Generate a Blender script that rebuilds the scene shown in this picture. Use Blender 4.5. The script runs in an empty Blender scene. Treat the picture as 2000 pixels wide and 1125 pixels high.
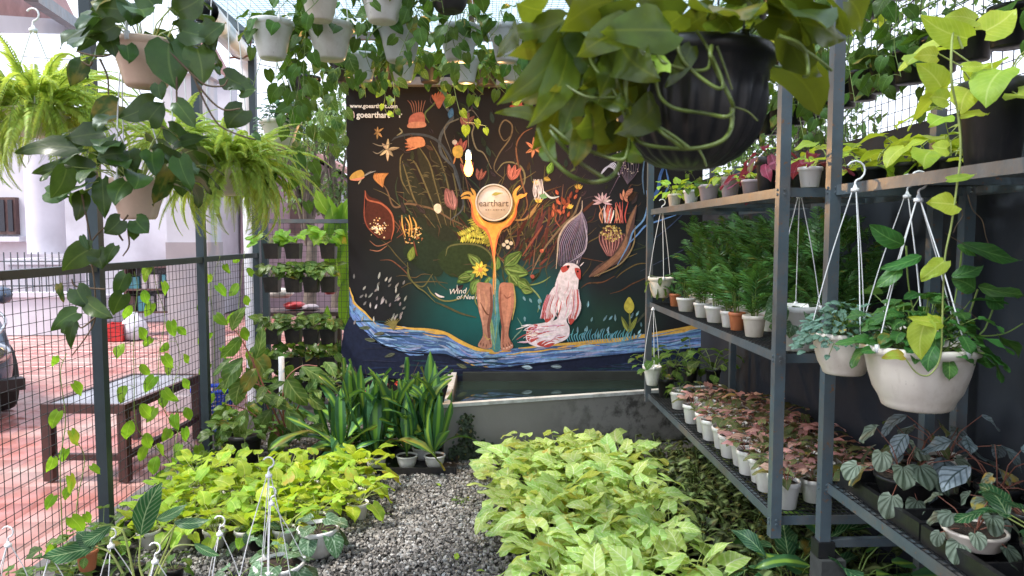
import bpy, math, random
import numpy as np
from mathutils import Vector, Matrix, Euler, noise as mnoise
random.seed(7); rnd = random.Random(11)
R = math.radians
scene = bpy.context.scene
col = scene.collection
# ---------------------------------------------------------------- camera, world, sun, exposure
CAMH = 1.6
F = 1430.0
cam_d = bpy.data.cameras.new('camera'); cam = bpy.data.objects.new('camera', cam_d); col.objects.link(cam)
cam.location = (0, 0, CAMH); cam.rotation_euler = (R(86.0), 0, R(-2.0))
cam_d.sensor_width = 36; cam_d.lens = F / 2000 * 36; cam_d.clip_start = .05; cam_d.clip_end = 600
cam_d.dof.use_dof = True; cam_d.dof.focus_distance = 4.6; cam_d.dof.aperture_fstop = 6.5
scene.camera = cam
world = bpy.data.worlds.new("World"); scene.world = world; world.use_nodes = True
wn = world.node_tree; wn.nodes.clear()
sky = wn.nodes.new('ShaderNodeTexSky'); sky.sky_type = 'NISHITA'; sky.sun_disc = False
sky.sun_elevation = R(58); sky.sun_rotation = R(250); sky.dust_density = 4.0; sky.air_density = 1.0
mixw = wn.nodes.new('ShaderNodeMixRGB'); mixw.inputs[0].default_value = .62
mixw.inputs[2].default_value = (9.3, 9.8, 11.2, 1)          # thin bright cloud veil over the blue
bg = wn.nodes.new('ShaderNodeBackground'); bg.inputs[1].default_value = .1
wo = wn.nodes.new('ShaderNodeOutputWorld')
wn.links.new(sky.outputs[0], mixw.inputs[1]); wn.links.new(mixw.outputs[0], bg.inputs[0]); wn.links.new(bg.outputs[0], wo.inputs[0])
sun_d = bpy.data.lights.new('sun', 'SUN'); sun_d.energy = 2.3; sun_d.angle = R(8); sun_d.color = (1, .96, .9)
sun = bpy.data.objects.new('sun', sun_d); col.objects.link(sun)
_az, _el = R(250), R(58)      # light comes from the upper left, a little behind the camera
sun.rotation_euler = Vector((-math.sin(_az) * math.cos(_el), -math.cos(_az) * math.cos(_el), -math.sin(_el))).to_track_quat('-Z', 'Y').to_euler()
vs = scene.view_settings; vs.view_transform = 'Standard'; vs.look = 'None'; vs.gamma = 1; vs.use_curve_mapping = False
vs.exposure = 1.3
scene.cycles.max_bounces = 8; scene.cycles.transparent_max_bounces = 24; scene.cycles.transmission_bounces = 6
scene.cycles.sample_clamp_indirect = 6

# ---------------------------------------------------------------- pixel -> place (real depth is always given)
_rot = cam.rotation_euler.to_matrix()
def ray(px, py): return _rot @ Vector(((px - 1000) / F, -(py - 562.5) / F, -1))
def P(px, py, Y):
    d = ray(px, py); return Vector((d.x * Y / d.y, Y, CAMH + d.z * Y / d.y))
def PXp(px, py, X):
    d = ray(px, py); k = X / d.x; return Vector((X, d.y * k, CAMH + d.z * k))
def mpp(Y): return Y / F        # metres per photo pixel at depth Y

# ---------------------------------------------------------------- geometry collector (quads only)
def srgb(r, g, b):
    return tuple(((c / 255) / 12.92 if c / 255 <= .04045 else (((c / 255) + .055) / 1.055) ** 2.4) for c in (r, g, b))
class G:
    def __init__(s): s.V = []; s.Fq = []; s.UV = []; s.n = 0
    def add(s, V, Fq, UV=None):
        V = np.asarray(V, float).reshape(-1, 3); Fq = np.asarray(Fq, int).reshape(-1, 4)
        s.V.append(V); s.Fq.append(Fq + s.n); s.n += len(V)
        s.UV.append(np.asarray(UV, float).reshape(-1, 2) if UV is not None else np.full((len(V), 2), .5))
    def addm(s, tpl, M):
        V, Fq, UV = tpl; A = np.array(M.to_3x3()); s.add(V @ A.T + np.array(M.translation), Fq, UV)
    def box(s, a, b, M=None):
        (x0, y0, z0), (x1, y1, z1) = a, b
        V = np.array([(x0,y0,z0),(x1,y0,z0),(x1,y1,z0),(x0,y1,z0),(x0,y0,z1),(x1,y0,z1),(x1,y1,z1),(x0,y1,z1)], float)
        if M is not None: V = V @ np.array(M.to_3x3()).T + np.array(M.translation)
        s.add(V, [(0,3,2,1),(4,5,6,7),(0,1,5,4),(1,2,6,5),(2,3,7,6),(3,0,4,7)])
    def bar(s, p, q, w, h=None, up=(0, 0, 1)):
        p = Vector(p); q = Vector(q); h = h or w; d = (q - p); L = d.length; d.normalize()
        x = d.cross(Vector(up))
        if x.length < 1e-4: x = d.cross(Vector((0, 1, 0)))
        x.normalize(); z = x.cross(d)
        M = Matrix((x, d, z)).transposed().to_4x4(); M.translation = p
        s.box((-w/2, 0, -h/2), (w/2, L, h/2), M)
    def tube(s, pts, r0, r1=None, n=5, cap=True):
        pts = [Vector(p) for p in pts]; m = len(pts); r1 = r0 if r1 is None else r1
        V = []; up = Vector((.3, .5, .81)); X = None
        for i, p in enumerate(pts):
            t = (pts[min(i+1, m-1)] - pts[max(i-1, 0)])
            if t.length < 1e-9: t = Vector((0, 0, 1))
            t.normalize()
            X = (X - t * X.dot(t)) if X is not None else t.orthogonal()
            if X.length < 1e-6: X = t.orthogonal()
            X.normalize(); Yv = t.cross(X); r = r0 + (r1 - r0) * i / max(m-1, 1)
            for k in range(n):
                a = 2 * math.pi * k / n; V.append(p + X * (r * math.cos(a)) + Yv * (r * math.sin(a)))
        Fq = [(i*n+k, i*n+(k+1) % n, (i+1)*n+(k+1) % n, (i+1)*n+k) for i in range(m-1) for k in range(n)]
        s.add([tuple(v) for v in V], Fq, [(.5, .5)] * len(V))
    def lathe(s, prof, n=24, M=None, mod=None, closed_bottom=True):
        V = []
        for (r, z) in prof:
            for k in range(n):
                a = 2 * math.pi * k / n; rr = r * (mod(a, z) if mod else 1)
                V.append((rr * math.cos(a), rr * math.sin(a), z))
        V = np.array(V); m = len(prof)
        if M is not None: V = V @ np.array(M.to_3x3()).T + np.array(M.translation)
        Fq = [(i*n+k, i*n+(k+1) % n, (i+1)*n+(k+1) % n, (i+1)*n+k) for i in range(m-1) for k in range(n)]
        s.add(V, Fq)
    def mesh(s, name, mats, smooth=True):
        me = bpy.data.meshes.new(name)
        if not s.V: return me
        V = np.concatenate(s.V); Fq = np.concatenate(s.Fq); UV = np.concatenate(s.UV)
        me.vertices.add(len(V)); me.vertices.foreach_set('co', V.astype(np.float32).ravel())
        me.loops.add(Fq.size); me.loops.foreach_set('vertex_index', Fq.astype(np.int32).ravel())
        me.polygons.add(len(Fq)); me.polygons.foreach_set('loop_start', np.arange(0, Fq.size, 4, dtype=np.int32))
        uvl = me.uv_layers.new(name='UVMap'); uvl.data.foreach_set('uv', UV[Fq.ravel()].astype(np.float32).ravel())
        me.polygons.foreach_set('use_smooth', np.full(len(Fq), smooth))
        for m in (mats if isinstance(mats, (list, tuple)) else [mats]): me.materials.append(m)
        me.update(calc_edges=True); me.validate()
        return me
    def obj(s, name, mats, parent=None, smooth=False):
        return link(name, s.mesh(name, mats, smooth), parent)
def link(name, data, parent=None, M=None):
    o = bpy.data.objects.new(name, data); col.objects.link(o)
    if parent is not None: o.parent = parent
    if M is not None: o.matrix_basis = M
    return o
def tag(o, label, cat, group=None, kind=None):
    if label: o['label'] = label
    if cat: o['category'] = cat
    if group: o['group'] = group
    if kind: o['kind'] = kind
    return o
def thing(name, label, cat, loc=(0, 0, 0), rz=0, group=None):
    o = bpy.data.objects.new(name, None); col.objects.link(o); o.location = loc; o.rotation_euler = (0, 0, rz)
    o.empty_display_size = .1
    return tag(o, label, cat, group)
def structure(o): o['kind'] = 'structure'; return o
def rel(root, M):      # world matrix -> matrix local to an unrotated empty
    return Matrix.Translation(-Vector(root.location)) @ M
def smooth_path(pts, n=6):
    pts = [Vector(p) for p in pts]
    if len(pts) < 3: return pts
    q = [pts[0] * 2 - pts[1]] + pts + [pts[-1] * 2 - pts[-2]]; out = []
    for i in range(1, len(q) - 2):
        for k in range(n):
            t = k / n; a, b, c, d = q[i-1], q[i], q[i+1], q[i+2]
            out.append(.5 * ((2*b) + (c - a)*t + (2*a - 5*b + 4*c - d)*t*t + (3*b - a - 3*c + d)*t**3))
    out.append(pts[-1]); return out

# ---------------------------------------------------------------- materials
class NT:
    def __init__(s, name):
        s.m = bpy.data.materials.new(name); s.m.use_nodes = True; s.t = s.m.node_tree; s.t.nodes.clear()
        s.out = s.t.nodes.new('ShaderNodeOutputMaterial')
    def n(s, ty, **kw):
        x = s.t.nodes.new(ty)
        for k, v in kw.items():
            if k.startswith('_'): setattr(x, k[1:], v)
            else: x.inputs[int(k[1:]) if k[0] == 'i' and k[1:].isdigit() else k.replace('__', ' ')].default_value = v
        return x
    def l(s, a, b): s.t.links.new(a, b)
    def math(s, op, a, b=None, c=None):
        x = s.t.nodes.new('ShaderNodeMath'); x.operation = op
        for i, v in enumerate((a, b, c)):
            if v is None: continue
            if isinstance(v, (int, float)): x.inputs[i].default_value = v
            else: s.l(v, x.inputs[i])
        return x.outputs[0]
    def mix(s, f, a, b, mode='MIX'):
        x = s.t.nodes.new('ShaderNodeMixRGB'); x.blend_type = mode
        for i, v in enumerate((f, a, b)):
            if isinstance(v, (int, float)): x.inputs[i].default_value = v
            elif isinstance(v, tuple): x.inputs[i].default_value = (*v[:3], 1)
            else: s.l(v, x.inputs[i])
        return x.outputs[0]
    def noise(s, scale, detail=3, coord=None, rough=.55):
        x = s.n('ShaderNodeTexNoise', Scale=scale, Detail=detail, Roughness=rough)
        if coord is not None: s.l(coord, x.inputs['Vector'])
        return x
    def ramp(s, f, p0, p1):
        x = s.n('ShaderNodeMapRange'); x.inputs[1].default_value = p0; x.inputs[2].default_value = p1; s.l(f, x.inputs[0]); return x.outputs[0]
    def bump(s, h, strength=.3, dist=.01):
        b = s.n('ShaderNodeBump', Strength=strength, Distance=dist); s.l(h, b.inputs['Height']); return b.outputs[0]
def mat(name, c, rough=.6, metal=0, var=.15, scale=8, bump=0, bscale=40, dirt=None, dirt_amt=.5, spec=.5, trans=0, coord='Object', streak=None, chips=None):
    t = NT(name); tc = t.n('ShaderNodeTexCoord'); co = tc.outputs[coord]
    nz = t.noise(scale, 5, co)
    c2 = tuple(x * (1 - var * 1.6) for x in c); c1 = tuple(min(1, x * (1 + var)) for x in c)
    cc = t.mix(t.ramp(nz.outputs[0], .3, .7), c2, c1)
    if dirt:
        nd = t.noise(scale * .45, 6, co, .65); cc = t.mix(t.math('MULTIPLY', t.ramp(nd.outputs[0], .5, .68), dirt_amt), cc, dirt)
    if streak:      # dried soil splashes and water runs
        oi = t.n('ShaderNodeObjectInfo'); mp = t.n('ShaderNodeMapping'); mp.inputs['Scale'].default_value = (1, 1, .22); of = t.n('ShaderNodeCombineXYZ'); t.l(t.math('MULTIPLY', oi.outputs['Random'], 9), of.inputs[0]); t.l(of.outputs[0], mp.inputs['Location']); t.l(co, mp.inputs['Vector'])
        ns = t.noise(42, 5, mp.outputs[0], .6); cc = t.mix(t.math('MULTIPLY', t.ramp(ns.outputs[0], .56, .75), .22), cc, streak)
        n3 = t.noise(130, 3, mp.outputs[0], .6); cc = t.mix(t.math('MULTIPLY', t.ramp(n3.outputs[0], .68, .74), .5), cc, tuple(x * .5 for x in streak))
    if chips:
        n4 = t.noise(38, 6, co, .7); cc = t.mix(t.ramp(n4.outputs[0], .61, .65), cc, chips); n5 = t.noise(3.3, 6, co, .7); cc = t.mix(t.math('MULTIPLY', t.ramp(n5.outputs[0], .5, .75), .35), cc, tuple(x * .7 + .02 for x in chips))
    p = t.n('ShaderNodeBsdfPrincipled', Metallic=metal); p.inputs['Specular IOR Level'].default_value = spec
    t.l(cc, p.inputs['Base Color'])
    nr = t.noise(scale * 2.3, 4, co); t.l(t.math('ADD', t.math('MULTIPLY', nr.outputs[0], .22), rough - .11), p.inputs['Roughness'])
    if bump:
        nb = t.noise(bscale, 5, co); t.l(t.bump(nb.outputs[0], bump, .01), p.inputs['Normal'])
    sh = p.outputs[0]
    if trans:
        tr = t.n('ShaderNodeBsdfTranslucent'); t.l(cc, tr.inputs[0]); mx = t.n('ShaderNodeMixShader', i0=trans)
        t.l(sh, mx.inputs[1]); t.l(tr.outputs[0], mx.inputs[2]); sh = mx.outputs[0]
    t.l(sh, t.out.inputs[0]); return t.m
def leaf_mat(name, c, c2=None, vein=None, vein_w=.03, lat=9, lat_amt=.35, varieg=None, var_lo=.56, trans=.3, rough=.42, center=None, dark=None, huev=.04, valv=.35, palm=False, spec=.32, tcol=None):
    """c body colour, c2 second tone, vein colour, centre band, blotches"""
    t = NT(name); tc = t.n('ShaderNodeTexCoord'); uv = t.n('ShaderNodeSeparateXYZ'); t.l(tc.outputs['UV'], uv.inputs[0])
    u, v = uv.outputs[0], uv.outputs[1]
    au = t.math('MULTIPLY', t.math('ABSOLUTE', t.math('SUBTRACT', u, .5)), 2)
    oi = t.n('ShaderNodeObjectInfo'); ge = t.n('ShaderNodeNewGeometry')
    rn = t.math('FRACT', t.math('ADD', oi.outputs['Random'], t.math('MULTIPLY', ge.outputs['Random Per Island'], 3.17)))
    rn2 = t.math('FRACT', t.math('MULTIPLY', rn, 13.7))
    off = t.n('ShaderNodeCombineXYZ'); t.l(t.math('MULTIPLY', rn, 37), off.inputs[0]); t.l(t.math('MULTIPLY', rn, 17), off.inputs[1])
    ad = t.n('ShaderNodeVectorMath', _operation='ADD'); t.l(tc.outputs['UV'], ad.inputs[0]); t.l(off.outputs[0], ad.inputs[1])
    nz = t.noise(3.5, 4, ad.outputs[0])
    base = t.mix(t.ramp(nz.outputs[0], .35, .68), c, c2 or tuple(x * .7 for x in c))
    if varieg:
        nv = t.noise(5.5, 5, ad.outputs[0], .62); base = t.mix(t.ramp(nv.outputs[0], var_lo, var_lo + .07), base, varieg)
    if center: base = t.mix(t.math('SUBTRACT', 1, t.ramp(au, .18, .42)), base, center)
    # lateral veins
    if palm:
        ang = t.math('ARCTAN2', t.math('MULTIPLY', au, .55), t.math('ADD', v, .02)); sv = t.math('SINE', t.math('MULTIPLY', ang, 17))
    else: sv = t.math('SINE', t.math('MULTIPLY', t.math('SUBTRACT', v, t.math('MULTIPLY', au, .32)), lat * 6.283))
    lv = t.math('POWER', t.math('ADD', t.math('MULTIPLY', sv, .5), .5), 6 if not palm else 2.2)
    vc = vein or tuple(min(1, x * 1.7 + .02) for x in c)
    base = t.mix(t.math('MULTIPLY', lv, lat_amt), base, vc)
    base = t.mix(t.math('SUBTRACT', 1, t.ramp(au, vein_w, vein_w * 2.4)), base, vc)
    sp_ = t.noise(26, 2, ad.outputs[0]); base = t.mix(t.math('MULTIPLY', t.ramp(sp_.outputs[0], .72, .76), .7), base, (.16, .1, .04))
    ag = t.noise(2.2, 4, ad.outputs[0]); base = t.mix(t.math('MULTIPLY', t.math('GREATER_THAN', t.math('FRACT', t.math('MULTIPLY', rn, 7.31)), .95), t.ramp(ag.outputs[0], .42, .6)), base, (.42, .3, .05) if c[1] > .2 else (.22, .17, .03))
    hs = t.n('ShaderNodeHueSaturation', Saturation=1.0)
    t.l(t.math('ADD', t.math('MULTIPLY', rn2, huev), .5 - huev * .5), hs.inputs['Hue'])
    t.l(t.math('ADD', t.math('MULTIPLY', rn, valv * 2), 1 - valv), hs.inputs['Value']); t.l(base, hs.inputs['Color'])
    p = t.n('ShaderNodeBsdfPrincipled'); p.inputs['Specular IOR Level'].default_value = spec
    t.l(hs.outputs[0], p.inputs['Base Color']); t.l(t.math('ADD', t.math('MULTIPLY', rn2, .15), rough - .07), p.inputs['Roughness'])
    t.l(t.bump(t.math('ADD', t.math('MULTIPLY', lv, min(1, lat_amt * 2.2)), t.math('MULTIPLY', nz.outputs[0], .6)), .35, .002), p.inputs['Normal'])
    tr = t.n('ShaderNodeBsdfTranslucent'); t.l(t.mix(.6, hs.outputs[0], tcol or tuple(min(1, x * k) for x, k in zip(c, (2.2, 1.9, .8)))), tr.inputs[0])
    mx = t.n('ShaderNodeMixShader', i0=trans); t.l(p.outputs[0], mx.inputs[1]); t.l(tr.outputs[0], mx.inputs[2]); t.l(mx.outputs[0], t.out.inputs[0])
    return t.m
M = {}
M['fence_post'] = mat('dark_slate_paint', (.028, .045, .055), .45, 0, .12, 6, .05, 60, spec=.35)
M['post'] = mat('slate_paint', (.075, .1, .12), .42, 0, .16, 6, .08, 60, dirt=(.2, .13, .085), dirt_amt=.5, chips=(.16, .08, .045))
M['pvc0'] = None; M['wire'] = mat('dark_wire', (.03, .032, .035), .5, .3, .1)
M['white_plastic'] = mat('white_plastic', (.74, .71, .69), .35, 0, .04, 7, .02, 30, dirt=(.34, .27, .19), dirt_amt=.5, streak=(.3, .23, .15))
M['cream_plastic'] = mat('cream_plastic', (.72, .64, .57), .4, 0, .04, 7, .02, 30, dirt=(.34, .25, .17), dirt_amt=.45, streak=(.3, .22, .14))
M['cream_warm_lit_plastic'] = mat('cream_warm_lit_plastic', (.74, .54, .42), .4, 0, .05, 7, .02, 30, dirt=(.4, .26, .17), dirt_amt=.4)  # cream pots with warm reflected light put into the base colour
M['frosty_plastic'] = mat('frosty_plastic', (.66, .68, .7), .4, 0, .05, 7, trans=.35)
M['black_plastic'] = mat('black_plastic', (.012, .012, .014), .38, 0, .2, 9, .05, 80, dirt=(.06, .05, .04), dirt_amt=.35, streak=(.09, .075, .06))
M['orange_plastic'] = mat('terracotta_plastic', (.5, .16, .07), .45, 0, .08, 9, dirt=(.25, .12, .08))
M['mauve_plastic'] = mat('mauve_plastic', (.42, .34, .36), .4, 0, .06, 9)
M['soil'] = mat('soil', (.035, .022, .014), .95, 0, .5, 60, .8, 120)
M['hanger'] = mat('hanger_plastic', (.82, .81, .83), .35, 0, .03)
M['stem'] = mat('green_stem', (.16, .24, .05), .5, 0, .25, 12)
M['stem_y'] = mat('pale_stem', (.36, .42, .12), .5, 0, .25, 12)
M['stem_red'] = mat('reddish_stem', (.25, .09, .06), .5, 0, .25, 12)
M['stem_brown'] = mat('brown_stem', (.12, .075, .04), .7, 0, .3, 14)
L_ = {}
L_['pothos'] = leaf_mat('pothos_leaf', (.065, .14, .016), (.038, .085, .012), vein=(.12, .22, .05), lat_amt=.25, varieg=(.33, .42, .08), var_lo=.66)
L_['pothos_dark'] = leaf_mat('dark_pothos_leaf', (.045, .092, .014), (.028, .062, .01), vein=(.09, .14, .028), lat_amt=.04, varieg=(.3, .34, .05), var_lo=.69, trans=.25, spec=.42, rough=.34)
L_['pothos_warm'] = leaf_mat('olive_pothos_leaf', (.075, .115, .01), (.045, .075, .008), vein=(.13, .16, .015), lat_amt=.03, varieg=(.34, .3, .02), var_lo=.67, trans=.42, tcol=(.34, .36, .02), rough=.3, spec=.5, valv=.45)
L_['lime'] = leaf_mat('lime_leaf', (.42, .52, .06), (.3, .42, .04), vein=(.55, .62, .14), lat_amt=.25, trans=.35, huev=.05, valv=.25)
L_['golden'] = leaf_mat('golden_leaf', (.36, .5, .045), (.2, .35, .03), vein=(.52, .6, .12), lat_amt=.2, trans=.35, huev=.05, valv=.28)
L_['arrow'] = leaf_mat('pale_arrowhead_leaf', (.5, .65, .2), (.27, .46, .09), vein=(.72, .78, .48), lat_amt=.5, lat=6, trans=.36, huev=.05, valv=.26)
L_['dusk'] = leaf_mat('variegated_dark_leaf', (.065, .09, .028), (.03, .045, .015), vein=(.2, .24, .08), lat_amt=.25, center=(.2, .26, .1), trans=.15, valv=.5)
L_['pinkgreen'] = leaf_mat('dusky_green_arrowhead_leaf', (.09, .15, .045), (.14, .12, .06), vein=(.3, .2, .12), lat_amt=.25, trans=.2, valv=.4)
L_['pink'] = leaf_mat('pink_arrowhead_leaf', (.52, .26, .24), (.3, .17, .13), vein=(.62, .4, .36), lat_amt=.3, trans=.2, huev=.06, valv=.45)
L_['palm'] = leaf_mat('palm_leaflet', (.085, .2, .05), (.045, .12, .03), vein=(.08, .15, .05), lat_amt=0, trans=.2, rough=.3, valv=.5)
L_['fern'] = leaf_mat('fern_pinna', (.4, .52, .13), (.28, .4, .08), vein=(.3, .42, .12), lat_amt=0, trans=.4, valv=.35, rough=.5)
L_['dracaena'] = leaf_mat('striped_strap_leaf', (.05, .14, .05), (.03, .095, .04), vein=(.22, .34, .07), lat_amt=0, center=(.2, .36, .05), vein_w=.01, trans=.2, rough=.3, valv=.3)
L_['philo'] = leaf_mat('philodendron_leaf', (.08, .16, .03), (.05, .1, .02), vein=(.25, .33, .1), lat_amt=.4, lat=5, trans=.4, valv=.4)
L_['grey'] = leaf_mat('silvery_leaf', (.13, .24, .18), (.08, .15, .11), vein=(.3, .42, .36), lat_amt=.3, trans=.15, valv=.35)
L_['monstera'] = leaf_mat('swiss_cheese_leaf', (.05, .16, .03), (.035, .1, .025), vein=(.14, .28, .07), lat_amt=.3, lat=6, trans=.25)
L_['peperomia'] = leaf_mat('peperomia_leaf', (.22, .27, .21), (.14, .18, .13), vein=(.035, .055, .035), lat_amt=.85, palm=True, vein_w=.03, trans=.12, valv=.35, rough=.45)
L_['begonia'] = leaf_mat('silver_begonia_leaf', (.26, .31, .33), (.13, .17, .19), vein=(.03, .05, .05), lat_amt=.85, lat=5, vein_w=.04, trans=.1, valv=.35)
L_['maroon'] = leaf_mat('maroon_leaf', (.25, .04, .09), (.14, .025, .05), vein=(.45, .12, .2), lat_amt=.2, trans=.3)
L_['scind'] = leaf_mat('silver_marbled_leaf', (.08, .17, .08), (.05, .11, .05), vein=(.3, .42, .28), lat_amt=.45, lat=7, varieg=(.36, .46, .34), var_lo=.57, trans=.2)
L_['aglo'] = leaf_mat('veined_green_leaf', (.03, .11, .04), (.02, .07, .03), vein=(.3, .42, .2), lat_amt=.45, lat=9, vein_w=.025, trans=.2, rough=.3)
L_['climber'] = leaf_mat('bright_climber_leaf', (.17, .36, .03), (.11, .26, .02), vein=(.3, .46, .08), lat_amt=.2, trans=.5, valv=.3)
L_['banana'] = leaf_mat('bright_banana_leaf', (.15, .32, .03), (.11, .24, .02), vein=(.4, .55, .12), lat_amt=.35, lat=22, trans=.5, valv=.2)

# ---------------------------------------------------------------- leaf shapes
SH = {
 'heart':  ([0,.08,.22,.42,.62,.8,.93,1], [.42,.8,1,.95,.74,.44,.16,.015], .22),
 'arrow':  ([0,.08,.2,.4,.6,.8,.93,1],   [.5,.85,.86,.78,.6,.33,.12,.015], .5),
 'ovate':  ([0,.1,.25,.45,.65,.82,.94,1],[.12,.55,.88,1,.86,.52,.2,.02], .03),
 'round':  ([0,.08,.22,.45,.68,.85,.95,1],[.4,.8,1,1.02,.88,.58,.3,.04], .16),
 'lance':  ([0,.1,.25,.45,.65,.82,.94,1],[.1,.45,.8,1,.88,.55,.22,.02], 0),
 'strap':  ([0,.12,.28,.45,.62,.78,.92,1],[.28,.42,.7,.95,1,.82,.4,.02], 0),
 'pinna':  ([0,.4,.8,1], [.6,1,.6,.08], 0),
}
def leaf_tpl(shape, W=.75, bend=.6, fold=.18, wav=.04, twist=0, side=.0, rows=None, cols=4, seed=0):
    rr = random.Random(seed * 77 + 5); ts, ws, back = SH[shape]
    if rows: T = [i / (rows) for i in range(rows + 1)]
    else: T = ts
    ph = rr.random() * 6; V = []; UV = []; yz = []; y = z = 0; pt = 0
    for t in T:
        # integrate the bend along the midrib
        st = 6
        for k in range(st):
            tt = pt + (t - pt) * (k + .5) / st; a = bend * tt; y += math.cos(a) * (t - pt) / st; z -= math.sin(a) * (t - pt) / st
        pt = t; yz.append((y, z, bend * t))
    for t, (y, z, a) in zip(T, yz):
        w = float(np.interp(t, ts, ws)) * W / 2
        for j in range(cols + 1):
            s_ = -1 + 2 * j / cols; x = s_ * w
            h = fold * abs(x) + wav * math.sin(t * 9 + ph + (2 if s_ > 0 else 0)) * abs(s_) ** 2 - .5 * fold * abs(s_) ** 3 * w
            yb = -back * abs(s_) ** 1.6 * max(0, 1 - t * 2.2) ** 1.5 * W * .9
            xx = x + side * math.sin(t * 3.1) * .3
            if twist: c, s2 = math.cos(twist * t), math.sin(twist * t); xx, h = xx * c - h * s2, xx * s2 + h * c
            V.append((xx, y + yb * math.cos(a) + h * math.sin(a), z - yb * math.sin(a) * .3 + h * math.cos(a)))
            UV.append((.5 + .5 * s_ * (w / (W / 2) * .6 + .4), t))
    n = cols + 1; Fq = [(i*n+j, i*n+j+1, (i+1)*n+j+1, (i+1)*n+j) for i in range(len(T)-1) for j in range(cols)]
    return np.array(V), np.array(Fq), np.array(UV)
_mc = {}
def leaf_mesh(shape, mk, v, **kw):
    key = (shape, mk, v, tuple(sorted(kw.items())))
    if key not in _mc:
        rr = random.Random(hash((shape, v)) % 1000 if False else v * 31 + len(shape))
        k = dict(W=.75, bend=.35 + .5 * rr.random(), fold=.1 + .2 * rr.random(), wav=.025 + .055 * rr.random(), side=rr.uniform(-.25, .25), seed=v, twist=rr.uniform(-.55, .55)); k.update(kw)
        g = G(); g.add(*leaf_tpl(shape, **k)); _mc[key] = g.mesh(mk + '_leaf', L_[mk], True)
    return _mc[key]
def leaf_M(p, d, size, nrm=None, roll=0.0):
    d = Vector(d).normalized(); nrm = Vector(nrm) if nrm is not None else Vector((0, 0, 1))
    x = d.cross(nrm)
    if x.length < 1e-3: x = d.cross(Vector((0, 1, .01)))
    x.normalize(); z = x.cross(d); m = Matrix((x, d, z)).transposed()
    if roll: m = m @ Matrix.Rotation(roll, 3, 'Y')
    m = (m * size).to_4x4(); m.translation = Vector(p); return m

# ---------------------------------------------------------------- pots
POT = {  # (outer profile bottom->top, inner lip depth)
 'nursery': [(.0,0),(.66,0),(.7,.02),(.9,.78),(.93,.8),(1,.82),(1,.98),(.97,1),(.9,1),(.88,.86),(.84,.80)],
 'square':  [(.0,0),(.74,0),(.78,.02),(.93,.86),(1,.87),(1,1),(.93,1),(.9,.84)],
 'bowl':    [(.0,0),(.5,0),(.56,.02),(.6,.05),(.66,.1),(.78,.3),(.87,.55),(.925,.82),(.93,.84),(1,.86),(1.0,.97),(.97,1),(.91,1),(.88,.84),(.8,.8)],
 'footed':  [(.0,0),(.55,0),(.6,.03),(.63,.1),(.66,.16),(.76,.3),(.85,.55),(.92,.84),(.93,.86),(1,.88),(1.0,.97),(.97,1),(.91,1),(.88,.86),(.8,.82)],
 'taper':   [(.0,0),(.52,0),(.56,.03),(.6,.08),(.8,.6),(.93,.82),(.94,.84),(1,.86),(1.0,.97),(.97,1),(.9,1),(.87,.85),(.8,.82)],
 'basin':  [(.0,0),(.22,.0),(.42,.03),(.6,.1),(.74,.2),(.84,.32),(.9,.46),(.925,.6),(.935,.72),(.95,.735),(.95,.82),(.97,.835),(.97,.86),(1.03,.88),(1.04,.97),(1.0,1),(.93,1),(.9,.84),(.8,.8)],
 'dish':    [(.0,0),(.75,0),(.8,.05),(.95,.8),(1,.85),(1,.98),(.96,1),(.9,1),(.86,.8)],
}
_pc = {}
def pot_mesh(style, r, h, mk, n=24, ribs=0):
    key = (style, round(r, 4), round(h, 4), mk, ribs)
    if key not in _pc:
        g = G(); mod = None
        if ribs: mod = lambda a, z: 1 + (.034 * math.cos(ribs * a) if z < h * .66 else 0)
        prof = [(a * r, b * h) for a, b in POT[style]]
        extra = []
        if style in ('bowl', 'footed', 'taper') and not ribs:       # raised hoop lines
            pass
        g.lathe(prof, n if not ribs else ribs * 5, mod=mod)
        me = g.mesh(mk + '_pot', M[mk], True)
        s = G(); rr = r * .9; zz = h * .86
        N = 16; V = [(0, 0, zz + .1 * rr)] + [(rr * k * math.cos(2*math.pi*i/N), rr * k * math.sin(2*math.pi*i/N), zz + .06 * rr * (1.5-k) + .02 * rr * math.sin(i * 2.3 + k * 5)) for k in (.5, 1) for i in range(N)]
        Fq = [(0, 1 + i, 1 + (i+1) % N, 1 + (i+1) % N) for i in range(N)]
        Fq = [(1 + i, 1 + N + i, 1 + N + (i+1) % N, 1 + (i+1) % N) for i in range(N)]
        s.add(V, Fq); s.lathe([(.0001, zz + .09 * rr), (rr * .5, zz + .06 * rr)], N)
        _pc[key] = (me, s.mesh('soil', M['soil'], True))
    return _pc[key]
def add_pot(root, style, r, h, mk, ribs=0, soil=True, rz=0):
    a, b = pot_mesh(style, r, h, mk, ribs=ribs); Mz = Matrix.Rotation(rz, 4, 'Z')
    o = link('pot', a, root, Mz)
    if soil: link('soil', b, root, Mz)
    return o

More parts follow.
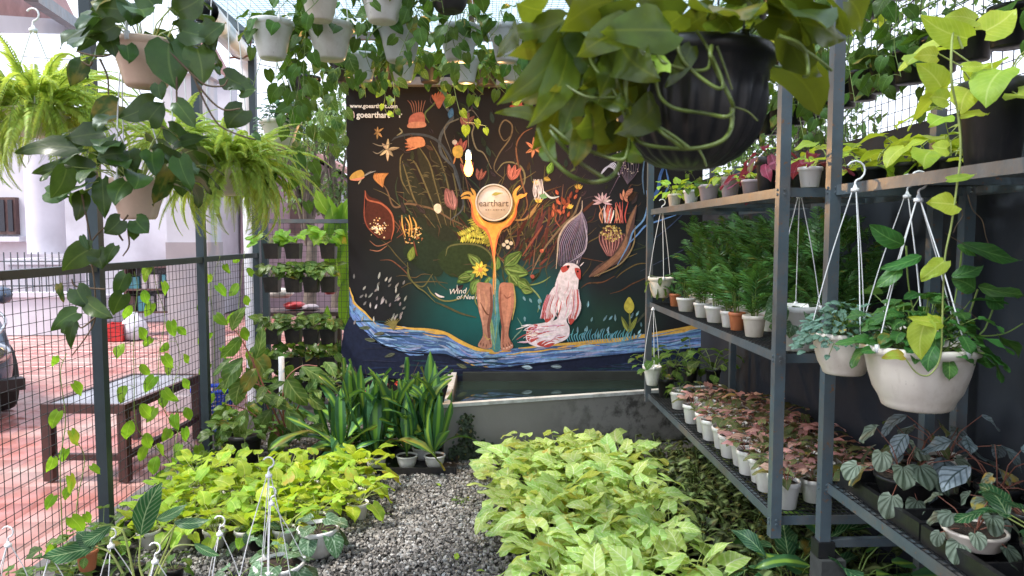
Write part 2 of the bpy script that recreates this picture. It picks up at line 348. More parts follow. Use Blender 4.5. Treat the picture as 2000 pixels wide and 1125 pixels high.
# ---------------------------------------------------------------- plant prototypes: list of ('leaf', mesh, matrix) + stems mesh
def rosette(rr, n, stem, size, shape, mk, el0=80, el1=20, droop=(.2, .9), nv=5, spread=.01, smat='stem', stem_r=.0018, jit=.25, W=.75, face=.0):
    g = G(); Ls = []
    for i in range(n):
        t = (i + .5) / n; az = i * 2.39996 + rr.uniform(-.3, .3); el = R(el0 + (el1 - el0) * t ** .8 + rr.uniform(-9, 9))
        L = stem * (1 - .25 * t) * rr.uniform(1 - jit, 1 + jit); o = Vector((math.cos(az), math.sin(az), 0))
        p0 = o * spread * rr.random(); p1 = p0 + (o * math.cos(el) + Vector((0, 0, math.sin(el)))) * L * .55
        p2 = p1 + (o * math.cos(el - .45) + Vector((0, 0, math.sin(el - .45)))) * L * .45
        g.tube([p0, p0.lerp(p1, .5) + Vector((0, 0, .01 * L)), p1, p2], stem_r, stem_r * .7, 4)
        pit = -rr.uniform(*droop) + (el * .35); d = o * math.cos(pit) + Vector((0, 0, math.sin(pit)))
        d = (Matrix.Rotation(rr.uniform(-.5, .5), 3, 'Z') @ d)
        s = size * rr.uniform(.72, 1.18)
        mk_ = mk if isinstance(mk, str) else mk[0 if rr.random() < .42 - .3 * (t - .5) else 1]
        Ls.append((leaf_mesh(shape, mk_, rr.randrange(nv), W=W), leaf_M(p2, d, s, Vector((0, 0, 1)) + o * .35 + Vector((rr.uniform(-.3, .3), rr.uniform(-.3, .3) - face, 0)))))
    return g.mesh('stems', M[smat], True), Ls
def stamp(root, proto, M0=None, leafname='leaf', stemname='stems'):
    st, Ls = proto; M0 = M0 or Matrix.Identity(4)
    if st is not None and len(st.vertices): link(stemname, st, root, M0)
    for me, m in Ls: link(leafname, me, root, M0 @ m)
def potted(name, label, cat, loc, proto, style='nursery', r=.055, h=.09, mk='white_plastic', rz=0, sc=1, group=None, z_in=.86, leafname='leaf'):
    root = thing(name, label, cat, loc, 0, group); add_pot(root, style, r, h, mk, rz=rz)
    stamp(root, proto, Matrix.Translation((0, 0, h * z_in)) @ Matrix.Rotation(rz, 4, 'Z') @ Matrix.Scale(sc, 4), leafname); return root
# hanger: wires from rim up to a cap and hook (local to pot root)
def hanger(root, r, zrim, top, hook=True, n=3, wr=.0022, a0=.5, hook_r=.022, mk='hanger', lean=(0, 0)):
    g = G(); apex = Vector((lean[0], lean[1], top))
    for k in range(n):
        a = a0 + 2 * math.pi * k / n; p = Vector((r * math.cos(a), r * math.sin(a), zrim - .01)); q = apex + Vector((.008 * math.cos(a), .008 * math.sin(a), 0))
        mid = p.lerp(q, .5) + Vector((math.cos(a), math.sin(a), 0)) * .006
        g.tube(smooth_path([p, mid, q], 4), wr, wr, 5)
        g.box((p.x - .006, p.y - .006, zrim - .018), (p.x + .006, p.y + .006, zrim + .006))
    link('hanger_wires', g.mesh('hanger_wires', M[mk], True), root)
    c = G(); c.lathe([(.0, -.004), (.013, -.004), (.014, 0), (.014, .007), (.008, .009), (.004, .02), (.0, .02)], 10, Matrix.Translation(apex)); 
    if hook:
        pts = [apex + Vector((0, 0, .015)), apex + Vector((0, 0, .03))]
        for k in range(9):
            a = -math.pi / 2 + math.pi * 1.28 * k / 8 + .15
            pts.append(apex + Vector((hook_r * math.cos(a) * 1, 0, .035 + hook_r + hook_r * math.sin(a))))
        c.tube(pts, wr * 1.7, wr * 1.5, 6)
    link('hook', c.mesh('hook', M[mk], True), root)
# trailing vine as parts of a plant: world-space path
def vine(root, pts, mk, size, every=.07, shape='heart', r=.0025, smat='stem', seed=0, hang=.8, W=.78, name='vine', side=None, n=6, size_end=.7, pet=.035, toward=None, z_n=0.0):
    rr = random.Random(seed * 13 + 3); P_ = smooth_path(pts, n); org = Vector(root.location)
    g = G(); g.tube([p - org for p in P_], r, r * .6, 5); acc = every * rr.random(); total = sum((P_[i+1] - P_[i]).length for i in range(len(P_)-1)); run = 0; sgn = 1
    for i in range(len(P_) - 1):
        seg = P_[i+1] - P_[i]; L = seg.length
        if L < 1e-6: continue
        d = seg / L
        while acc < L:
            p = P_[i] + d * acc; f = (run + acc) / total; sgn = -sgn
            view = (Vector((0, 0, CAMH)) - p).normalized() if toward is None else Vector(toward)
            s_ = d.cross(view)
            if s_.length < .05: s_ = Vector((1, 0, 0))
            s_.normalize(); s_ = s_ * sgn + view * rr.uniform(-.3, .6)
            q = p + (s_ + Vector((0, 0, .25))).normalized() * pet * rr.uniform(.5, 1.3)
            g.tube([p - org, (p.lerp(q, .5) + Vector((0, 0, .006))) - org, q - org], r * .6, r * .45, 4)
            dd = (s_ * rr.uniform(.2, .9) + Vector((0, 0, -hang)) + d * rr.uniform(0, .5)).normalized()
            sz = size * (1 - (1 - size_end) * f) * rr.uniform(.75, 1.15)
            link('leaf', leaf_mesh(shape, mk, rr.randrange(5), W=W), root, rel(root, leaf_M(q, dd, sz, view + Vector((rr.uniform(-.6, .6), rr.uniform(-.6, .6), rr.uniform(-.2, .7) + z_n)))))
            acc += every * rr.uniform(.7, 1.3)
        acc -= L; run += L
    link(name, g.mesh(name, M[smat], True), root)
def px_leaf(root, b, t, wpx, Y, mk, shape='heart', Yt=None, bend=None, roll=0, tilt=(0, 0, 0), fold=.16, v=None):
    """a leaf drawn in the photograph from its base pixel to its tip pixel at a known depth"""
    p = P(b[0], b[1], Y); q = P(t[0], t[1], Yt if Yt else Y); d = q - p; L = d.length
    view = (Vector((0, 0, CAMH)) - p).normalized(); W = wpx * mpp(Y) / L
    W = max(.3, min(1.3, round(W * 10) / 10)); bend = .35 if bend is None else bend
    sh = leaf_mesh(shape, mk, rnd.randrange(5) if v is None else v, W=W, bend=bend, fold=fold)
    a = bend * .5
    n_ = view + Vector(tilt)
    m = leaf_M(p, d, L * 1.04, n_, roll); m = m @ Matrix.Rotation(a, 4, 'X')
    return link('leaf', sh, root, rel(root, m))
# ================================================================= SETTING
YW = 6.4; XW = 1.9; XF = -2.05
# ground sheets
def sheet(name, x0, y0, x1, y1, z, m):
    g = G(); g.add([(x0,y0,z),(x1,y0,z),(x1,y1,z),(x0,y1,z)], [(0,1,2,3)]); return structure(g.obj(name, m))
M['earth'] = mat('earth', (.16, .13, .11), .9, 0, .3, 3, .4, 60, coord='Object')
sheet('ground', -250, -60, 250, 400, -.03, M['earth'])
M['gravel_bed'] = mat('gravel_bed', (.07, .065, .06), .9, 0, .6, 60, 1, 130)
sheet('gravel_path', XF, -3, XW, 6.55, -.012, M['gravel_bed'])
# gravel stones: real crushed stones
def stone_mat():
    t = NT('gravel_stone'); ge = t.n('ShaderNodeNewGeometry'); tc = t.n('ShaderNodeTexCoord')
    cr = t.n('ShaderNodeValToRGB'); t.l(ge.outputs['Random Per Island'], cr.inputs[0]); e = cr.color_ramp.elements
    e[0].position = 0; e[0].color = (.08, .075, .07, 1); e[1].position = 1; e[1].color = (.56, .54, .51, 1)
    for p, c in ((.35, (.18, .165, .155, 1)), (.6, (.28, .26, .24, 1)), (.8, (.37, .34, .31, 1)), (.9, (.44, .44, .44, 1))):
        x = e.new(p); x.color = c
    nz = t.noise(120, 3, tc.outputs['Object']); c = t.mix(t.math('MULTIPLY', nz.outputs[0], .5), cr.outputs[0], (.08, .07, .06))
    p = t.n('ShaderNodeBsdfPrincipled', Roughness=.7); t.l(c, p.inputs['Base Color']); t.l(p.outputs[0], t.out.inputs[0]); return t.m
M['stone'] = stone_mat()
def stones(name, polys, n, smin, smax, seed=3):
    r_ = np.random.RandomState(seed); base = np.array([(-1,-1,-1),(1,-1,-1),(1,1,-1),(-1,1,-1),(-1,-1,1),(1,-1,1),(1,1,1),(-1,1,1)], float)
    fq = np.array([(0,3,2,1),(4,5,6,7),(0,1,5,4),(1,2,6,5),(2,3,7,6),(3,0,4,7)]); g = G(); VV = []; FF = []
    per = [int(n * a / sum(q[4] for q in polys)) for *_, a in polys]
    k = 0
    for (x0, y0, x1, y1, a), m in zip(polys, per):
        for i in range(m):
            s = r_.uniform(smin, smax) * .5; v = base * (1 + r_.uniform(-.42, .25, (8, 3))) * s * r_.uniform(.6, 1.15, 3)
            a_ = r_.uniform(0, 6.28, 3); v = v @ np.array(Euler(a_).to_matrix()).T
            lay = r_.rand(); v += (r_.uniform(x0, x1), r_.uniform(y0, y1), -.006 + .012 * lay); VV.append(v); FF.append(fq + 8 * k); k += 1
    g.add(np.concatenate(VV), np.concatenate(FF)); o = g.obj(name, M['stone']); return tag(o, 'grey crushed stone gravel covering the aisle between the plant beds', 'gravel', kind='stuff')
stones('gravel', [(-1.75, 2.45, .35, 3.7, 2.6), (-.95, 3.7, .3, 5.25, 2.2), (-1.95, 5.0, -.3, 6.3, .5), (-.3, 5.0, .4, 5.3, .12)], 25000, .009, .019)
# paved yard outside: tiles as parts near, joined beyond
M['tile'] = None
def tile_mat():
    t = NT('red_paver'); oi = t.n('ShaderNodeObjectInfo'); ge = t.n('ShaderNodeNewGeometry'); tc = t.n('ShaderNodeTexCoord')
    rn = t.math('FRACT', t.math('ADD', oi.outputs['Random'], t.math('MULTIPLY', ge.outputs['Random Per Island'], 3.3)))
    geo = ge.outputs['Position']; nz = t.noise(1.3, 5, geo); nf = t.noise(30, 4, geo)
    c = t.mix(rn, (.42, .155, .14), (.37, .135, .115)); c = t.mix(t.ramp(nz.outputs[0], .42, .66), c, (.42, .28, .255)); c = t.mix(t.math('MULTIPLY', nf.outputs[0], .35), c, (.2, .12, .1))
    p = t.n('ShaderNodeBsdfPrincipled'); t.l(c, p.inputs['Base Color']); t.l(t.math('ADD', t.math('MULTIPLY', nz.outputs[0], .5), .1), p.inputs['Roughness'])
    t.l(t.bump(nf.outputs[0], .25, .004), p.inputs['Normal']); t.l(p.outputs[0], t.out.inputs[0]); return t.m
M['tile'] = tile_mat()
yard = sheet('paved_yard', -16, -1, XF - .03, 15.6, -.02, mat('mortar', (.3, .2, .18), .8, 0, .2, 10))
tg = G(); T_ = .298
tg.add([(-.1465,-.1465,0),(.1465,-.1465,0),(.1465,.1465,0),(-.1465,.1465,0),(-.141,-.141,.006),(.141,-.141,.006),(.141,.141,.006),(-.141,.141,.006)], [(4,5,6,7),(0,1,5,4),(1,2,6,5),(2,3,7,6),(3,0,4,7)])
tme = tg.mesh('paver', M['tile']); tV, tF = tg.V[0], tg.Fq[0]; far = G(); cnt = 0; tr_ = random.Random(4)
for j in range(0, 42):
    for i in range(0, 40):
        x = XF - .2 - i * T_; y = 3.1 + j * T_
        if x < -1.05 * y + .2 or x < -12: continue
        z = -.016 + tr_.uniform(-.0015, .0015)
        if cnt < 290 and y < 9.2 and x > -5.2:
            o = link('paver', tme, yard, Matrix.Translation((x, y, z))); cnt += 1
        else: far.add(tV + np.array((x, y, z)), tF)
o = far.obj('pavers', M['tile'], yard); o['kind'] = 'stuff'
# dark gutter strip & concrete kerb at fence foot
g = G(); g.box((XF - .12, -1, -.03), (XF + .12, 6.7, .03)); structure(g.obj('kerb', mat('kerb_concrete', (.12, .11, .11), .85, 0, .25, 6, .3, 50)))

# ---- right wall, mural wall
M['slate_wall'] = mat('slate_wall', (.028, .032, .042), .7, 0, .1, 2.5, .08, 30, dirt=(.05, .05, .055), dirt_amt=.4, spec=.25)
wall = G(); wall.box((XW, -1.0, 0), (XW + .15, YW + .15, 2.1)); o = wall.obj('dark_wall', M['slate_wall']); tag(o, 'dark slate painted wall behind the plant racks', 'wall', kind='structure')
# mesh panel above the wall with frame
tw = thing('wall_mesh_screen', 'wire mesh screen on slate frame standing on top of the dark wall', 'mesh screen', (XW, 3, 2.1))
g = G()
for y in np.arange(-.8, 6.5, .06): g.bar((0.04, y - 3, 0), (0.04, y - 3, 1.3), .0028)
for z in np.arange(.03, 1.3, .06): g.bar((0.044, -3.8, z), (0.044, 3.5, z), .0028)
o = g.obj('wire_mesh', M['wire'], tw); o['kind'] = 'stuff'
for y in (-.9, 1.6, 4.1, 6.3): g = G(); g.box((0.03, y - 3.02, 0.0), (.08, y - 2.97, 1.3)); g.obj('post', M['post'], tw)
g = G(); g.box((.02, -3.8, 1.3), (.09, 3.5, 1.36)); g.obj('rail', M['post'], tw)

# ---- roof : corrugated clear sheets on slate beams, netting under
def roof_mat():
    t = NT('frosted_roof_sheet'); tc = t.n('ShaderNodeTexCoord'); nz = t.noise(9, 5, tc.outputs['Object']); nf = t.noise(60, 4, tc.outputs['Object'])
    tr = t.n('ShaderNodeBsdfTransparent', Color=(.74, .86, .9, 1)); tl = t.n('ShaderNodeBsdfTranslucent', Color=(.55, .78, .85, 1)); df = t.n('ShaderNodeBsdfDiffuse', Color=(.5, .62, .66, 1))
    a = t.n('ShaderNodeMixShader'); t.l(t.math('MULTIPLY', t.ramp(nz.outputs[0], .3, .75), .55), a.inputs[0]); t.l(tr.outputs[0], a.inputs[1]); t.l(tl.outputs[0], a.inputs[2])
    b = t.n('ShaderNodeMixShader'); t.l(t.math('MULTIPLY', nf.outputs[0], .35), b.inputs[0]); t.l(a.outputs[0], b.inputs[1]); t.l(df.outputs[0], b.inputs[2]); t.l(b.outputs[0], t.out.inputs[0]); return t.m
M['roof'] = roof_mat()
rf = thing('greenhouse_roof', 'clear bluish roof sheets with netting on slate blue beams above the hanging pots', 'roof', (0, 3, 3.25))
for k in range(8):
    x0 = -2.12 + k * .51; x1 = x0 + .505; g = G(); n = 18; V = []
    for i in range(n + 1):
        x = x0 + (x1 - x0) * i / n; V += [(x, -4.5, .04 + .009 * math.cos(i / n * 6.283 * 4.5) + .1), (x, 4.3, .04 + .009 * math.cos(i / n * 6.283 * 4.5) + .1)]
    g.add(V, [(2*i, 2*i+2, 2*i+3, 2*i+1) for i in range(n)]); o = g.obj('roof_sheet', M['roof'], rf, True)
for y in (-1.5, .5, 2.02, 3.2): g = G(); g.box((-2.07, y - .02, -.03), (XW, y + .03, .03)); g.obj('beam', M['post'], rf)
for x in (XF, -.1, XW - .05): g = G(); g.box((x - .03, -4.5, .032), (x + .03, 3.6, .1)); g.obj('beam', M['post'], rf)
g = G()
for x in np.arange(-2.0, 1.9, .05): g.bar((x, -1, .112), (x, 3.5, .112), .0022)
for y in np.arange(-1, 3.5, .05): g.bar((-2.05, y, .116), (1.9, y, .116), .0022)
o = g.obj('netting', M['wire'], rf); o['kind'] = 'stuff'

# ---- left fence
fz = PXp(210, 518, XF).z - .01
ft = thing('mesh_fence', 'slate steel fence with dark square wire mesh between nursery and red yard', 'fence', (XF, 3.0, 0))
YP = [PXp(208, 1000, XF).y, PXp(404, 850, XF).y, 6.62, 1.7]
for y in YP:
    g = G(); g.box((-.028, y - 3 - .028, 0), (.028, y - 3 + .028, 3.27)); g.obj('post', M['fence_post'], ft)
ys = sorted(YP); ys = [0.2] + ys
for a, b in zip(ys[:-1], ys[1:]):
    g = G(); g.box((-.02, a - 3 + .029, fz - .02), (.02, b - 3 - .029, fz + .02)); g.obj('rail', M['fence_post'], ft)
g = G()
for y in np.arange(.8, 6.6, .055):
    if min(abs(y - q) for q in YP) > .03: g.bar((-.03, y - 3, .03), (-.03, y - 3, fz - .02), .0026)
for z in np.arange(.05, fz - .02, .055): g.bar((-.0335, -2.2, z), (-.0335, 3.6, z), .0026)
o = g.obj('wire_mesh', M['wire'], ft); o['kind'] = 'stuff'
# back-left frame with mesh
bt = thing('corner_mesh_frame', 'slate steel frame with wire mesh beside the mural carrying black planter boxes', 'mesh frame', (-1.6, 6.58, 0))
zt = P(600, 428, 6.58).z
def bx_obj(root, name, a, b, m): g = G(); g.box(a, b); return g.obj(name, M[m] if isinstance(m, str) else m, root)
bx_obj(bt, 'post', (.375, -.03, 0), (.425, .02, 3.2), 'fence_post'); bx_obj(bt, 'post', (-.39, -.03, 0), (-.335, .02, zt), 'fence_post')
bx_obj(bt, 'rail', (-.33, -.025, zt - .035), (.374, .01, zt), 'post'); bx_obj(bt, 'rail', (-.33, -.025, .25), (.374, .01, .29), 'post')
g = G()
for x in np.arange(-.3, .37, .05): g.bar((x, .012, .3), (x, .012, zt - .03), .0026)
for z in np.arange(.32, zt - .03, .05): g.bar((-.33, .015, z), (.374, .015, z), .0026)
o = g.obj('wire_mesh', M['wire'], bt); o['kind'] = 'stuff'

# ---- gutter pipe + downpipe
M['pvc'] = mat('white_pvc', (.72, .74, .78), .32, 0, .05, 5, dirt=(.4, .38, .36), dirt_amt=.3)
dp = thing('drain_pipe', 'fat white drain pipe running under the roof edge and down past the fence corner', 'drain pipe', (-2.3, 6.9, 0))
dX, dY = -2.3, 6.9
def loc(root, v): return Vector(v) - Vector(root.location)
a = P(400, 22, 4.3); b = P(470, 98, 6.3); c = P(484, 130, 6.9)
g = G(); g.tube([loc(dp, v) for v in (a, a.lerp(b, .5), b)], .075, .075, 16); g.obj('gutter_pipe', M['pvc'], dp, True)
g = G(); g.tube([loc(dp, v) for v in smooth_path([b.lerp(a, .05), b, P(484, 104, 6.75), c, P(484, 175, 6.9)], 5)], .083, .083, 16); g.obj('elbow', M['pvc'], dp, True)
foot = Vector((P(484, 175, 6.9).x, 6.9, 0)); g = G(); g.tube([loc(dp, P(484, 170, 6.9)), loc(dp, foot)], .072, .072, 16); g.obj('downpipe', M['pvc'], dp, True)
g = G(); g.tube([loc(dp, b + Vector((.09, 0, .1))), loc(dp, b + Vector((.1, -.1, -.07))), loc(dp, b + Vector((-.05, -.15, -.1)))], .008, .008, 6); g.obj('strap', mat('rust_strap', (.15, .05, .04), .7), dp)
# ---- pale pillar outside
pl = thing('plaster_pillar', 'tall mauve grey plaster pillar standing just outside the fence', 'pillar', (-2.72, 6.95, 0))
M['mauve_plaster'] = mat('mauve_plaster', (.42, .37, .39), .8, 0, .08, 2, .15, 40, dirt=(.25, .2, .2), dirt_amt=.3)
M['white_plaster'] = mat('white_plaster', (.62, .61, .67), .8, 0, .08, 1.5, .1, 40, dirt=(.4, .37, .4), dirt_amt=.45)
bx_obj(pl, 'shaft', (-.19, -.19, 0), (.19, .19, 1.55), 'mauve_plaster'); bx_obj(pl, 'upper_shaft', (-.18, -.18, 1.55), (.18, .18, 3.05), 'white_plaster')
bx_obj(pl, 'base', (-.22, -.22, 0), (.22, .22, .14), 'mauve_plaster'); bx_obj(pl, 'capital', (-.23, -.23, 3.05), (.23, .23, 3.13), 'white_plaster')

# ---- neighbour building (left), pale walls
nb = thing('white_building', 'pale lavender white villa with round corner column across the red yard', 'building', (-9, 14, 0))
def nbx(name, pa, pb, Ya, Yb, m, par=None):
    A = P(pa[0], pa[1], Ya); B = P(pb[0], pb[1], Ya); o_ = Vector(nb.location)
    g = G(); g.box((min(A.x, B.x) - o_.x, Ya - o_.y, min(A.z, B.z) - o_.z), (max(A.x, B.x) - o_.x, Yb - o_.y, max(A.z, B.z) - o_.z)); return g.obj(name, M[m] if isinstance(m, str) else m, par or nb)
M['brown_wood'] = mat('brown_window_wood', (.1, .05, .045), .5, 0, .2, 9)
M['dark_glass'] = mat('dark_window_glass', (.03, .03, .04), .12, 0, .1, 3)
A = P(-260, 235, 14.2).x - nb.location.x; B = P(378, 235, 14.2).x - nb.location.x
zt_ = P(100, 232, 14.2).z
bx_obj(nb, 'wall', (A, .2, 0), (B, 3.2, zt_), 'white_plaster'); bx_obj(nb, 'plinth', (A, .02, 0), (B + .04, .199, .5), 'white_plaster')
bx_obj(nb, 'parapet', (A, 0.05, zt_), (B + .1, 3.2, zt_ + .18), 'white_plaster')
w = nbx('window', (-60, 385), (32, 458), 14.08, 14.199, 'brown_wood')
for q in ((-52, 390, -36, 452), (-30, 390, -10, 452), (-4, 390, 10, 452), (14, 390, 26, 452)):
    A1 = P(q[0], q[1], 14.06); B1 = P(q[2], q[3], 14.06); o_ = Vector(nb.location); g = G(); g.box((A1.x - o_.x, .055, B1.z), (B1.x - o_.x, .079, A1.z)); g.obj('pane', M['dark_glass'], w)
nbx('window_sill', (-70, 462), (38, 472), 13.9, 14.199, 'white_plaster')
w = nbx('window', (330, 388), (372, 452), 14.1, 14.199, 'brown_wood'); nbx('window_sill', (322, 458), (376, 466), 13.95, 14.199, 'white_plaster')
cx = P(88, 400, 13.4).x; g = G(); g.lathe([(.3, 1.3), (.3, 3.9)], 24, Matrix.Translation((cx - nb.location.x, 13.4 - 14, 0))); g.obj('column', M['white_plaster'], nb, True)
bx_obj(nb, 'column_base', (cx - nb.location.x - .42, -1.02, 0), (cx - nb.location.x + .42, -.18, 1.12), 'white_plaster'); bx_obj(nb, 'base_cap', (cx - nb.location.x - .47, -1.07, 1.12), (cx - nb.location.x + .47, -.13, 1.22), 'white_plaster')
# low garden wall with railing in front of villa
lw = thing('railing_wall', 'low white garden wall with thin dark upright railing in front of the villa', 'garden wall', (-8.6, 12.2, 0))
xa, xb = P(-200, 650, 12.2).x + 8.6, P(205, 640, 12.6).x + 8.6
bx_obj(lw, 'wall', (xa, -.08, 0), (xb, .08, .62), 'white_plaster'); bx_obj(lw, 'coping', (xa, -.12, .62), (xb, .12, .7), 'white_plaster')
g = G()
for x in np.arange(xa + .1, xb, .11): g.bar((x, 0, .7), (x, 0, 1.35), .014)
g.bar((xa, 0, 1.2), (xb, 0, 1.2), .02); g.bar((xa, 0, .8), (xb, 0, .8), .02); o = g.obj('railing', M['post'], lw)
# mauve house in the back middle
mh = thing('mauve_house', 'mauve plastered house with gable roof and dark door behind the corner planters', 'house', (-4.2, 17, 0))
M['mauve_house'] = mat('mauve_house_wall', (.36, .25, .28), .8, 0, .08, 1.5, .1, 30)
M['roof_tile'] = mat('pinkish_roof', (.36, .2, .19), .7, 0, .15, 8, .3, 20)
def Pm(px, py): v = P(px, py, 16.5); return v - Vector(mh.location)
def prism(name, pts, y0, y1, m, par):
    n = len(pts); me = bpy.data.meshes.new(name); V = [(p.x, y0, p.z) for p in pts] + [(p.x, y1, p.z) for p in pts]
    me.from_pydata(V, [], [tuple(range(n)), tuple(range(2*n-1, n-1, -1))] + [(i, i + n, (i+1) % n + n, (i+1) % n) for i in range(n)]); me.materials.append(M[m] if isinstance(m, str) else m); return link(name, me, par)
prism('gable_wall', [Pm(470, 640), Pm(720, 640), Pm(720, 372), Pm(575, 292), Pm(470, 330)], -.5, 3, 'mauve_house', mh)
def Pn(px, py): v = P(px, py, 16.3); return v - Vector(mh.location)
prism('roof', [Pn(455, 330), Pn(575, 283), Pn(735, 372), Pn(735, 362), Pn(575, 272), Pn(455, 320)], -.9, 3.2, 'roof_tile', mh)
d_ = prism('door', [Pn(563, 455), Pn(592, 455), Pn(592, 370), Pn(563, 370)], -.56, -.501, 'brown_wood', mh)
wv = prism('window', [Pn(628, 405), Pn(678, 405), Pn(678, 368), Pn(628, 368)], -.56, -.501, 'brown_wood', mh); prism('pane', [Pn(648, 402), Pn(674, 402), Pn(674, 372), Pn(648, 372)], -.575, -.561, mat('pale_pane', (.5, .5, .6), .2), wv)
prism('ledge', [Pn(550, 358), Pn(690, 358), Pn(690, 350), Pn(550, 350)], -.62, -.501, 'mauve_house', mh)
# eaves at top-left (neighbour roof edge)
ev = thing('neighbour_eave', 'pinkish brown roof eave with pale fascia jutting in at the top left', 'roof eave', (-5, 6.5, 3.6))
def Pe(px, py, Y): return P(px, py, Y) - Vector(ev.location)
V = [Pe(-150, 55, 5.2), Pe(-150, -120, 5.2), Pe(60, -120, 8.2), Pe(150, 62, 8.2)]
me = bpy.data.meshes.new('soffit'); up = Vector((0, 0, .12)); V2 = [tuple(v) for v in V] + [tuple(v + up) for v in V]
me.from_pydata(V2, [], [(0,1,2,3), (7,6,5,4), (0,3,7,4), (0,4,5,1), (1,5,6,2), (2,6,7,3)]); me.materials.append(M['roof_tile']); link('soffit', me, ev)
g = G(); g.bar(V[0] + Vector((0, -.03, .04)), V[3] + Vector((.0, -.03, .04)), .05, .14); g.obj('fascia', M['white_plaster'], ev)
g = G(); g.bar(Pe(60, -10, 6), Pe(165, 62, 8.2), .1, .1); g.obj('gutter', M['post'], ev)
ev2 = thing('second_eave', 'brown gable end peeping between the pillar and the white drain pipe', 'roof eave', (-5, 10, 4))
def Pf(px, py): return P(px, py, 9.5) - Vector(ev2.location)
prism('gable', [Pf(392, 150), Pf(442, 150), Pf(412, 95), Pf(392, 60)], -.5, -.2, 'roof_tile', ev2); prism('wall', [Pf(392, 300), Pf(448, 300), Pf(448, 151), Pf(392, 151)], -.45, -.2, 'white_plaster', ev2)
# overhead wires
for i, (a, b) in enumerate((((-60, 98), (400, 104)), ((120, 180), (660, 165)), ((120, 168), (400, 178)), ((250, 200), (690, 190)), ((480, 118), (700, 128)))):
    p0, p1 = P(*a, 11), P(*b, 11); g = G(); g.tube([p0 * (1-t) + p1 * t + Vector((0, 0, -.12 * math.sin(math.pi * t))) for t in np.linspace(0, 1, 9)], .006, .006, 5)
    tag(g.obj('overhead_wire', M['wire'], None), ['highest black wire crossing the pale sky at left', 'black wire passing behind the fence corner post', 'black wire sagging just above the left fern', 'lowest black wire running toward the mural edge', 'short black wire right of the white drain pipe'][i], 'wire', 'overhead wires')
# ================================================================= MURAL
def mural_bg():
    t = NT('mural_ground_paint'); ge = t.n('ShaderNodeNewGeometry'); pos = ge.outputs['Position']
    def glow(px, py, rx, rz):      # elliptical colour patch: mural pigment, plus the bulb's warm glow painted in
        c = P(px, py, YW); s = t.n('ShaderNodeVectorMath', _operation='SUBTRACT'); t.l(pos, s.inputs[0]); s.inputs[1].default_value = tuple(c)
        m = t.n('ShaderNodeVectorMath', _operation='MULTIPLY'); t.l(s.outputs[0], m.inputs[0]); m.inputs[1].default_value = (1 / (rx * mpp(YW)), 0, 1 / (rz * mpp(YW)))
        ln = t.n('ShaderNodeVectorMath', _operation='LENGTH'); t.l(m.outputs[0], ln.inputs[0]); return t.ramp(ln.outputs['Value'], 1, .1)
    nz = t.noise(2.2, 5, pos); nf = t.noise(14, 5, pos)
    c = t.mix(t.ramp(nz.outputs[0], .35, .7), (.007, .008, .010), (.012, .011, .013))
    for a, cc, k in (((900, 320, 280, 230), (.03, .021, .017), .9), ((1080, 430, 190, 200), (.038, .028, .04), .85), ((1250, 520, 180, 200), (.02, .032, .04), .8),  # brown patch around the bulb paints its warm glow into the ground
                     ((830, 520, 130, 150), (.02, .04, .02), .8), ((965, 610, 200, 135), (.010, .14, .145), 1.0), ((1060, 600, 120, 110), (.015, .11, .12), .6), ((1180, 630, 130, 70), (.02, .07, .05), .7), ((770, 560, 90, 110), (.02, .022, .035), .6)):
        g_ = t.math('MULTIPLY', glow(*a), k); g_ = t.math('MULTIPLY', g_, t.math('ADD', .55, t.math('MULTIPLY', nz.outputs[0], .8))); c = t.mix(g_, c, cc)
    c = t.mix(t.math('MULTIPLY', nf.outputs[0], .25), c, (.02, .02, .02))
    p = t.n('ShaderNodeBsdfPrincipled', Roughness=.75); p.inputs['Specular IOR Level'].default_value = .2; t.l(c, p.inputs['Base Color']); t.l(t.bump(nf.outputs[0], .1, .004), p.inputs['Normal']); t.l(p.outputs[0], t.out.inputs[0]); return t.m
mur = thing('painted_mural_wall', 'dark mural wall painted with flowers, bare legs, a fish and a flowing blue river', 'mural wall', (0.35, YW, 0))
MX0 = P(681, 500, YW).x
g = G(); g.box((MX0 - .35, 0, 0), (XW - .355, .14, 3.0)); g.obj('wall_panel', mural_bg(), mur)
def paint_mat():
    t = NT('mural_paint'); a = t.n('ShaderNodeAttribute', _attribute_name='paint'); tc = t.n('ShaderNodeTexCoord'); nz = t.noise(35, 4, tc.outputs['Object'])
    hs = t.n('ShaderNodeHueSaturation'); t.l(a.outputs['Color'], hs.inputs['Color']); t.l(t.math('ADD', t.math('MULTIPLY', nz.outputs[0], 1.0), .45), hs.inputs['Value']); hs.inputs['Saturation'].default_value = .9
    p = t.n('ShaderNodeBsdfPrincipled', Roughness=.7); p.inputs['Specular IOR Level'].default_value = .2; t.l(hs.outputs[0], p.inputs['Base Color']); t.l(p.outputs[0], t.out.inputs[0]); return t.m
PM = paint_mat(); _lay = [0]
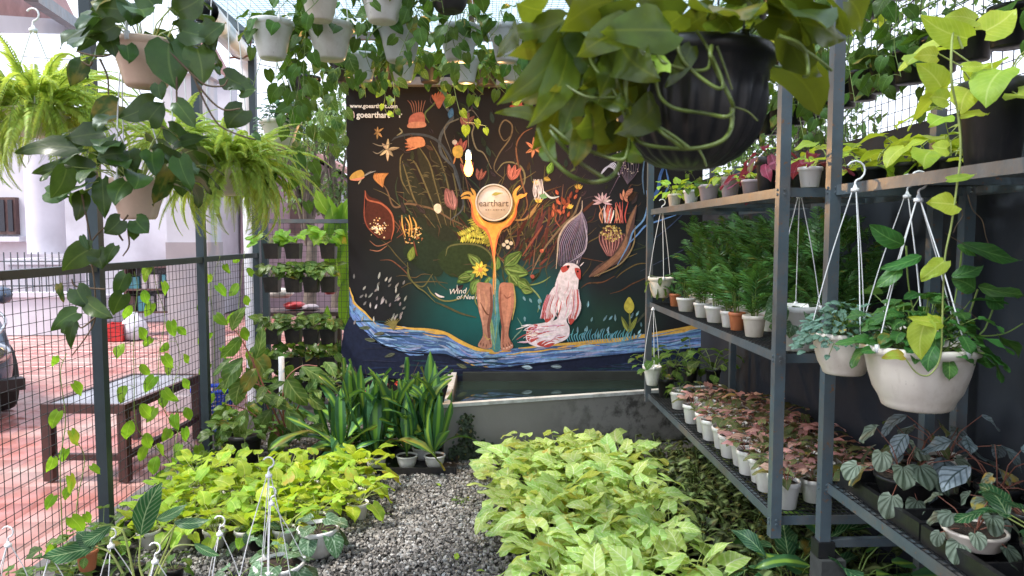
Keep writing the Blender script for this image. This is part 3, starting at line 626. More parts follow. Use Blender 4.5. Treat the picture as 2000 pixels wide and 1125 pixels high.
class Paint:
    def __init__(s): s.V = []; s.F = []; s.C = []
    def _y(s): _lay[0] += 1; return -.0012 - _lay[0] * .000004
    def w(s, px, py, y): v = P(px, py, YW); return (v.x - .35, y, v.z)
    def blob(s, pts, c, n=4, smooth=True):
        y = s._y(); q = [Vector((a, b, 0)) for a, b in pts]
        if smooth:
            m = len(q); out = []
            for i in range(m):
                a, b, c_, d = q[i-1], q[i], q[(i+1) % m], q[(i+2) % m]
                for k in range(n):
                    t = k / n; out.append(.5 * ((2*b) + (c_ - a)*t + (2*a - 5*b + 4*c_ - d)*t*t + (3*b - a - 3*c_ + d)*t**3))
            q = out
        # make the outline face the viewer
        ar = sum(q[i-1].x * q[i].y - q[i].x * q[i-1].y for i in range(len(q)))
        if ar > 0: q = q[::-1]
        i0 = len(s.V); s.V += [s.w(v.x, v.y, y) for v in q]; s.F.append(tuple(range(i0, i0 + len(q)))); s.C.append(c)
    def stroke(s, pts, w, c, w1=None, n=5, prof='taper'):
        y = s._y(); q = smooth_path([(a, b, 0) for a, b in pts], n) if len(pts) > 2 else [Vector((*p, 0)) for p in pts]; m = len(q)
        if m == 2: q = [q[0].lerp(q[1], k / 4) for k in range(5)]; m = 5
        i0 = len(s.V)
        for i, p in enumerate(q):
            t = i / (m - 1); d = (q[min(i+1, m-1)] - q[max(i-1, 0)]); d = d.normalized() if d.length > 1e-6 else Vector((1, 0, 0)); nn = Vector((-d.y, d.x, 0))
            ww = w / 2 * (max(.12, math.sin(math.pi * min(1, max(0, t)))) ** .5 if prof == 'taper' else 1) if w1 is None else (w + (w1 - w) * t) / 2
            s.V += [s.w(*(p + nn * ww).to_2d(), y), s.w(*(p - nn * ww).to_2d(), y)]
        for i in range(m - 1): s.F.append((i0+2*i, i0+2*i+1, i0+2*i+3, i0+2*i+2)); s.C.append(c)
    def dot(s, x, y, r, c, n=8, sy=1): s.blob([(x + r * math.cos(6.283 * k / n), y + r * sy * math.sin(6.283 * k / n)) for k in range(n)], c, 1, False)
    def petal(s, x, y, a, L, W, c):      # pointed petal from (x,y) in direction a (screen, y down)
        dx, dy = math.cos(a), math.sin(a); s.blob([(x, y), (x + dx*L*.4 - dy*W/2, y + dy*L*.4 + dx*W/2), (x + dx*L, y + dy*L), (x + dx*L*.4 + dy*W/2, y + dy*L*.4 - dx*W/2)], tuple(v * .62 for v in c), 4)
        if L > 10:
            for k in range(5):
                o = (k - 2) / 2.6 * W / 2; f = mr.choice([.45, 1.0, 1.25, 1.5]); s.stroke([(x + dx*L*.06, y + dy*L*.06), (x + dx*L*.42 - dy*o, y + dy*L*.42 + dx*o), (x + dx*L*mr.uniform(.75, .97) - dy*o*.2, y + dy*L*mr.uniform(.8, .97) + dx*o*.2)], max(.9, W * .13), tuple(min(.9, v * f) for v in c), n=3)
    def obj(s, name, label=None):
        me = bpy.data.meshes.new(name); me.from_pydata(s.V, [], s.F); at = me.color_attributes.new('paint', 'FLOAT_COLOR', 'CORNER')
        arr = []
        for f, c in zip(s.F, s.C): arr += [*c, 1] * len(f)
        at.data.foreach_set('color', arr); me.materials.append(PM); o = link(name, me, mur)
        if label: o['label'] = label
        return o
C_ = lambda r, g, b: srgb(r, g, b)
mr = random.Random(21); J = lambda a: mr.uniform(-a, a)
def jc(c, k=.25): f = 1 + J(k); return tuple(max(0, x * f * (1 + J(.08))) for x in c)
# --- stems, tangled background lines
p = Paint()
for i in range(150):      # loose olive / umber tendrils around the vase
    x = mr.gauss(975, 85); y = mr.uniform(400, 575); a = -1.57 + (x - 965) / 170 + J(.35); pts = [(x, y)]
    for k in range(4): a += J(.55); x += math.cos(a) * mr.uniform(14, 30); y += math.sin(a) * mr.uniform(14, 30); pts.append((x, y))
    p.stroke(pts, mr.uniform(1.2, 3), jc(mr.choice([C_(96, 84, 50), C_(74, 76, 48), C_(110, 70, 48), C_(84, 52, 44), C_(58, 72, 52), C_(120, 104, 66)])))
for i in range(60):      # reddish-brown leaves mass right of the vase
    x = mr.uniform(1000, 1130); y = mr.uniform(420, 520); a = -1.1 + J(.4); L = mr.uniform(22, 60)
    p.stroke([(x, y), (x + math.cos(a) * L * .5 + J(5), y + math.sin(a) * L * .5), (x + math.cos(a) * L, y + math.sin(a) * L)], mr.uniform(2, 7), jc(mr.choice([C_(86, 40, 34), C_(70, 52, 40), C_(104, 52, 38), C_(58, 60, 44), C_(92, 44, 50)])))
for i in range(26):
    x = mr.uniform(820, 930); y = mr.uniform(440, 500); a = -2.5 + J(.4); L = mr.uniform(25, 70)
    p.stroke([(x, y), (x + math.cos(a) * L * .5 + J(5), y + math.sin(a) * L * .5), (x + math.cos(a) * L, y + math.sin(a) * L)], mr.uniform(2, 9), jc(mr.choice([C_(64, 34, 26), C_(58, 60, 40), C_(88, 50, 30), C_(40, 56, 34)])))
# big snake leaves left
for pts, c in (([(850, 440), (800, 400), (782, 345), (788, 312), (810, 340), (835, 390), (862, 445)], C_(44, 46, 34)), ([(865, 445), (835, 380), (815, 300), (822, 290), (850, 340), (872, 400), (878, 440)], C_(50, 48, 34)),
               ([(880, 440), (868, 370), (840, 300), (838, 285), (868, 330), (885, 390)], C_(48, 44, 32)), ([(845, 440), (800, 470), (790, 500), (850, 540), (870, 520), (880, 470)], C_(34, 50, 34)),
               ([(862, 470), (830, 450), (800, 420), (820, 425), (870, 440), (895, 465)], C_(38, 46, 34)), ([(855, 500), (905, 465), (935, 475), (960, 500), (930, 530), (880, 540)], C_(40, 58, 30))):
    p.blob(pts, c)
for pts in ([(850, 445), (812, 395), (795, 345), (786, 315)], [(862, 445), (840, 385), (812, 320), (795, 312)], [(872, 440), (850, 360), (838, 318), (815, 282)], [(880, 440), (878, 380), (862, 318), (840, 275)], [(800, 380), (784, 350), (782, 312), (788, 300)], [(885, 440), (893, 390), (882, 330), (862, 285)]):
    p.stroke(pts, 3, C_(108, 98, 62))
for k in range(34): x = mr.choice([797, 822, 846, 862]) + J(6); y = mr.uniform(310, 400); p.stroke([(x, y), (x + 6, y - 2), (x + 13, y)], 2, C_(92, 84, 56))
# stems
for pts, w, c in (([(958, 470), (905, 440), (880, 428), (850, 410), (820, 402), (795, 398), (775, 405), (765, 398), (755, 370), (738, 350)], 4, C_(112, 86, 62)),
    ([(880, 430), (905, 400), (885, 330), (862, 300), (860, 268), (876, 240), (884, 228), (868, 205), (862, 185), (868, 160)], 6, C_(84, 88, 92)),
    ([(905, 400), (893, 340), (868, 290), (842, 268), (805, 262), (775, 268), (765, 275)], 5, C_(70, 74, 80)), ([(882, 300), (868, 250), (900, 230), (920, 215), (935, 230)], 3, C_(120, 110, 92)),
    ([(868, 165), (850, 200), (830, 222), (838, 240)], 3, C_(96, 112, 60)), ([(960, 330), (945, 300), (930, 290), (922, 262), (925, 245), (905, 235)], 3, C_(150, 130, 96)),
    ([(985, 350), (965, 330), (975, 300), (996, 270), (1000, 245), (985, 235), (975, 255), (985, 275), (1000, 262)], 3, C_(120, 100, 72)),
    ([(970, 335), (985, 318), (1010, 320), (1024, 338), (1022, 362), (1005, 380)], 3.5, C_(128, 118, 84)), ([(1015, 430), (1030, 400), (1018, 350), (1008, 290), (1020, 262), (1040, 250)], 3, C_(130, 84, 56)),
    ([(1000, 430), (1025, 428), (1040, 412), (1052, 395)], 4, C_(168, 128, 70)), ([(1030, 430), (1042, 415), (1055, 398)], 3, C_(158, 118, 60)), ([(1052, 395), (1055, 370), (1050, 350)], 3, C_(140, 120, 74)),
    ([(1035, 540), (1060, 490), (1095, 445), (1120, 420), (1130, 395), (1138, 375)], 4, C_(132, 110, 84)), ([(1020, 500), (1040, 470), (1060, 440)], 4, C_(140, 70, 52)), ([(1040, 530), (1043, 500), (1045, 485)], 2.5, C_(120, 84, 66)),
    ([(1095, 445), (1085, 430), (1088, 415)], 3, C_(150, 80, 50)), ([(1100, 360), (1096, 400), (1092, 430)], 2.5, C_(120, 84, 70)),
    ([(1260, 300), (1255, 345), (1258, 380)], 3, C_(80, 110, 140)), ([(870, 500), (880, 480), (930, 478), (960, 500), (962, 540)], 3.5, C_(96, 100, 60)), ([(905, 545), (930, 525), (955, 520), (975, 540)], 3, C_(88, 92, 58)),
    ([(845, 535), (825, 560), (800, 545), (795, 525)], 3, C_(100, 100, 60)), ([(920, 560), (905, 580), (870, 588), (845, 575), (835, 560)], 3, C_(128, 128, 70)), ([(930, 620), (900, 612), (870, 598), (850, 590)], 4, C_(84, 84, 56)),
    ([(1010, 550), (1025, 556), (1040, 565), (1055, 585), (1050, 610)], 3, C_(140, 160, 100)), ([(1075, 540), (1060, 550), (1040, 556), (1010, 557)], 2.5, C_(130, 150, 80)), ([(1010, 620), (1020, 640), (1008, 655), (1000, 665)], 2.5, C_(110, 150, 130))):
    p.stroke(pts, w, c)
for k in range(16): a = -2.3 + k * .1; p.stroke([(962, 440), (962 + 40 * math.cos(a), 440 + 40 * math.sin(a)), (962 + J(10) + 75 * math.cos(a), 440 + 78 * math.sin(a))], 2, jc(C_(120, 100, 64)))
for k in range(150):      # dim leaves and shoots filling the dark ground
    x = mr.uniform(780, 1250); y = mr.uniform(190, 560); u_ = abs(x - 965) / 180
    if y > 330 and mr.random() < .3: y -= 130
    a = math.atan2(y - 560, x - 965) + J(.8); L = mr.uniform(12, 34); c = jc(mr.choice([C_(70, 62, 44), C_(58, 66, 44), C_(84, 58, 46), C_(76, 58, 66), C_(60, 50, 54), C_(52, 70, 60)]))
    if k % 3: p.stroke([(x, y), (x + math.cos(a) * L * .5 + J(6), y + math.sin(a) * L * .5 + J(6)), (x + math.cos(a) * L, y + math.sin(a) * L)], mr.uniform(1.2, 2.4), c)
    else: p.petal(x, y, a, L * .8, L * .3, tuple(v * .7 for v in c))
p.obj('painted_foliage')
# --- flowers
p = Paint()
def tulip(x, y, c, a=-1.57, s=1.0):
    for k, da in enumerate((-.42, .42, 0)): p.petal(x, y, a + da, 34 * s, 13 * s, jc(c, .18))
tulip(905, 248, C_(170, 92, 72), -1.2, .9); tulip(915, 345, C_(186, 86, 60), -1.7, .9); tulip(898, 300, C_(190, 84, 60), -1.5, .9); tulip(998, 352, C_(196, 96, 84), -1.3, .95); tulip(935, 352, C_(168, 84, 60), -1.3, .7)
for k in range(5): p.petal(824, 282, math.pi + .5 - k * .22, 34 if k else 24, 7, C_(216, 124, 78))
p.blob([(797, 270), (824, 268), (830, 284), (812, 288), (797, 280)], C_(206, 128, 78))
for k in range(6): p.stroke([(808 + k * 3, 225), (803 + k * 5, 205), (796 + k * 7, 196)], 1.6, C_(150, 96, 74))
p.blob([(802, 226), (826, 220), (828, 246), (800, 248)], C_(176, 92, 72)); p.blob([(800, 240), (828, 238), (830, 248), (798, 250)], C_(196, 124, 92))
for k in range(7): p.stroke([(857, 208), (852 + k * 4 - 6, 190), (845 + k * 6, 176 + abs(k - 3) * 3)], 4.2, C_(178, 90, 54))
p.blob([(848, 192), (866, 192), (862, 206), (856, 212)], C_(178, 90, 54))
for x, y, sc_, c in ((757, 292, 1, C_(206, 176, 140)), (738, 258, .6, C_(190, 140, 80)), (1043, 290, 1, C_(220, 134, 84))):
    for k in range(6): p.petal(x, y, k * 1.047 + .6 + J(.3), 24 * sc_ * mr.uniform(.6, 1.05), 6.5 * sc_, jc(tuple(v * .8 for v in c), .3))
p.stroke([(766, 280), (745, 285), (728, 280)], 2, C_(140, 128, 110)); p.stroke([(750, 292), (738, 300), (728, 296)], 2, C_(140, 128, 110)); p.stroke([(775, 265), (785, 258), (780, 250)], 3, C_(150, 144, 110))
p.blob([(886, 288), (898, 284), (904, 292), (902, 306), (890, 308), (884, 298)], C_(232, 176, 30)); p.dot(888, 278, 5, C_(220, 200, 180)); p.stroke([(890, 305), (886, 320)], 3, C_(220, 130, 40)); p.stroke([(898, 305), (904, 320)], 3, C_(220, 130, 40))
# yellow bird-like blossom left
p.blob([(683, 350), (690, 338), (706, 332), (712, 345), (700, 352)], C_(196, 148, 42)); p.blob([(684, 351), (712, 346), (700, 353)], C_(220, 128, 90)); p.stroke([(710, 345), (722, 338), (734, 334)], 2, C_(150, 150, 150)); p.stroke([(706, 350), (700, 360)], 3, C_(170, 160, 130)); p.stroke([(712, 342), (726, 334)], 2, C_(130, 120, 110))
for k in range(16): p.stroke([(748, 366), (740 + k * 1.3 - 9, 346 + abs(k - 8) * .4), (732 + k * 1.8, 338)], 2, jc(C_(196, 122, 44)))
# big seed pod left
p.blob([(713, 372), (716, 395), (712, 425), (722, 448), (748, 468), (766, 462), (770, 440), (764, 412), (742, 392), (722, 384)], C_(82, 34, 20))
for pts, w, c in (([(713, 372), (718, 390), (745, 398), (765, 418), (769, 445), (764, 468)], 3.5, C_(176, 84, 44)), ([(713, 375), (712, 400), (712, 425), (720, 446), (740, 465)], 2.5, C_(140, 60, 34)), ([(722, 470), (735, 480), (750, 478), (765, 470)], 2, C_(150, 96, 70)), ([(722, 488), (740, 490), (756, 480)], 2, C_(170, 110, 80)),
    ([(775, 465), (790, 452), (792, 435)], 2, C_(130, 66, 44)), ([(775, 455), (782, 440), (780, 430)], 2, C_(130, 66, 44))): p.stroke(pts, w, c)
for k in range(70): a = J(3.14); r_ = mr.uniform(0, 22) * mr.random() ** .3; p.dot(742 + r_ * math.cos(a) * 1.1, 444 + r_ * math.sin(a), mr.uniform(.8, 2.1), jc(mr.choice([C_(240, 210, 150), C_(220, 160, 80), C_(250, 240, 220)])), 5)
for k in range(4): p.stroke([(792 + k * 6, 462), (789 + k * 7 + J(4), 440), (785 + k * 7, 420 + 4 * (k % 2))], 3, C_(214, 160, 60))
for k in range(60): p.dot(808 + J(17), 462 + mr.uniform(-18, 14), mr.uniform(.8, 2.2), jc(mr.choice([C_(206, 160, 60), C_(230, 210, 150), C_(160, 100, 50)])), 5)
p.stroke([(808, 470), (812, 490), (815, 500)], 3, C_(120, 60, 44))
# pink petal, white bud, fern
p.petal(888, 410, -1.95, 46, 26, C_(160, 96, 92)); p.petal(888, 410, -1.7, 40, 12, C_(182, 118, 112)); p.blob([(848, 402), (853, 398), (860, 400), (862, 412), (855, 417), (848, 410)], C_(228, 214, 190))
for x0, y0, x1, y1 in ((905, 462, 960, 470), (925, 428, 958, 478), (902, 462, 945, 440)):
    for k in range(13):
        t = k / 12; x = x0 + (x1 - x0) * t; y = y0 + (y1 - y0) * t
        for s_ in (-1, 1): p.petal(x, y, math.atan2(y1 - y0, x1 - x0) + s_ * 1.9, 13 * (1 - .3 * t), 4.5, jc(C_(176, 172, 46)))
# yellow star flower and leaves at the waist
for x, y, a, L, W in ((930, 530, 2.6, 44, 22), (935, 545, 2.0, 34, 24), (955, 540, 1.4, 34, 26), (985, 525, .2, 48, 30), (985, 520, -.7, 44, 26), (995, 535, .9, 30, 24), (940, 520, -2.4, 36, 20), (920, 540, 3.0, 26, 20), (1010, 548, .5, 30, 22), (965, 530, -1.3, 30, 20), (1018, 565, .2, 24, 16)):
    p.petal(x, y, a, L, W, jc(C_(92, 122, 52))); p.stroke([(x, y), (x + math.cos(a) * L * .9, y + math.sin(a) * L * .9)], 1.5, C_(140, 156, 84))
for k in range(9): p.petal(938, 527, k * .698, 17, 8, jc(C_(226, 196, 40)))
p.dot(938, 527, 5, C_(214, 138, 30))
for x, y in ((984, 478), (992, 483), (998, 475), (990, 472)): p.dot(x, y, 4, C_(216, 206, 188)); 
# right-side red / orange blossoms
for x, y in ((1052, 396), (1048, 362), (1112, 408), (1130, 370)):
    for k in range(5): p.petal(x, y, -1.57 + (k - 2) * .4, 11, 5, jc(C_(216, 168, 44)))
for k in range(22): p.petal(mr.uniform(1078, 1128), mr.uniform(375, 425), -1.57 + J(.9), mr.uniform(8, 16), 6, jc(C_(176, 76, 36)))
for k in range(14): x = mr.uniform(1042, 1062); p.stroke([(x, 390), (x + J(4), 372), (x + J(5), 350)], 1.6, C_(220, 210, 220))
p.petal(1070, 340, -1.2, 26, 15, C_(104, 150, 40)); p.petal(1062, 348, .3, 14, 9, C_(214, 176, 50)); p.petal(1054, 382, .2, 16, 10, C_(110, 160, 110)); p.stroke([(1060, 372), (1075, 386), (1092, 384)], 4, C_(206, 214, 224))
for k in range(8): p.petal(1010, 208, k * .785, 15, 8, jc(C_(190, 60, 40))); 
p.petal(1000, 205, -.5, 24, 14, C_(140, 170, 50)); p.dot(1058, 490, 4, C_(190, 80, 50)); p.dot(1060, 488, 2, C_(220, 120, 60)); p.dot(1040, 540, 4, C_(180, 70, 50)); p.petal(878, 232, -1.3, 22, 12, C_(60, 104, 140))
# butterfly-like white strokes
for k in range(7): p.stroke([(1170, 345), (1180 + k * 3, 330 - k * 2), (1192 + k * 3, 322 + k * 4)], 2.2, C_(190, 190, 214))
# bulb veil flower
for k in range(15):
    t = k / 14; p.stroke([(1136, 412), (1108 + 38 * t, 440 + 6 * math.sin(3 * t)), (1090 + 52 * t, 478), (1092 + 36 * t, 520)], 1.6, jc(C_(142, 128, 160)))
p.stroke([(1137, 392), (1134, 414), (1108, 436), (1092, 462), (1089, 490), (1086, 525)], 3.5, C_(196, 176, 160)); p.stroke([(1134, 414), (1142, 440), (1146, 470), (1138, 495), (1112, 512)], 2.6, C_(170, 160, 190)); p.stroke([(1146, 450), (1145, 475), (1142, 488), (1125, 502)], 2, C_(190, 180, 200))
# thistle/pod on the right
p.blob([(1176, 450), (1174, 478), (1184, 498), (1200, 500), (1214, 480), (1216, 456), (1196, 445)], C_(92, 48, 56))
for k in range(9): p.stroke([(1186 + k * 2, 500), (1172 + k * 6, 474), (1170 + k * 6, 452 + abs(k - 4))], 2.2, jc(C_(190, 128, 120)))
for k in range(90): a = J(3.14); r_ = 21 * mr.random() ** .5; p.dot(1194 + r_ * math.cos(a), 456 + r_ * .75 * math.sin(a), mr.uniform(1, 2.4), jc(mr.choice([C_(190, 158, 70), C_(150, 120, 50), C_(220, 196, 120)])), 5)
p.blob([(1243, 400), (1228, 425), (1222, 455), (1205, 485), (1190, 505), (1165, 520), (1150, 542), (1175, 528), (1210, 512), (1228, 490), (1236, 455), (1240, 425)], C_(96, 70, 66))
for k in range(7): p.stroke([(1243, 400), (1230 - k, 440), (1208 + k * 2, 490), (1150 + k * 3, 540)], 2.2, jc(C_(160, 112, 84)))
for k in range(26): x = mr.uniform(1174, 1224); p.stroke([(x, 436), (x + J(5), 420), (x + J(9), mr.uniform(392, 412))], 2.6, jc(mr.choice([C_(200, 66, 48), C_(230, 220, 226), C_(214, 90, 84), C_(206, 140, 100)])))
for k in range(9): p.petal(1176, 395, -1.57 + (k - 4) * .45, 20, 5, jc(C_(206, 170, 180)))
for k in range(7): p.petal(1222 + J(6), 395 - k * 3, -1.57 + J(1.2), 16, 6, jc(C_(190, 116, 84)))
for pts, w, c in (([(1262, 372), (1264, 400), (1256, 430), (1236, 452), (1226, 480), (1204, 520)], 3.5, C_(100, 150, 206)), ([(1320, 420), (1290, 430), (1262, 440), (1245, 458), (1226, 478)], 3.5, C_(86, 140, 210)), ([(1300, 395), (1278, 420), (1262, 440)], 2.5, C_(70, 110, 170)), ([(1310, 300), (1290, 340), (1284, 372), (1270, 390), (1262, 420)], 7, C_(44, 92, 158)), ([(1300, 330), (1305, 360), (1295, 385)], 4, C_(60, 110, 176)), ([(1240, 440), (1236, 480), (1210, 516), (1160, 540)], 3, C_(150, 130, 90)), ([(1190, 380), (1215, 330), (1224, 300), (1238, 290)], 2, C_(110, 90, 110)), ([(1350, 400), (1310, 440), (1260, 480)], 2, C_(50, 70, 104)), ([(1370, 470), (1310, 500), (1250, 530)], 2, C_(60, 70, 96)), ([(1300, 590), (1262, 610), (1242, 632)], 5, C_(70, 76, 66))): p.stroke(pts, w, c)
for k in range(60): p.dot(1222 + J(24), 318 + J(22), mr.uniform(.8, 1.7), C_(200, 186, 170), 5)
for k in range(9): p.stroke([(1225, 360), (1212 + k * 4, 335), (1200 + k * 6, 305)], 1.6, jc(C_(96, 84, 100)))
# lotus bud low right
p.blob([(1228, 580), (1219, 594), (1220, 605), (1230, 612), (1238, 602), (1236, 590)], C_(196, 186, 50)); p.petal(1228, 650, -2.0, 36, 9, C_(140, 150, 60)); p.petal(1228, 650, -1.1, 36, 9, C_(140, 150, 60)); p.stroke([(1228, 652), (1230, 630), (1229, 610)], 4, C_(120, 130, 60))
p.stroke([(1230, 652), (1226, 690), (1230, 745)], 3, C_(70, 90, 70)); p.petal(800, 510, -1.3, 30, 16, C_(110, 130, 40)); p.stroke([(796, 512), (800, 540), (815, 560), (830, 570), (850, 590)], 2.6, C_(110, 110, 60))
p.obj('painted_flowers')
# --- river
p = Paint()
def riv(t, v):      # t along 0..1, v across 0..1
    xs = [0, .06, .14, .24, .33, .42, .52, .64, .78, .9, 1.0]; X = [683, 692, 735, 800, 870, 925, 965, 1060, 1190, 1290, 1440]
    T = [560, 590, 632, 640, 650, 680, 684, 674, 664, 650, 615]; B = [612, 625, 668, 690, 690, 716, 720, 708, 694, 684, 672]
    return float(np.interp(t, xs, X)), float(np.interp(t, xs, T)) * (1 - v) + float(np.interp(t, xs, B)) * v
p.blob([(684, 616), (735, 670), (800, 692), (870, 695), (940, 722), (1060, 712), (1190, 696), (1440, 672), (1440, 740), (1200, 745), (900, 745), (684, 722)], C_(24, 34, 62), 3)
N = 24; p.blob([riv(i / N, 0) for i in range(N + 1)] + [riv(1 - i / N, 1) for i in range(N + 1)], C_(58, 96, 150), 2)
for k in range(330):
    t = mr.uniform(0, .97); v = mr.uniform(.02, 1); L = mr.uniform(.02, .09); c = mr.choice([C_(104, 156, 216), C_(84, 132, 200), C_(140, 184, 230), C_(58, 98, 162), C_(96, 134, 204), C_(150, 156, 200), C_(96, 150, 190), C_(120, 150, 190)] + ([C_(214, 166, 50)] * 3 if v < .25 else []))
    p.stroke([riv(min(1, t + L * q), v + .06 * math.sin(q * 3 + k)) for q in (0, .33, .66, 1)], mr.uniform(1.8, 5), jc(c, .1))
for a, b, w, v in ((.0, .14, 4, .02), (.2, .5, 6, .0), (.28, .46, 5, .06), (.58, .8, 5, .02), (.66, .98, 5, .0), (.55, .7, 3, .3), (.36, .52, 4, .98), (.7, .9, 3, .12)):
    p.stroke([riv(a + (b - a) * q / 7, v + .03 * math.sin(q * 2.2)) for q in range(8)], w, C_(218, 170, 44))
p.stroke([riv(.1 + .88 * q / 14, 1.02) for q in range(15)], 4, C_(20, 26, 52))
for k in range(120):
    x = mr.uniform(690, 1370); y0 = riv((x - 678) / 762, 1)[1]; y = mr.uniform(y0 + 4, 738); p.stroke([(x, y), (x + 20, y + J(3)), (x + mr.uniform(30, 90), y + J(5))], mr.uniform(1.2, 3), jc(mr.choice([C_(30, 48, 84), C_(44, 62, 100), C_(36, 40, 66), C_(26, 60, 70)])))
for x, y in ((1085, 716), (1028, 718), (900, 718), (740, 650), (722, 665), (760, 690), (712, 640), (790, 712), (845, 716)): p.petal(x + 12, y, math.pi + J(.4), 22, 8, jc(C_(96, 104, 84) if x < 1000 else C_(150, 180, 190))); 
for k in range(70):
    x = mr.uniform(1105, 1255); y = 668 - abs(mr.gauss(0, 38)); 
    if k > 30: x = mr.uniform(690, 790); y = mr.uniform(540, 640)
    a = -1.2 + J(.5); p.petal(x, y, a, mr.uniform(8, 15), 4, jc(C_(120, 170, 190) if k <= 30 else C_(150, 150, 150)))
for k in range(26): p.stroke([(1110 + k * 5, 668), (1106 + k * 5, 656), (1112 + k * 5 + J(3), 646 + J(5))], 2, jc(C_(80, 160, 180)))
for k in range(8): x = mr.uniform(1020, 1095); y = mr.uniform(570, 640); p.petal(x, y, 1.3 + J(.3), 10, 4.5, C_(140, 200, 220))
for k in range(10): a = 3.5 + k * .2; p.stroke([(770, 645), (770 + 10 * math.cos(a), 640 + 12 * math.sin(a)), (770 + 22 * math.cos(a), 640 + 20 * math.sin(a))], 2, C_(130, 120, 60))
p.obj('painted_river')
# --- legs
p = Paint()
sk = C_(176, 122, 100)
p.blob([(955, 550), (975, 548), (980, 600), (974, 640), (978, 680), (962, 684), (952, 650), (955, 600)], C_(58, 128, 130))
for k in range(16): x = 960 + J(10); p.stroke([(x, 555), (x + J(6), 600), (x + J(7), 640), (x + J(10), 682)], 2.4, jc(mr.choice([C_(96, 170, 190), C_(70, 140, 150), C_(130, 160, 100), C_(120, 180, 210)])))
p.blob([(931, 556), (946, 552), (961, 558), (962, 600), (957, 630), (959, 660), (961, 676), (950, 681), (937, 678), (934, 672), (943, 655), (941, 630), (934, 600)], sk, 5)
p.blob([(976, 556), (990, 552), (1004, 558), (1003, 600), (996, 630), (993, 655), (1002, 674), (998, 681), (986, 685), (978, 678), (979, 650), (980, 620), (974, 590)], C_(186, 120, 94), 5)
for pts, w, c in (([(958, 560), (960, 600), (954, 640), (958, 672)], 6, C_(120, 74, 62)), ([(936, 565), (938, 600), (944, 635)], 5, C_(204, 146, 120)), ([(978, 560), (977, 600), (983, 645), (982, 670)], 5, C_(146, 84, 66)), ([(996, 570), (994, 605), (988, 635)], 7, C_(206, 134, 104)), ([(984, 575), (990, 582), (998, 578)], 3, C_(150, 84, 66)), ([(945, 570), (950, 590), (946, 615)], 5, C_(196, 140, 110)), ([(938, 590), (950, 612), (960, 615)], 3, C_(110, 66, 48)), ([(945, 650), (952, 662), (958, 660)], 2.4, C_(190, 160, 80)), ([(1003, 555), (1006, 590), (1000, 625)], 3, C_(180, 160, 80)), ([(932, 558), (928, 585), (934, 600)], 2.6, C_(120, 130, 70))): p.stroke(pts, w, c)
for x, y in ((938, 670), (943, 673), (949, 675)): p.stroke([(x + 2, y - 4), (x, y + 4)], 1.8, C_(110, 62, 50))
for x, y in ((983, 676), (989, 675), (994, 673), (998, 670)): p.stroke([(x - 1, y - 5), (x + 2, y + 5)], 1.8, C_(110, 60, 48)); p.dot(x + 1, y + 4, 2, C_(220, 176, 156), 5)
p.obj('painted_legs')
# --- fish
p = Paint(); W1 = C_(232, 220, 232); RD = C_(184, 46, 36)
p.blob([(1066, 590), (1082, 560), (1095, 570), (1090, 600), (1078, 628), (1062, 622)], W1); p.blob([(1120, 560), (1134, 590), (1132, 610), (1122, 625), (1110, 630), (1108, 590)], W1)
p.blob([(1100, 518), (1118, 514), (1132, 524), (1130, 545), (1126, 575), (1114, 605), (1106, 625), (1112, 640), (1108, 660), (1082, 672), (1055, 678), (1030, 668), (1028, 648), (1036, 635), (1062, 630), (1090, 620), (1086, 585), (1084, 555)], W1, 4)
p.blob([(1096, 522), (1112, 518), (1108, 528), (1098, 532)], RD); p.blob([(1122, 524), (1133, 526), (1133, 545), (1126, 540)], RD); p.blob([(1028, 650), (1036, 636), (1050, 634), (1044, 650), (1052, 662), (1034, 668)], RD); p.blob([(1048, 672), (1064, 664), (1084, 668), (1070, 678)], RD)
p.blob([(1064, 612), (1072, 606), (1080, 618), (1066, 630)], RD); p.blob([(1110, 618), (1122, 608), (1124, 620), (1114, 634)], RD)
for k in range(60):
    x = mr.uniform(1035, 1105); y = mr.uniform(634, 668); p.stroke([(x, y), (x - 10, y + J(3)), (x - mr.uniform(14, 28), y + 5 + J(5))], mr.uniform(1.2, 2.6), jc(mr.choice([W1, C_(250, 244, 250), C_(208, 160, 190), C_(190, 60, 60)]), .08))
for k in range(34):
    x = mr.uniform(1088, 1124); y = mr.uniform(545, 600); p.stroke([(x, y), (x - 3 + J(3), y + 14), (x - 4 + J(6), y + 28)], mr.uniform(1.2, 2.4), jc(mr.choice([C_(252, 246, 252), C_(214, 170, 190), C_(200, 70, 60), W1]), .08))
for k in range(20): x = 1068 + J(9); p.stroke([(x + 8, 575), (x, 598), (x - 3 + J(4), 622)], 1.8, jc(mr.choice([W1, C_(206, 150, 180), C_(190, 60, 50)]), .08)); x = 1122 + J(8); p.stroke([(x, 565), (x + 2, 595), (x - 4, 622)], 1.8, jc(mr.choice([W1, C_(206, 150, 180), C_(190, 60, 50)]), .08))
p.dot(1109, 521, 2.4, C_(20, 16, 18)); p.dot(1128, 530, 2, C_(20, 16, 18)); p.stroke([(1126, 516), (1128, 508)], 2, W1); p.stroke([(1132, 520), (1140, 512)], 2, W1)
p.obj('painted_fish')
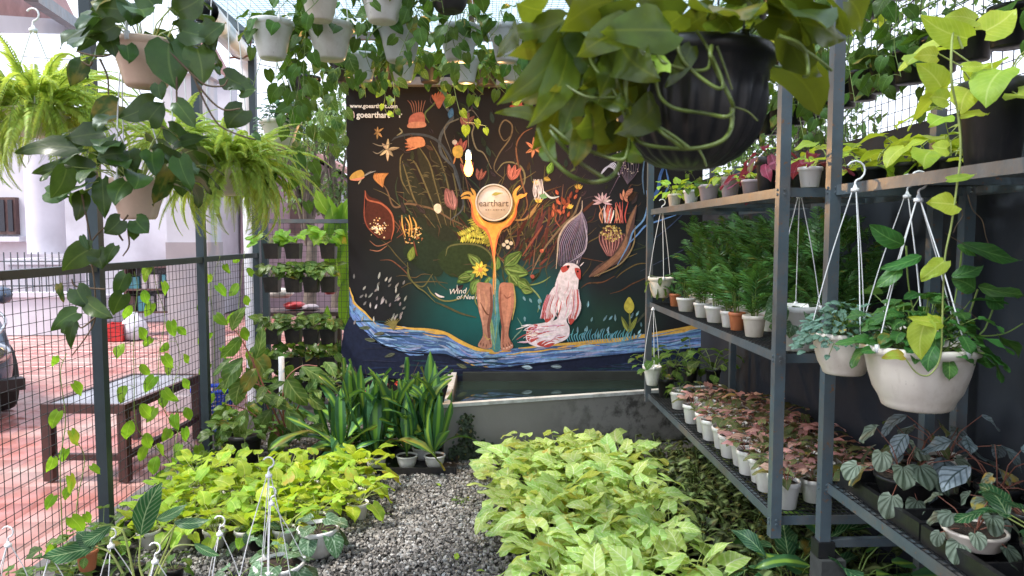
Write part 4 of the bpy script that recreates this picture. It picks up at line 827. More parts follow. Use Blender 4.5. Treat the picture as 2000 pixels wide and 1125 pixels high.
# --- golden vase with hands
p = Paint(); OG = C_(246, 166, 20); OD = C_(222, 104, 20)
p.blob([(926, 390), (934, 395), (936, 412), (944, 430), (966, 434), (988, 430), (998, 412), (1000, 392), (1004, 384), (1014, 388), (1010, 405), (1008, 422), (996, 440), (980, 450), (972, 470), (967, 500), (965, 520), (962, 500), (956, 470), (948, 452), (932, 440), (922, 424), (920, 400), (914, 386)], OD, 4)
p.blob([(927, 382), (933, 392), (938, 415), (946, 431), (966, 434), (986, 431), (995, 415), (998, 390), (1006, 382), (1012, 386), (1007, 405), (1003, 422), (990, 438), (976, 450), (968, 470), (965, 495), (960, 470), (952, 448), (936, 436), (926, 420), (923, 400), (918, 385)], OG, 4)
for pts in ([(926, 392), (918, 378), (908, 378), (900, 384)], [(924, 390), (914, 386), (908, 386), (901, 388)], [(929, 386), (926, 376), (920, 368)], [(1004, 390), (1016, 382), (1024, 382), (1029, 377)], [(1004, 393), (1014, 386), (1022, 385)], [(1001, 386), (1006, 374), (1016, 363)], [(1002, 388), (1008, 376)]): p.stroke(pts, 5.5, OG)
p.stroke([(965, 490), (966, 520), (964, 550), (964, 575)], 4, C_(216, 140, 40)); p.stroke([(966, 500), (968, 545), (966, 580)], 2, C_(210, 180, 110)); p.stroke([(993, 440), (980, 446), (974, 462)], 3, C_(226, 150, 70))
p.stroke([(930, 400), (934, 422), (946, 440)], 2.5, C_(255, 206, 60)); p.stroke([(1004, 400), (1000, 420), (988, 436)], 2.5, C_(255, 206, 60))
p.obj('painted_golden_vase')
# --- lettering
def text(s, px, py, size_px, Y, m, parent, name='lettering', align='LEFT', off=0.004, ext=.0008, shear=0, scx=1.0, font_w=None):
    c = bpy.data.curves.new(name, 'FONT'); c.body = s; c.size = size_px * mpp(Y) * 1.38; c.extrude = ext; c.align_x = align; c.shear = shear; c.resolution_u = 3
    if font_w: c.offset = font_w
    c.materials.append(m); tmp = bpy.data.objects.new('tmp_text', c); col.objects.link(tmp); bpy.context.view_layer.update(); me = bpy.data.meshes.new_from_object(tmp.evaluated_get(bpy.context.evaluated_depsgraph_get())); bpy.data.objects.remove(tmp); me.name = name
    v = P(px, py, Y); o = link(name, me, parent)
    o.location = (v.x - parent.location[0], v.y - parent.location[1] - off, v.z - parent.location[2]); o.rotation_euler = (R(90), 0, 0); o.scale = (scx, 1, 1); return o
M['white_paint'] = mat('white_paint', (.8, .78, .76), .5, 0, .05); M['brown_ink'] = mat('brown_ink', (.12, .07, .05), .5)
text('www.goearthart.com', 684, 211, 8, YW, M['white_paint'], mur, off=.012, scx=.95, font_w=.0012)
text('goearthart_kerala', 697, 230, 12.5, YW, M['white_paint'], mur, off=.012, scx=1.1, font_w=.0016) if False else text('goearthart', 697, 230, 11.5, YW, M['white_paint'], mur, off=.012, scx=.93, font_w=.0018)
text('r', 779, 230, 11.5, YW, M['white_paint'], mur, off=.012, font_w=.0018)
p = Paint(); p.blob([(681, 219), (691, 218), (693, 229), (689, 232), (681, 230), (680, 222)], C_(226, 190, 190)); p.dot(687, 225, 3, C_(150, 96, 104)); p.dot(687, 225, 1.6, C_(226, 190, 190)); p.obj('painted_camera_badge')
a1 = text('Wind', 876, 575, 11, YW, M['white_paint'], mur, off=.012, shear=.3); a1.rotation_euler = (R(90), R(-4), 0)
text('of Neeli', 891, 584, 9, YW, M['white_paint'], mur, off=.012, shear=.3); p = Paint(); p.stroke([(850, 572), (858, 578), (868, 580)], 4, C_(230, 224, 230)); p.stroke([(893, 570), (893, 556)], 1.6, C_(230, 224, 230)); p.obj('painted_signature_mark')
# --- round sign: real disc standing proud of the mural
ctr = P(965, 396, YW - .05)
sg = thing('round_sign', 'round cream sign reading earthart mounted on the painted golden vase', 'sign', ctr)
rr_ = 36 * mpp(YW); Mx = Matrix.Rotation(R(90), 4, 'X')
g = G(); g.lathe([(0, -.045), (rr_, -.045), (rr_, .012), (rr_ - .012, .016), (rr_ - .016, .006)], 48, Mx); g.obj('rim', mat('cream_rim', (.66, .56, .48), .35, 0, .04), sg, True)
g = G(); g.lathe([(0, .008), (rr_ - .02, .008), (rr_ - .018, .0)], 48, Mx); g.obj('face', mat('cream_face', (.74, .62, .54), .35, 0, .05, 12), sg, True)
text('earthart', 964, 403, 13, YW - .05, M['brown_ink'], sg, align='CENTER', off=.013, scx=.98)
g = G()
for k, w_ in enumerate((3, 2.4, 1, 3, 3.6, 2, 3, 2.6)):
    v = P(948 + k * 5, 410, YW - .05) - ctr; g.box((v.x, -.0145, v.z - .003), (v.x + w_ * mpp(YW) , -.0135, v.z + .003))
g.obj('small_print', M['brown_ink'], sg)
me = bpy.data.meshes.new('leaf_emblem'); q = smooth_path([(x, y, 0) for x, y in ((960, 381), (966, 376), (974, 376), (983, 377), (976, 379), (968, 382), (960, 381))], 5)
VV = []
for v in q: w_ = P(v.x, v.y, YW - .05); VV.append((w_.x - ctr.x, -.014, w_.z - ctr.z))
me.from_pydata(VV[::-1], [], [tuple(range(len(VV)))]); me.materials.append(mat('olive_ink', (.4, .36, .06), .5)); link('leaf_emblem', me, sg)
# --- bulb
bp = P(915, 345, 5.6); bl = thing('light_bulb', 'lit filament bulb hanging on a thin cord before the mural', 'light bulb', bp)
t = NT('warm_filament_glass'); em = t.n('ShaderNodeEmission', Strength=5); em.inputs[0].default_value = (1, .45, .07, 1); t.l(em.outputs[0], t.out.inputs[0]); M['lit'] = t.m
bh = .128; g = G(); g.lathe([(0, 0), (.012, .003), (.026, .02), (.034, .045), (.033, .065), (.025, .09), (.016, bh), (.0, bh)], 20); g.obj('glass', M['lit'], bl, True)
g = G(); g.lathe([(.015, bh), (.022, bh + .005), (.022, bh + .045), (.016, bh + .068), (.004, bh + .076), (0, bh + .076)], 16); g.obj('socket', M['hanger'], bl, True)
g = G(); g.tube([(0, 0, bh + .07), (0, 0, 3.2 - bp.z)], .003, .003, 6); g.obj('cord', M['wire'], bl)
ld = bpy.data.lights.new('bulb_light', 'POINT'); ld.energy = 36; ld.color = (1, .55, .2); ld.shadow_soft_size = .04; lo = bpy.data.objects.new('bulb_light', ld); col.objects.link(lo); lo.parent = bl; lo.location = (0, -.07, .05)
# --- beam over the mural
g = G(); g.box((MX0, YW - .1, P(800, 165, YW - .1).z), (XW, YW - .002, P(800, 150, YW - .1).z)); tag(g.obj('mural_top_beam', mat('grey_beam', (.2, .19, .2), .5)), 'grey metal beam along the top edge of the mural', 'beam', kind='structure')
# --- tank
tk = thing('concrete_tank', 'grey cement tank with white rim and dark water below the mural', 'water tank', (0.5, 5.6, 0))
def cem():
    t = NT('mossy_cement'); tc = t.n('ShaderNodeTexCoord'); nz = t.noise(3, 6, tc.outputs['Object']); n2 = t.noise(7, 6, tc.outputs['Object'], .7); sep = t.n('ShaderNodeSeparateXYZ'); t.l(tc.outputs['Object'], sep.inputs[0])
    c = t.mix(nz.outputs[0], (.2, .185, .17), (.29, .27, .25)); 
    s1 = t.math('MULTIPLY', t.ramp(n2.outputs[0], .46, .6), t.ramp(sep.outputs[0], -.1, .55)); c = t.mix(t.math('MULTIPLY', s1, .85), c, (.035, .03, .025)); s2 = t.math('MULTIPLY', t.ramp(n2.outputs[0], .35, .6), t.ramp(sep.outputs[2], .16, .0)); c = t.mix(s2, c, (.05, .055, .035))
    p = t.n('ShaderNodeBsdfPrincipled', Roughness=.85); t.l(c, p.inputs['Base Color']); t.l(t.bump(n2.outputs[0], .4, .006), p.inputs['Normal']); t.l(p.outputs[0], t.out.inputs[0]); return t.m
fl = Vector((P(866, 800, 5.16).x, 5.16, 0)); fr = Vector((XW - .01, 5.75, 0)); H_ = .385; o_ = Vector(tk.location)
def slab(name, a, b, th, z0, z1, m):
    d = (b - a).normalized(); n_ = Vector((-d.y, d.x, 0)) * th; q = [a, b, b + n_, a + n_]; me = bpy.data.meshes.new(name)
    me.from_pydata([tuple(v - o_ + Vector((0, 0, z0))) for v in q] + [tuple(v - o_ + Vector((0, 0, z1))) for v in q], [], [(3,2,1,0), (4,5,6,7), (0,1,5,4), (1,2,6,5), (2,3,7,6), (3,0,4,7)]); me.materials.append(m); return link(name, me, tk)
cm_ = cem(); slab('front_wall', fl, fr, .06, 0, H_, cm_); rim_m = mat('white_rim_paint', (.6, .59, .58), .6, 0, .1, 20, dirt=(.2, .18, .15))
slab('rim', fl + Vector((-.01, -.012, 0)), fr + Vector((0, -.012, 0)), .055, H_ + .001, H_ + .025, rim_m)
bl_ = Vector((fl.x, YW - .003, 0)); slab('side_wall', bl_, fl + Vector((0, .061, 0)), .05, 0, H_, cm_); slab('side_rim', bl_, fl + Vector((0, .062, 0)), .045, H_ + .001, H_ + .025, rim_m)
slab('back_step', Vector((fl.x + .1, YW - .06, 0)), Vector((XW - .01, YW - .06, 0)), .055, 0.0, H_ + .03, mat('dark_tank_wall', (.03, .036, .032), .6, 0, .2, 6))
pp = G(); a = P(867, 732, YW - .02); b = P(893, 780, YW - .02); pp.box((a.x - o_.x, YW - .03 - o_.y, .3), (b.x - o_.x - .02, YW - .005 - o_.y, a.z)); pp.obj('side_upstand', rim_m, tk)
wt = NT('tank_water'); p_ = wt.n('ShaderNodeBsdfPrincipled', Roughness=.03); p_.inputs['Base Color'].default_value = (.02, .035, .028, 1); wn_ = wt.noise(6, 3); wt.l(wt.bump(wn_.outputs[0], .02, .01), p_.inputs['Normal']); wt.l(p_.outputs[0], wt.out.inputs[0])
g = G(); g.add([(fl.x + .05 - o_.x, fl.y + .061 - o_.y, .34), (fr.x - o_.x, fr.y + .061 - o_.y, .34), (fr.x - o_.x, YW - .061 - o_.y, .34), (fl.x + .05 - o_.x, YW - .061 - o_.y, .34)], [(0, 1, 2, 3)]); g.obj('water', wt.m, tk)
# ================================================================= RACKS
def rack(name, label, X0, X1, Y0, Y1, zs, zbot, ztop, posts, group='steel plant racks'):
    rt = thing(name, label, 'plant rack', (X0, Y0, 0), 0, group)
    for (x, y, zb, zt) in posts:
        g = G(); w = .042
        for zz_ in zs:
            for dz in (-.012, -.03): g.lathe([(0, .004), (.005, .004), (.006, 0)], 6, Matrix.Translation((x - X0, y - Y0 - w/2 - .0005, zz_ + dz + .006)) @ Matrix.Rotation(R(90), 4, 'X')); g.lathe([(0, .004), (.005, .004), (.006, 0)], 6, Matrix.Translation((x - X0 - w/2 - .0005, y - Y0, zz_ + dz + .006)) @ Matrix.Rotation(R(-90), 4, 'Y'))
        w = .042; g.box((x - X0 - w/2, y - Y0 - w/2, zb), (x - X0 + w/2, y - Y0 + w/2, zt)); g.obj('post', M['post'], rt)
    for z in zs:
        sh = G(); L = Y1 - Y0; D = X1 - X0; b = .034
        sh.box((0, .023, z - b), (.004, L - .023, z + .004)); sh.box((.004, .023, z - .006), (.03, L - .023, z - .002))
        sh.box((D - .004, .0, z - b), (D, L, z + .004)); sh.box((.023, 0, z - b), (D - .0, .004, z + .003)); sh.box((.023, L - .004, z - b), (D, L, z + .003))
        for k in (1, 2, 3): sh.box((.03, L * k / 4 - .012, z - .03), (D - .005, L * k / 4 + .012, z - .008))
        so = sh.obj('shelf', M['post'], rt)
        g = G()
        for x in np.arange(.012, D, .022): g.bar((x, .005, z), (x, L - .005, z), .0032)
        for y in np.arange(.02, L, .038): g.bar((.005, y, z + .003), (D - .005, y, z + .003), .0032)
        m = g.obj('shelf_mesh', M['wire'], so); m['kind'] = 'stuff'
    return rt
XR1, YR0, YR1 = 1.165, 2.86, 5.2; ZL, ZM, ZT = .466, 1.13, 1.79; XB = 1.8
rk1 = rack('plant_rack', 'tall slate blue three level rack standing between the tank and the hanging white pots', XR1, XB, YR0, YR1, (ZL, ZM, ZT), .4, 2.6,
    [(XR1, YR0, .385, 2.62), (XB - .02, YR0, .0, 2.1), (XR1, YR1, .412, 2.3), (XB - .02, YR1, .412, 2.1)])
XR2, YQ0, YQ1 = 1.31, .7, 2.74; ZL2 = .65
rk2 = rack('plant_rack', 'nearer slate rack with two levels cut off by the right edge', XR2, XB + .05, YQ0, YQ1, (ZL2, ZT), .5, 2.9,
    [(XR2, YQ1, .42, 2.75), (XR2, YQ0, 0, 2.75), (XB + .03, YQ1, 0, 2.1)])
g = G(); g.box((-.03, YQ1 - YQ0 - .03, .36), (.035, YQ1 - YQ0 + .035, .42)); g.obj('foot', M['black_plastic'], rk2)
g = G(); g.bar((0, YQ1 - YQ0, .41), (.5, YQ1 - YQ0, .41), .03); g.obj('brace', M['post'], rk2)
# pallet-like crate under rack ends (keeps the racks off the soil)
bk = thing('concrete_block', 'dark concrete block under the rack junction', 'block', (XR2 + .02, YQ1, 0)); g = G(); g.box((-.045, -.05, 0), (.05, .05, .355)); g.obj('body', mat('dark_block', (.05, .05, .05), .9, 0, .2, 9, .3), bk)

def seedpos(X, Y, z): return (X, Y, z)
# ---------------------------------------------------------------- prototypes
pr = random.Random(5)
arrow_p = [rosette(pr, 18, .16, .103, 'arrow', 'arrow', 84, 10, (-.5, .7), W=.9, spread=.02, smat='stem_y') for _ in range(5)]
dusk_p = [rosette(pr, 12, .12, .075, 'ovate', 'dusk', 80, 20, (.1, .9), W=.6, spread=.03) for _ in range(4)]
gold_p = [rosette(pr, 16, .13, .085, 'heart', 'golden', 82, 12, (-.6, .8), W=.78, spread=.02, smat='stem_y') for _ in range(4)]
lime_p = [rosette(pr, 9, .10, .085, 'heart', 'lime', 80, 10, (.0, .8), W=.8, spread=.015, smat='stem_y') for _ in range(4)]
pink_p = [rosette(pr, 9, .085, .058, 'arrow', ('pink', 'pinkgreen'), 84, 35, (-.1, .6), W=.85, spread=.015, smat='stem_red') for _ in range(5)]
green_p = [rosette(pr, 10, .10, .07, 'heart', 'pothos', 80, 10, (.1, .9), W=.8, spread=.015) for _ in range(4)]
philo_p = [rosette(pr, 13, .17, .1, 'ovate', 'philo', 80, 15, (.1, .8), W=.65, spread=.03) for _ in range(2)]
def frond_mesh(key, n, L, wl, ll, bend, mk, seed, up=.25):
    """one palm or fern frond: a bent midrib with paired leaflets, base at origin, running along +Y"""
    rr = random.Random(seed); g = G(); pts = []; y = z = 0
    for i in range(n + 1):
        t = i / n; pts.append((Vector((0, y, z)), bend * t)); a = up - bend * t; y += math.cos(a) * L / n; z += math.sin(a) * L / n
    g.tube([p for p, _ in pts[::max(1, n // 6)]] + [pts[-1][0]], L * .006, L * .003, 4)
    for i in range(1, n + 1):
        t = i / n; p, a = pts[i]; prof = (math.sin(math.pi * min(1, .12 + .88 * t) ** .8) ** .6 if mk == 'palm' else (1 - .75 * max(0, t - .45) / .55) * min(1, t * 5)); l = ll * prof * rr.uniform(.85, 1.12)
        for s_ in (-1, 1):
            an = (1.05 if mk == 'fern' else .85) - .35 * t; d = Vector((s_ * math.sin(an), math.cos(an) * math.cos(up - a), math.sin(up - a) * .6 - (.25 if mk == 'palm' else .12) - rr.uniform(0, .3)))
            d.normalize(); w = d.cross(Vector((0, 0, 1))).normalized() * wl * prof * .5
            m1 = p + d * l * .5 + Vector((0, 0, .004)); e = p + d * l + Vector((0, 0, -.12 * l))
            g.add([tuple(p + w * .35), tuple(p - w * .35), tuple(m1 - w), tuple(m1 + w), tuple(e - w * .15), tuple(e + w * .15)], [(0,1,2,3), (3,2,4,5)], [(.3,0),(.7,0),(1,.5),(0,.5),(.6,1),(.4,1)])
    return g.mesh(mk + '_frond', L_[mk], True)
palm_f = [frond_mesh('p', 11, .17, .0115, .058, 1.3, 'palm', s) for s in range(5)]
fern_f = [frond_mesh('f', 38, .46, .013, .044, b, 'fern', 20 + i, .25) for i, b in enumerate((1.6, 2.0, 2.3, 2.6, 1.3))]
def fronds(root, meshes, n, z0, rr, el=(30, 85), sc=(.8, 1.2), spread=.01, zoff=(0, .02), name='frond'):
    for i in range(n):
        az = i * 2.39996 + rr.uniform(-.3, .3); e = R(rr.uniform(*el)); d = Vector((math.cos(az) * math.cos(e), math.sin(az) * math.cos(e), math.sin(e))); o = Vector((math.cos(az), math.sin(az), 0)) * spread
        n_ = Vector((0, 0, 1)) - d * d.z + Vector((0, 0, 1e-3)); 
        link(name, meshes[rr.randrange(len(meshes))], root, leaf_M(o + Vector((0, 0, z0 + rr.uniform(*zoff))), d, rr.uniform(*sc), n_ if n_.length > .2 else Vector((-d.x, -d.y, .3)), rr.uniform(-.3, .3)))

# ---------------------------------------------------------------- mid shelf: palms
def on(px, X, z, pybase=None):      # a spot on shelf plane X,z at picture column px
    v = PXp(px, 600, X); return (X, v.y, z)
ord_ = ['first', 'second', 'third', 'fourth', 'fifth', 'sixth', 'seventh', 'eighth', 'ninth', 'tenth', 'eleventh', 'twelfth', 'thirteenth', 'fourteenth', 'fifteenth', 'sixteenth', 'seventeenth', 'eighteenth', 'nineteenth', 'twentieth']
front = [(1340, 'white_plastic', .062, .085, 'white'), (1372, 'white_plastic', .052, .085, 'white'), (1398, 'white_plastic', .062, .09, 'white'), (1424, 'white_plastic', .045, .085, 'slim white'), (1440, 'orange_plastic', .042, .09, 'terracotta orange'), (1474, 'cream_plastic', .056, .1, 'cream')]
pg = 'feathery parlour palms on the middle shelf'
rr = random.Random(9); lastr = {}
for i, (px, mk, r, h, cn) in enumerate(front):
    X = XR1 + .085; x, y, z = on(px, X, ZM + .005)
    rt = thing('potted_palm', f'{ord_[i]} front row palm from the mural on the middle shelf, in a {cn} pot', 'potted palm', (x, y, z), 0, pg); add_pot(rt, 'nursery', r, h, mk)
    fronds(rt, palm_f, 20, h * .9, rr, (40, 86), (.7, 1.15) if i else (.6, .95), zoff=(0, .12))
    g = G()
    for k in range(9): a = rr.uniform(0, 6.28); g.tube([(.012 * math.cos(a), .012 * math.sin(a), h * .85), (.03 * math.cos(a), .03 * math.sin(a), h + rr.uniform(.08, .2))], .002, .0012, 4)
    g.obj('stems', M['stem'], rt)
rx = thing('potted_palm', 'small orange pot with a thin palm squeezed behind the far cream hanging bowl', 'potted palm', (XR1 + .1, on(1318, XR1 + .1, 0)[1], ZM + .005), 0, pg); add_pot(rx, 'nursery', .04, .085, 'orange_plastic'); fronds(rx, palm_f, 7, .07, rr, (50, 85), (.5, .8))
k = 0
for row, X in enumerate((XR1 + .24, XR1 + .38, XR1 + .52)):
    for y in np.arange(3.05 + .06 * row, 4.95, .17):
        h = .1; rt = thing('potted_palm', f'parlour palm of the {["second", "third", "rearmost"][row]} row on the middle shelf, {ord_[k % 14]} from the near end', 'potted palm', (X, y, ZM + .005), 0, pg); k += 1
        add_pot(rt, 'nursery', .055, h, 'black_plastic' if row else 'white_plastic'); fronds(rt, palm_f, 21, h, rr, (35, 88), (.75, 1.25), zoff=(0, .36))
    k = 0
# ---------------------------------------------------------------- top shelf rack 1
tg_ = 'small pots along the top shelf'
def small(px, X, z, proto, style, r, h, mk, label, cat='potted plant', g_=None, sc=1, name='potted_plant', py=None, rz=None):
    x, y, _ = on(px, X, z); return potted(name, label, cat, (x, y, z + .005), proto, style, r, h, mk, rz=rnd.uniform(0, 6.28) if rz is None else rz, sc=sc, group=g_)
small(1314, XR1 + .07, ZT, gold_p[0], 'nursery', .046, .085, 'cream_plastic', 'bright golden pothos in cream pot at the far end of the top shelf', g_=tg_, sc=.8)
small(1346, XR1 + .07, ZT, green_p[0], 'nursery', .048, .085, 'white_plastic', 'green leafy plant in small white pot second on the top shelf', g_=tg_, sc=.7)
small(1380, XR1 + .1, ZT, green_p[1], 'nursery', .06, .1, 'mauve_plastic', 'bushy green plant in wider mauve grey pot on the top shelf', g_=tg_, sc=.8)
small(1421, XR1 + .08, ZT, lime_p[1], 'nursery', .052, .11, 'mauve_plastic', 'lime seedling in tall mauve grey pot under the black basket', g_=tg_, sc=.8)
mr_p = [rosette(pr, 9, .08, .12, 'lance', 'maroon', 75, 5, (.1, .9), W=.42, spread=.01, smat='stem_red') for _ in range(2)]
small(1462, XR1 + .12, ZT, mr_p[0], 'nursery', .05, .08, 'mauve_plastic', 'maroon leaved plant beside the tall black pot on the top shelf', g_=tg_)
small(1495, XR1 + .1, ZT, mr_p[1], 'nursery', .06, .16, 'black_plastic', 'tall black pot with drooping maroon leaves near the rack post', g_=tg_)
small(1575, XR1 + .12, ZT, mr_p[0], 'nursery', .048, .08, 'white_plastic', 'white pot with purple trailing leaves between the two rack posts', g_=tg_, rz=2)
for i, (px, X, r, h, lb) in enumerate(((1558, 1.5, .06, .11, 'black pot of lime pothos behind the white pot with purple leaves'), (1612, 1.42, .05, .12, 'black pot of lime leaves just left of the near rack post'), (1645, 1.62, .06, .1, 'lime pothos in black pot hidden partly by the near rack post'))):
    small(px, X, ZT, lime_p[i % 4], 'nursery', r, h, 'black_plastic', lb, g_='lime plants in black pots on the top shelf', sc=1.2)
for i, px in enumerate((1330, 1362, 1400, 1440, 1478, 1520)):
    small(px, XR1 + .3, ZT, [lime_p, green_p][i % 2][i % 4], 'nursery', .055, .1, 'black_plastic', f'{ord_[i]} leafy plant from the mural in the second row of the top shelf', g_='second row of the top shelf', sc=1)
for i, (px, X, lb) in enumerate(((1695, 1.62, 'lime pothos in black pot right of the near post on the upper shelf'), (1765, 1.66, 'lime pothos in low black pot in the middle of the upper shelf by the mesh'), (1812, 1.66, 'lime pothos in black pot just left of the big dark pot'), (1846, 1.7, 'last small black pot wedged behind the big dark pot'))):
    small(px, X, ZT, lime_p[(i + 1) % 4], 'nursery', .062, .095, 'black_plastic', lb, g_='lime plants in black pots on the upper near shelf', sc=1.5)
# big black pot far right with lime pothos and its long vine
bx_, by_ = 1.36, None
v = PXp(1942, 200, 1.42); bp_ = thing('large_black_pot', 'large black pot of lime pothos at the top right with one long dangling vine', 'potted plant', (1.42, v.y, ZT + .005)); add_pot(bp_, 'nursery', .095, .235, 'black_plastic')
stamp(bp_, rosette(random.Random(3), 16, .17, .13, 'heart', 'lime', 80, -5, (0, .9), W=.8, spread=.05, smat='stem_y', stem_r=.0028), Matrix.Translation((0, 0, .2)))
Yv = v.y - .12
vine(bp_, [P(1880, 95, Yv), P(1862, 60, Yv), P(1858, 150, Yv - .02), P(1872, 230, Yv), P(1876, 300, Yv), P(1868, 370, Yv), P(1858, 440, Yv), P(1846, 500, Yv), P(1842, 570, Yv), P(1840, 640, Yv), P(1836, 700, Yv), P(1815, 732, Yv), P(1790, 728, Yv), P(1768, 700, Yv)], 'lime', .07, every=10, smat='stem_y', r=.0034, seed=1)
for b, t, w in (((1838, 170), (1790, 125), 50), ((1880, 130), (1930, 125), 22), ((1830, 110), (1785, 112), 34), ((1850, 195), (1815, 190), 36), ((1876, 225), (1930, 222), 14), ((1850, 290), (1820, 285), 36), ((1850, 350), (1905, 340), 14), ((1866, 400), (1812, 395), 44), ((1844, 510), (1798, 545), 34), ((1825, 525), (1800, 550), 28), ((1840, 630), (1775, 620), 26), ((1806, 632), (1800, 700), 52), ((1765, 695), (1722, 700), 24), ((1835, 640), (1812, 612), 20), ((1905, 40), (1845, 35), 40), ((1925, 60), (1980, 20), 60), ((1890, 75), (1800, 30), 50)):
    px_leaf(bp_, b, t, w, Yv, 'lime', tilt=(rnd.uniform(-.4, .4), 0, rnd.uniform(.1, .6)))
g = G()
for q in ([(1848, 380), (1870, 400), (1880, 420), (1868, 440), (1862, 455)], [(1890, 380), (1900, 410), (1918, 430), (1925, 460), (1930, 475)], [(1846, 455), (1870, 470), (1885, 478)], [(1848, 585), (1880, 600), (1908, 622)]): g.tube(smooth_path([P(a, b, Yv + .03) - Vector(bp_.location) for a, b in q], 4), .0011, .0006, 4)
g.obj('aerial_roots', M['stem_brown'], bp_)

# ---------------------------------------------------------------- lower shelf: pink arrowheads in white pots
fr_ = [(1331, 700, 'white'), (1366, 755, ''), (1388, 0, ''), (1397, 0, ''), (1413, 0, ''), (1443, 0, ''), (1458, 0, ''), (1476, 0, ''), (1494, 0, ''), (1512, 0, ''), (1532, 0, ''), (1551, 0, '')]
pgp = 'pink arrowhead plants in white pots on the lower shelf'
ys = [4.72, 4.35, 4.14, 3.98, 3.82, 3.66, 3.52, 3.39, 3.27, 3.155, 3.045, 2.955]
rr = random.Random(31)
for i, y in enumerate(ys):
    potted('potted_arrowhead', f'{ord_[i]} white pot from the tank, front row of the pink lower shelf', 'potted plant', (XR1 + .085 + (.0 if i % 2 else .015), y, ZL + .005), pink_p[i % 5] if i != 0 else green_p[2], 'nursery', .06, .115, 'white_plastic', rz=rr.uniform(0, 6.28), group=pgp, sc=rr.uniform(.75, 1.15))
for row in range(1, 4):
    for i, y in enumerate(np.arange(2.97 + .05 * (row % 2), 4.7 if row < 3 else 4.4, .135)):
        potted('potted_arrowhead', f'pink arrowhead, {["", "second", "third", "back"][row]} row of the lower shelf, {ord_[i]} from the near end', 'potted plant', (XR1 + .085 + .145 * row, y, ZL + .005), pink_p[(i + row) % 5], 'nursery', .055, .1, 'white_plastic', rz=rr.uniform(0, 6.28), group=pgp, sc=rr.uniform(.85, 1.35))
for i, (px, X, lb, mk, pt, sc) in enumerate(((1302, XR1 + .1, 'green leafy plant in black bag pot at the far end of the lower shelf', 'black_plastic', philo_p[0], .8), (1318, XR1 + .3, 'taller green plant against the wall at the far end of the lower shelf', 'black_plastic', philo_p[1], 1.1), (1352, XR1 + .42, 'dark green bush behind the first pink arrowheads', 'black_plastic', philo_p[0], 1.2), (1395, XR1 + .55, 'dark green bush further along the wall of the lower shelf', 'black_plastic', philo_p[1], 1.1))):
    small(px, X, ZL, pt, 'nursery', .06, .13, mk, lb, g_='green plants at the far end of the lower shelf', sc=sc)

# ---------------------------------------------------------------- near rack lower shelf : trays, peperomias, begonia
Z2 = ZL2 + .008
trg = 'black seedling trays on the near lower shelf'
for i, (y0, lb) in enumerate(((2.18, 'black slotted seedling tray at the far corner of the near lower shelf'), (1.66, 'black seedling tray under the white dish at the bottom right'))):
    tr = thing('seedling_tray', lb, 'tray', (1.36, y0, Z2), 0, trg); g = G(); g.box((0, 0, 0), (.45, .49, .012)); 
    for a, b in (((-.02, -.01, .0), (.0, .5, .055)), ((.451, -.01, .0), (.47, .5, .055)), ((.001, -.01, 0), (.45, .0-.001, .055)), ((.001, .491, 0), (.45, .5, .055))): g.box(a, b)
    for k in range(1, 4): g.box((.001, .49 * k / 4 - .004, .0121), (.449, .49 * k / 4 + .004, .05)); 
    for k in range(1, 4): g.box((.45 * k / 4 - .004, .001, .0122), (.45 * k / 4 + .004, .489, .0495))
    g.obj('tray_body', M['black_plastic'], tr)
def pep(rr_, mk, n, s, st, shp='round', W=.9, sm='stem_red'): return rosette(rr_, n, st, s, shp, mk, 78, -8, (.4, 1.3), W=W, spread=.02, smat=sm, stem_r=.0022, face=.35)
x_, y_, _z = PXp(1745, 980, 1.45); a = potted('peperomia', 'silver veined peperomia spilling from a low black pot beside the near rack post', 'potted plant', (1.45, 2.44, Z2 + .05), pep(random.Random(2), 'peperomia', 17, .085, .15), 'dish', .1, .07, 'black_plastic', group='veined plants on the near lower shelf')
potted('peperomia', 'peperomia with small veined leaves in the white dish at the bottom right', 'potted plant', (1.42, 2.03, Z2 + .045), pep(random.Random(6), 'peperomia', 13, .06, .1), 'dish', .087, .05, 'cream_plastic', group='veined plants on the near lower shelf')
potted('rex_begonia', 'metallic silver begonia with long pointed leaves against the dark wall', 'potted plant', (1.66, 2.55, Z2 + .02), pep(random.Random(7), 'begonia', 15, .12, .2, 'ovate', .62), 'nursery', .07, .13, 'cream_plastic', group='silver begonias')
potted('rex_begonia', 'silver begonia near the right edge behind the small peperomia', 'potted plant', (1.68, 2.3, Z2 + .02), pep(random.Random(8), 'begonia', 14, .11, .18, 'ovate', .62), 'nursery', .07, .11, 'black_plastic', group='silver begonias')
potted('peperomia', 'dark edged round leaved peperomia at the right edge above the white dish', 'potted plant', (1.62, 2.1, Z2 + .02), pep(random.Random(9), 'peperomia', 15, .07, .15), 'nursery', .06, .1, 'black_plastic', group='veined plants on the near lower shelf')
potted('peperomia', 'brownish stemmed peperomia between the black pot and the wall', 'potted plant', (1.6, 2.62, Z2 + .02), pep(random.Random(10), 'pinkgreen', 10, .06, .16, 'arrow'), 'nursery', .06, .1, 'black_plastic', group='veined plants on the near lower shelf')
potted('leafy_plant', 'dark upright leaves cut off by the right edge at the lower shelf', 'potted plant', (1.5, 1.86, Z2 + .03), rosette(random.Random(12), 9, .14, .16, 'lance', 'aglo', 80, 35, (-.3, .4), W=.4, smat='stem_y', stem_r=.003), 'nursery', .06, .09, 'black_plastic')

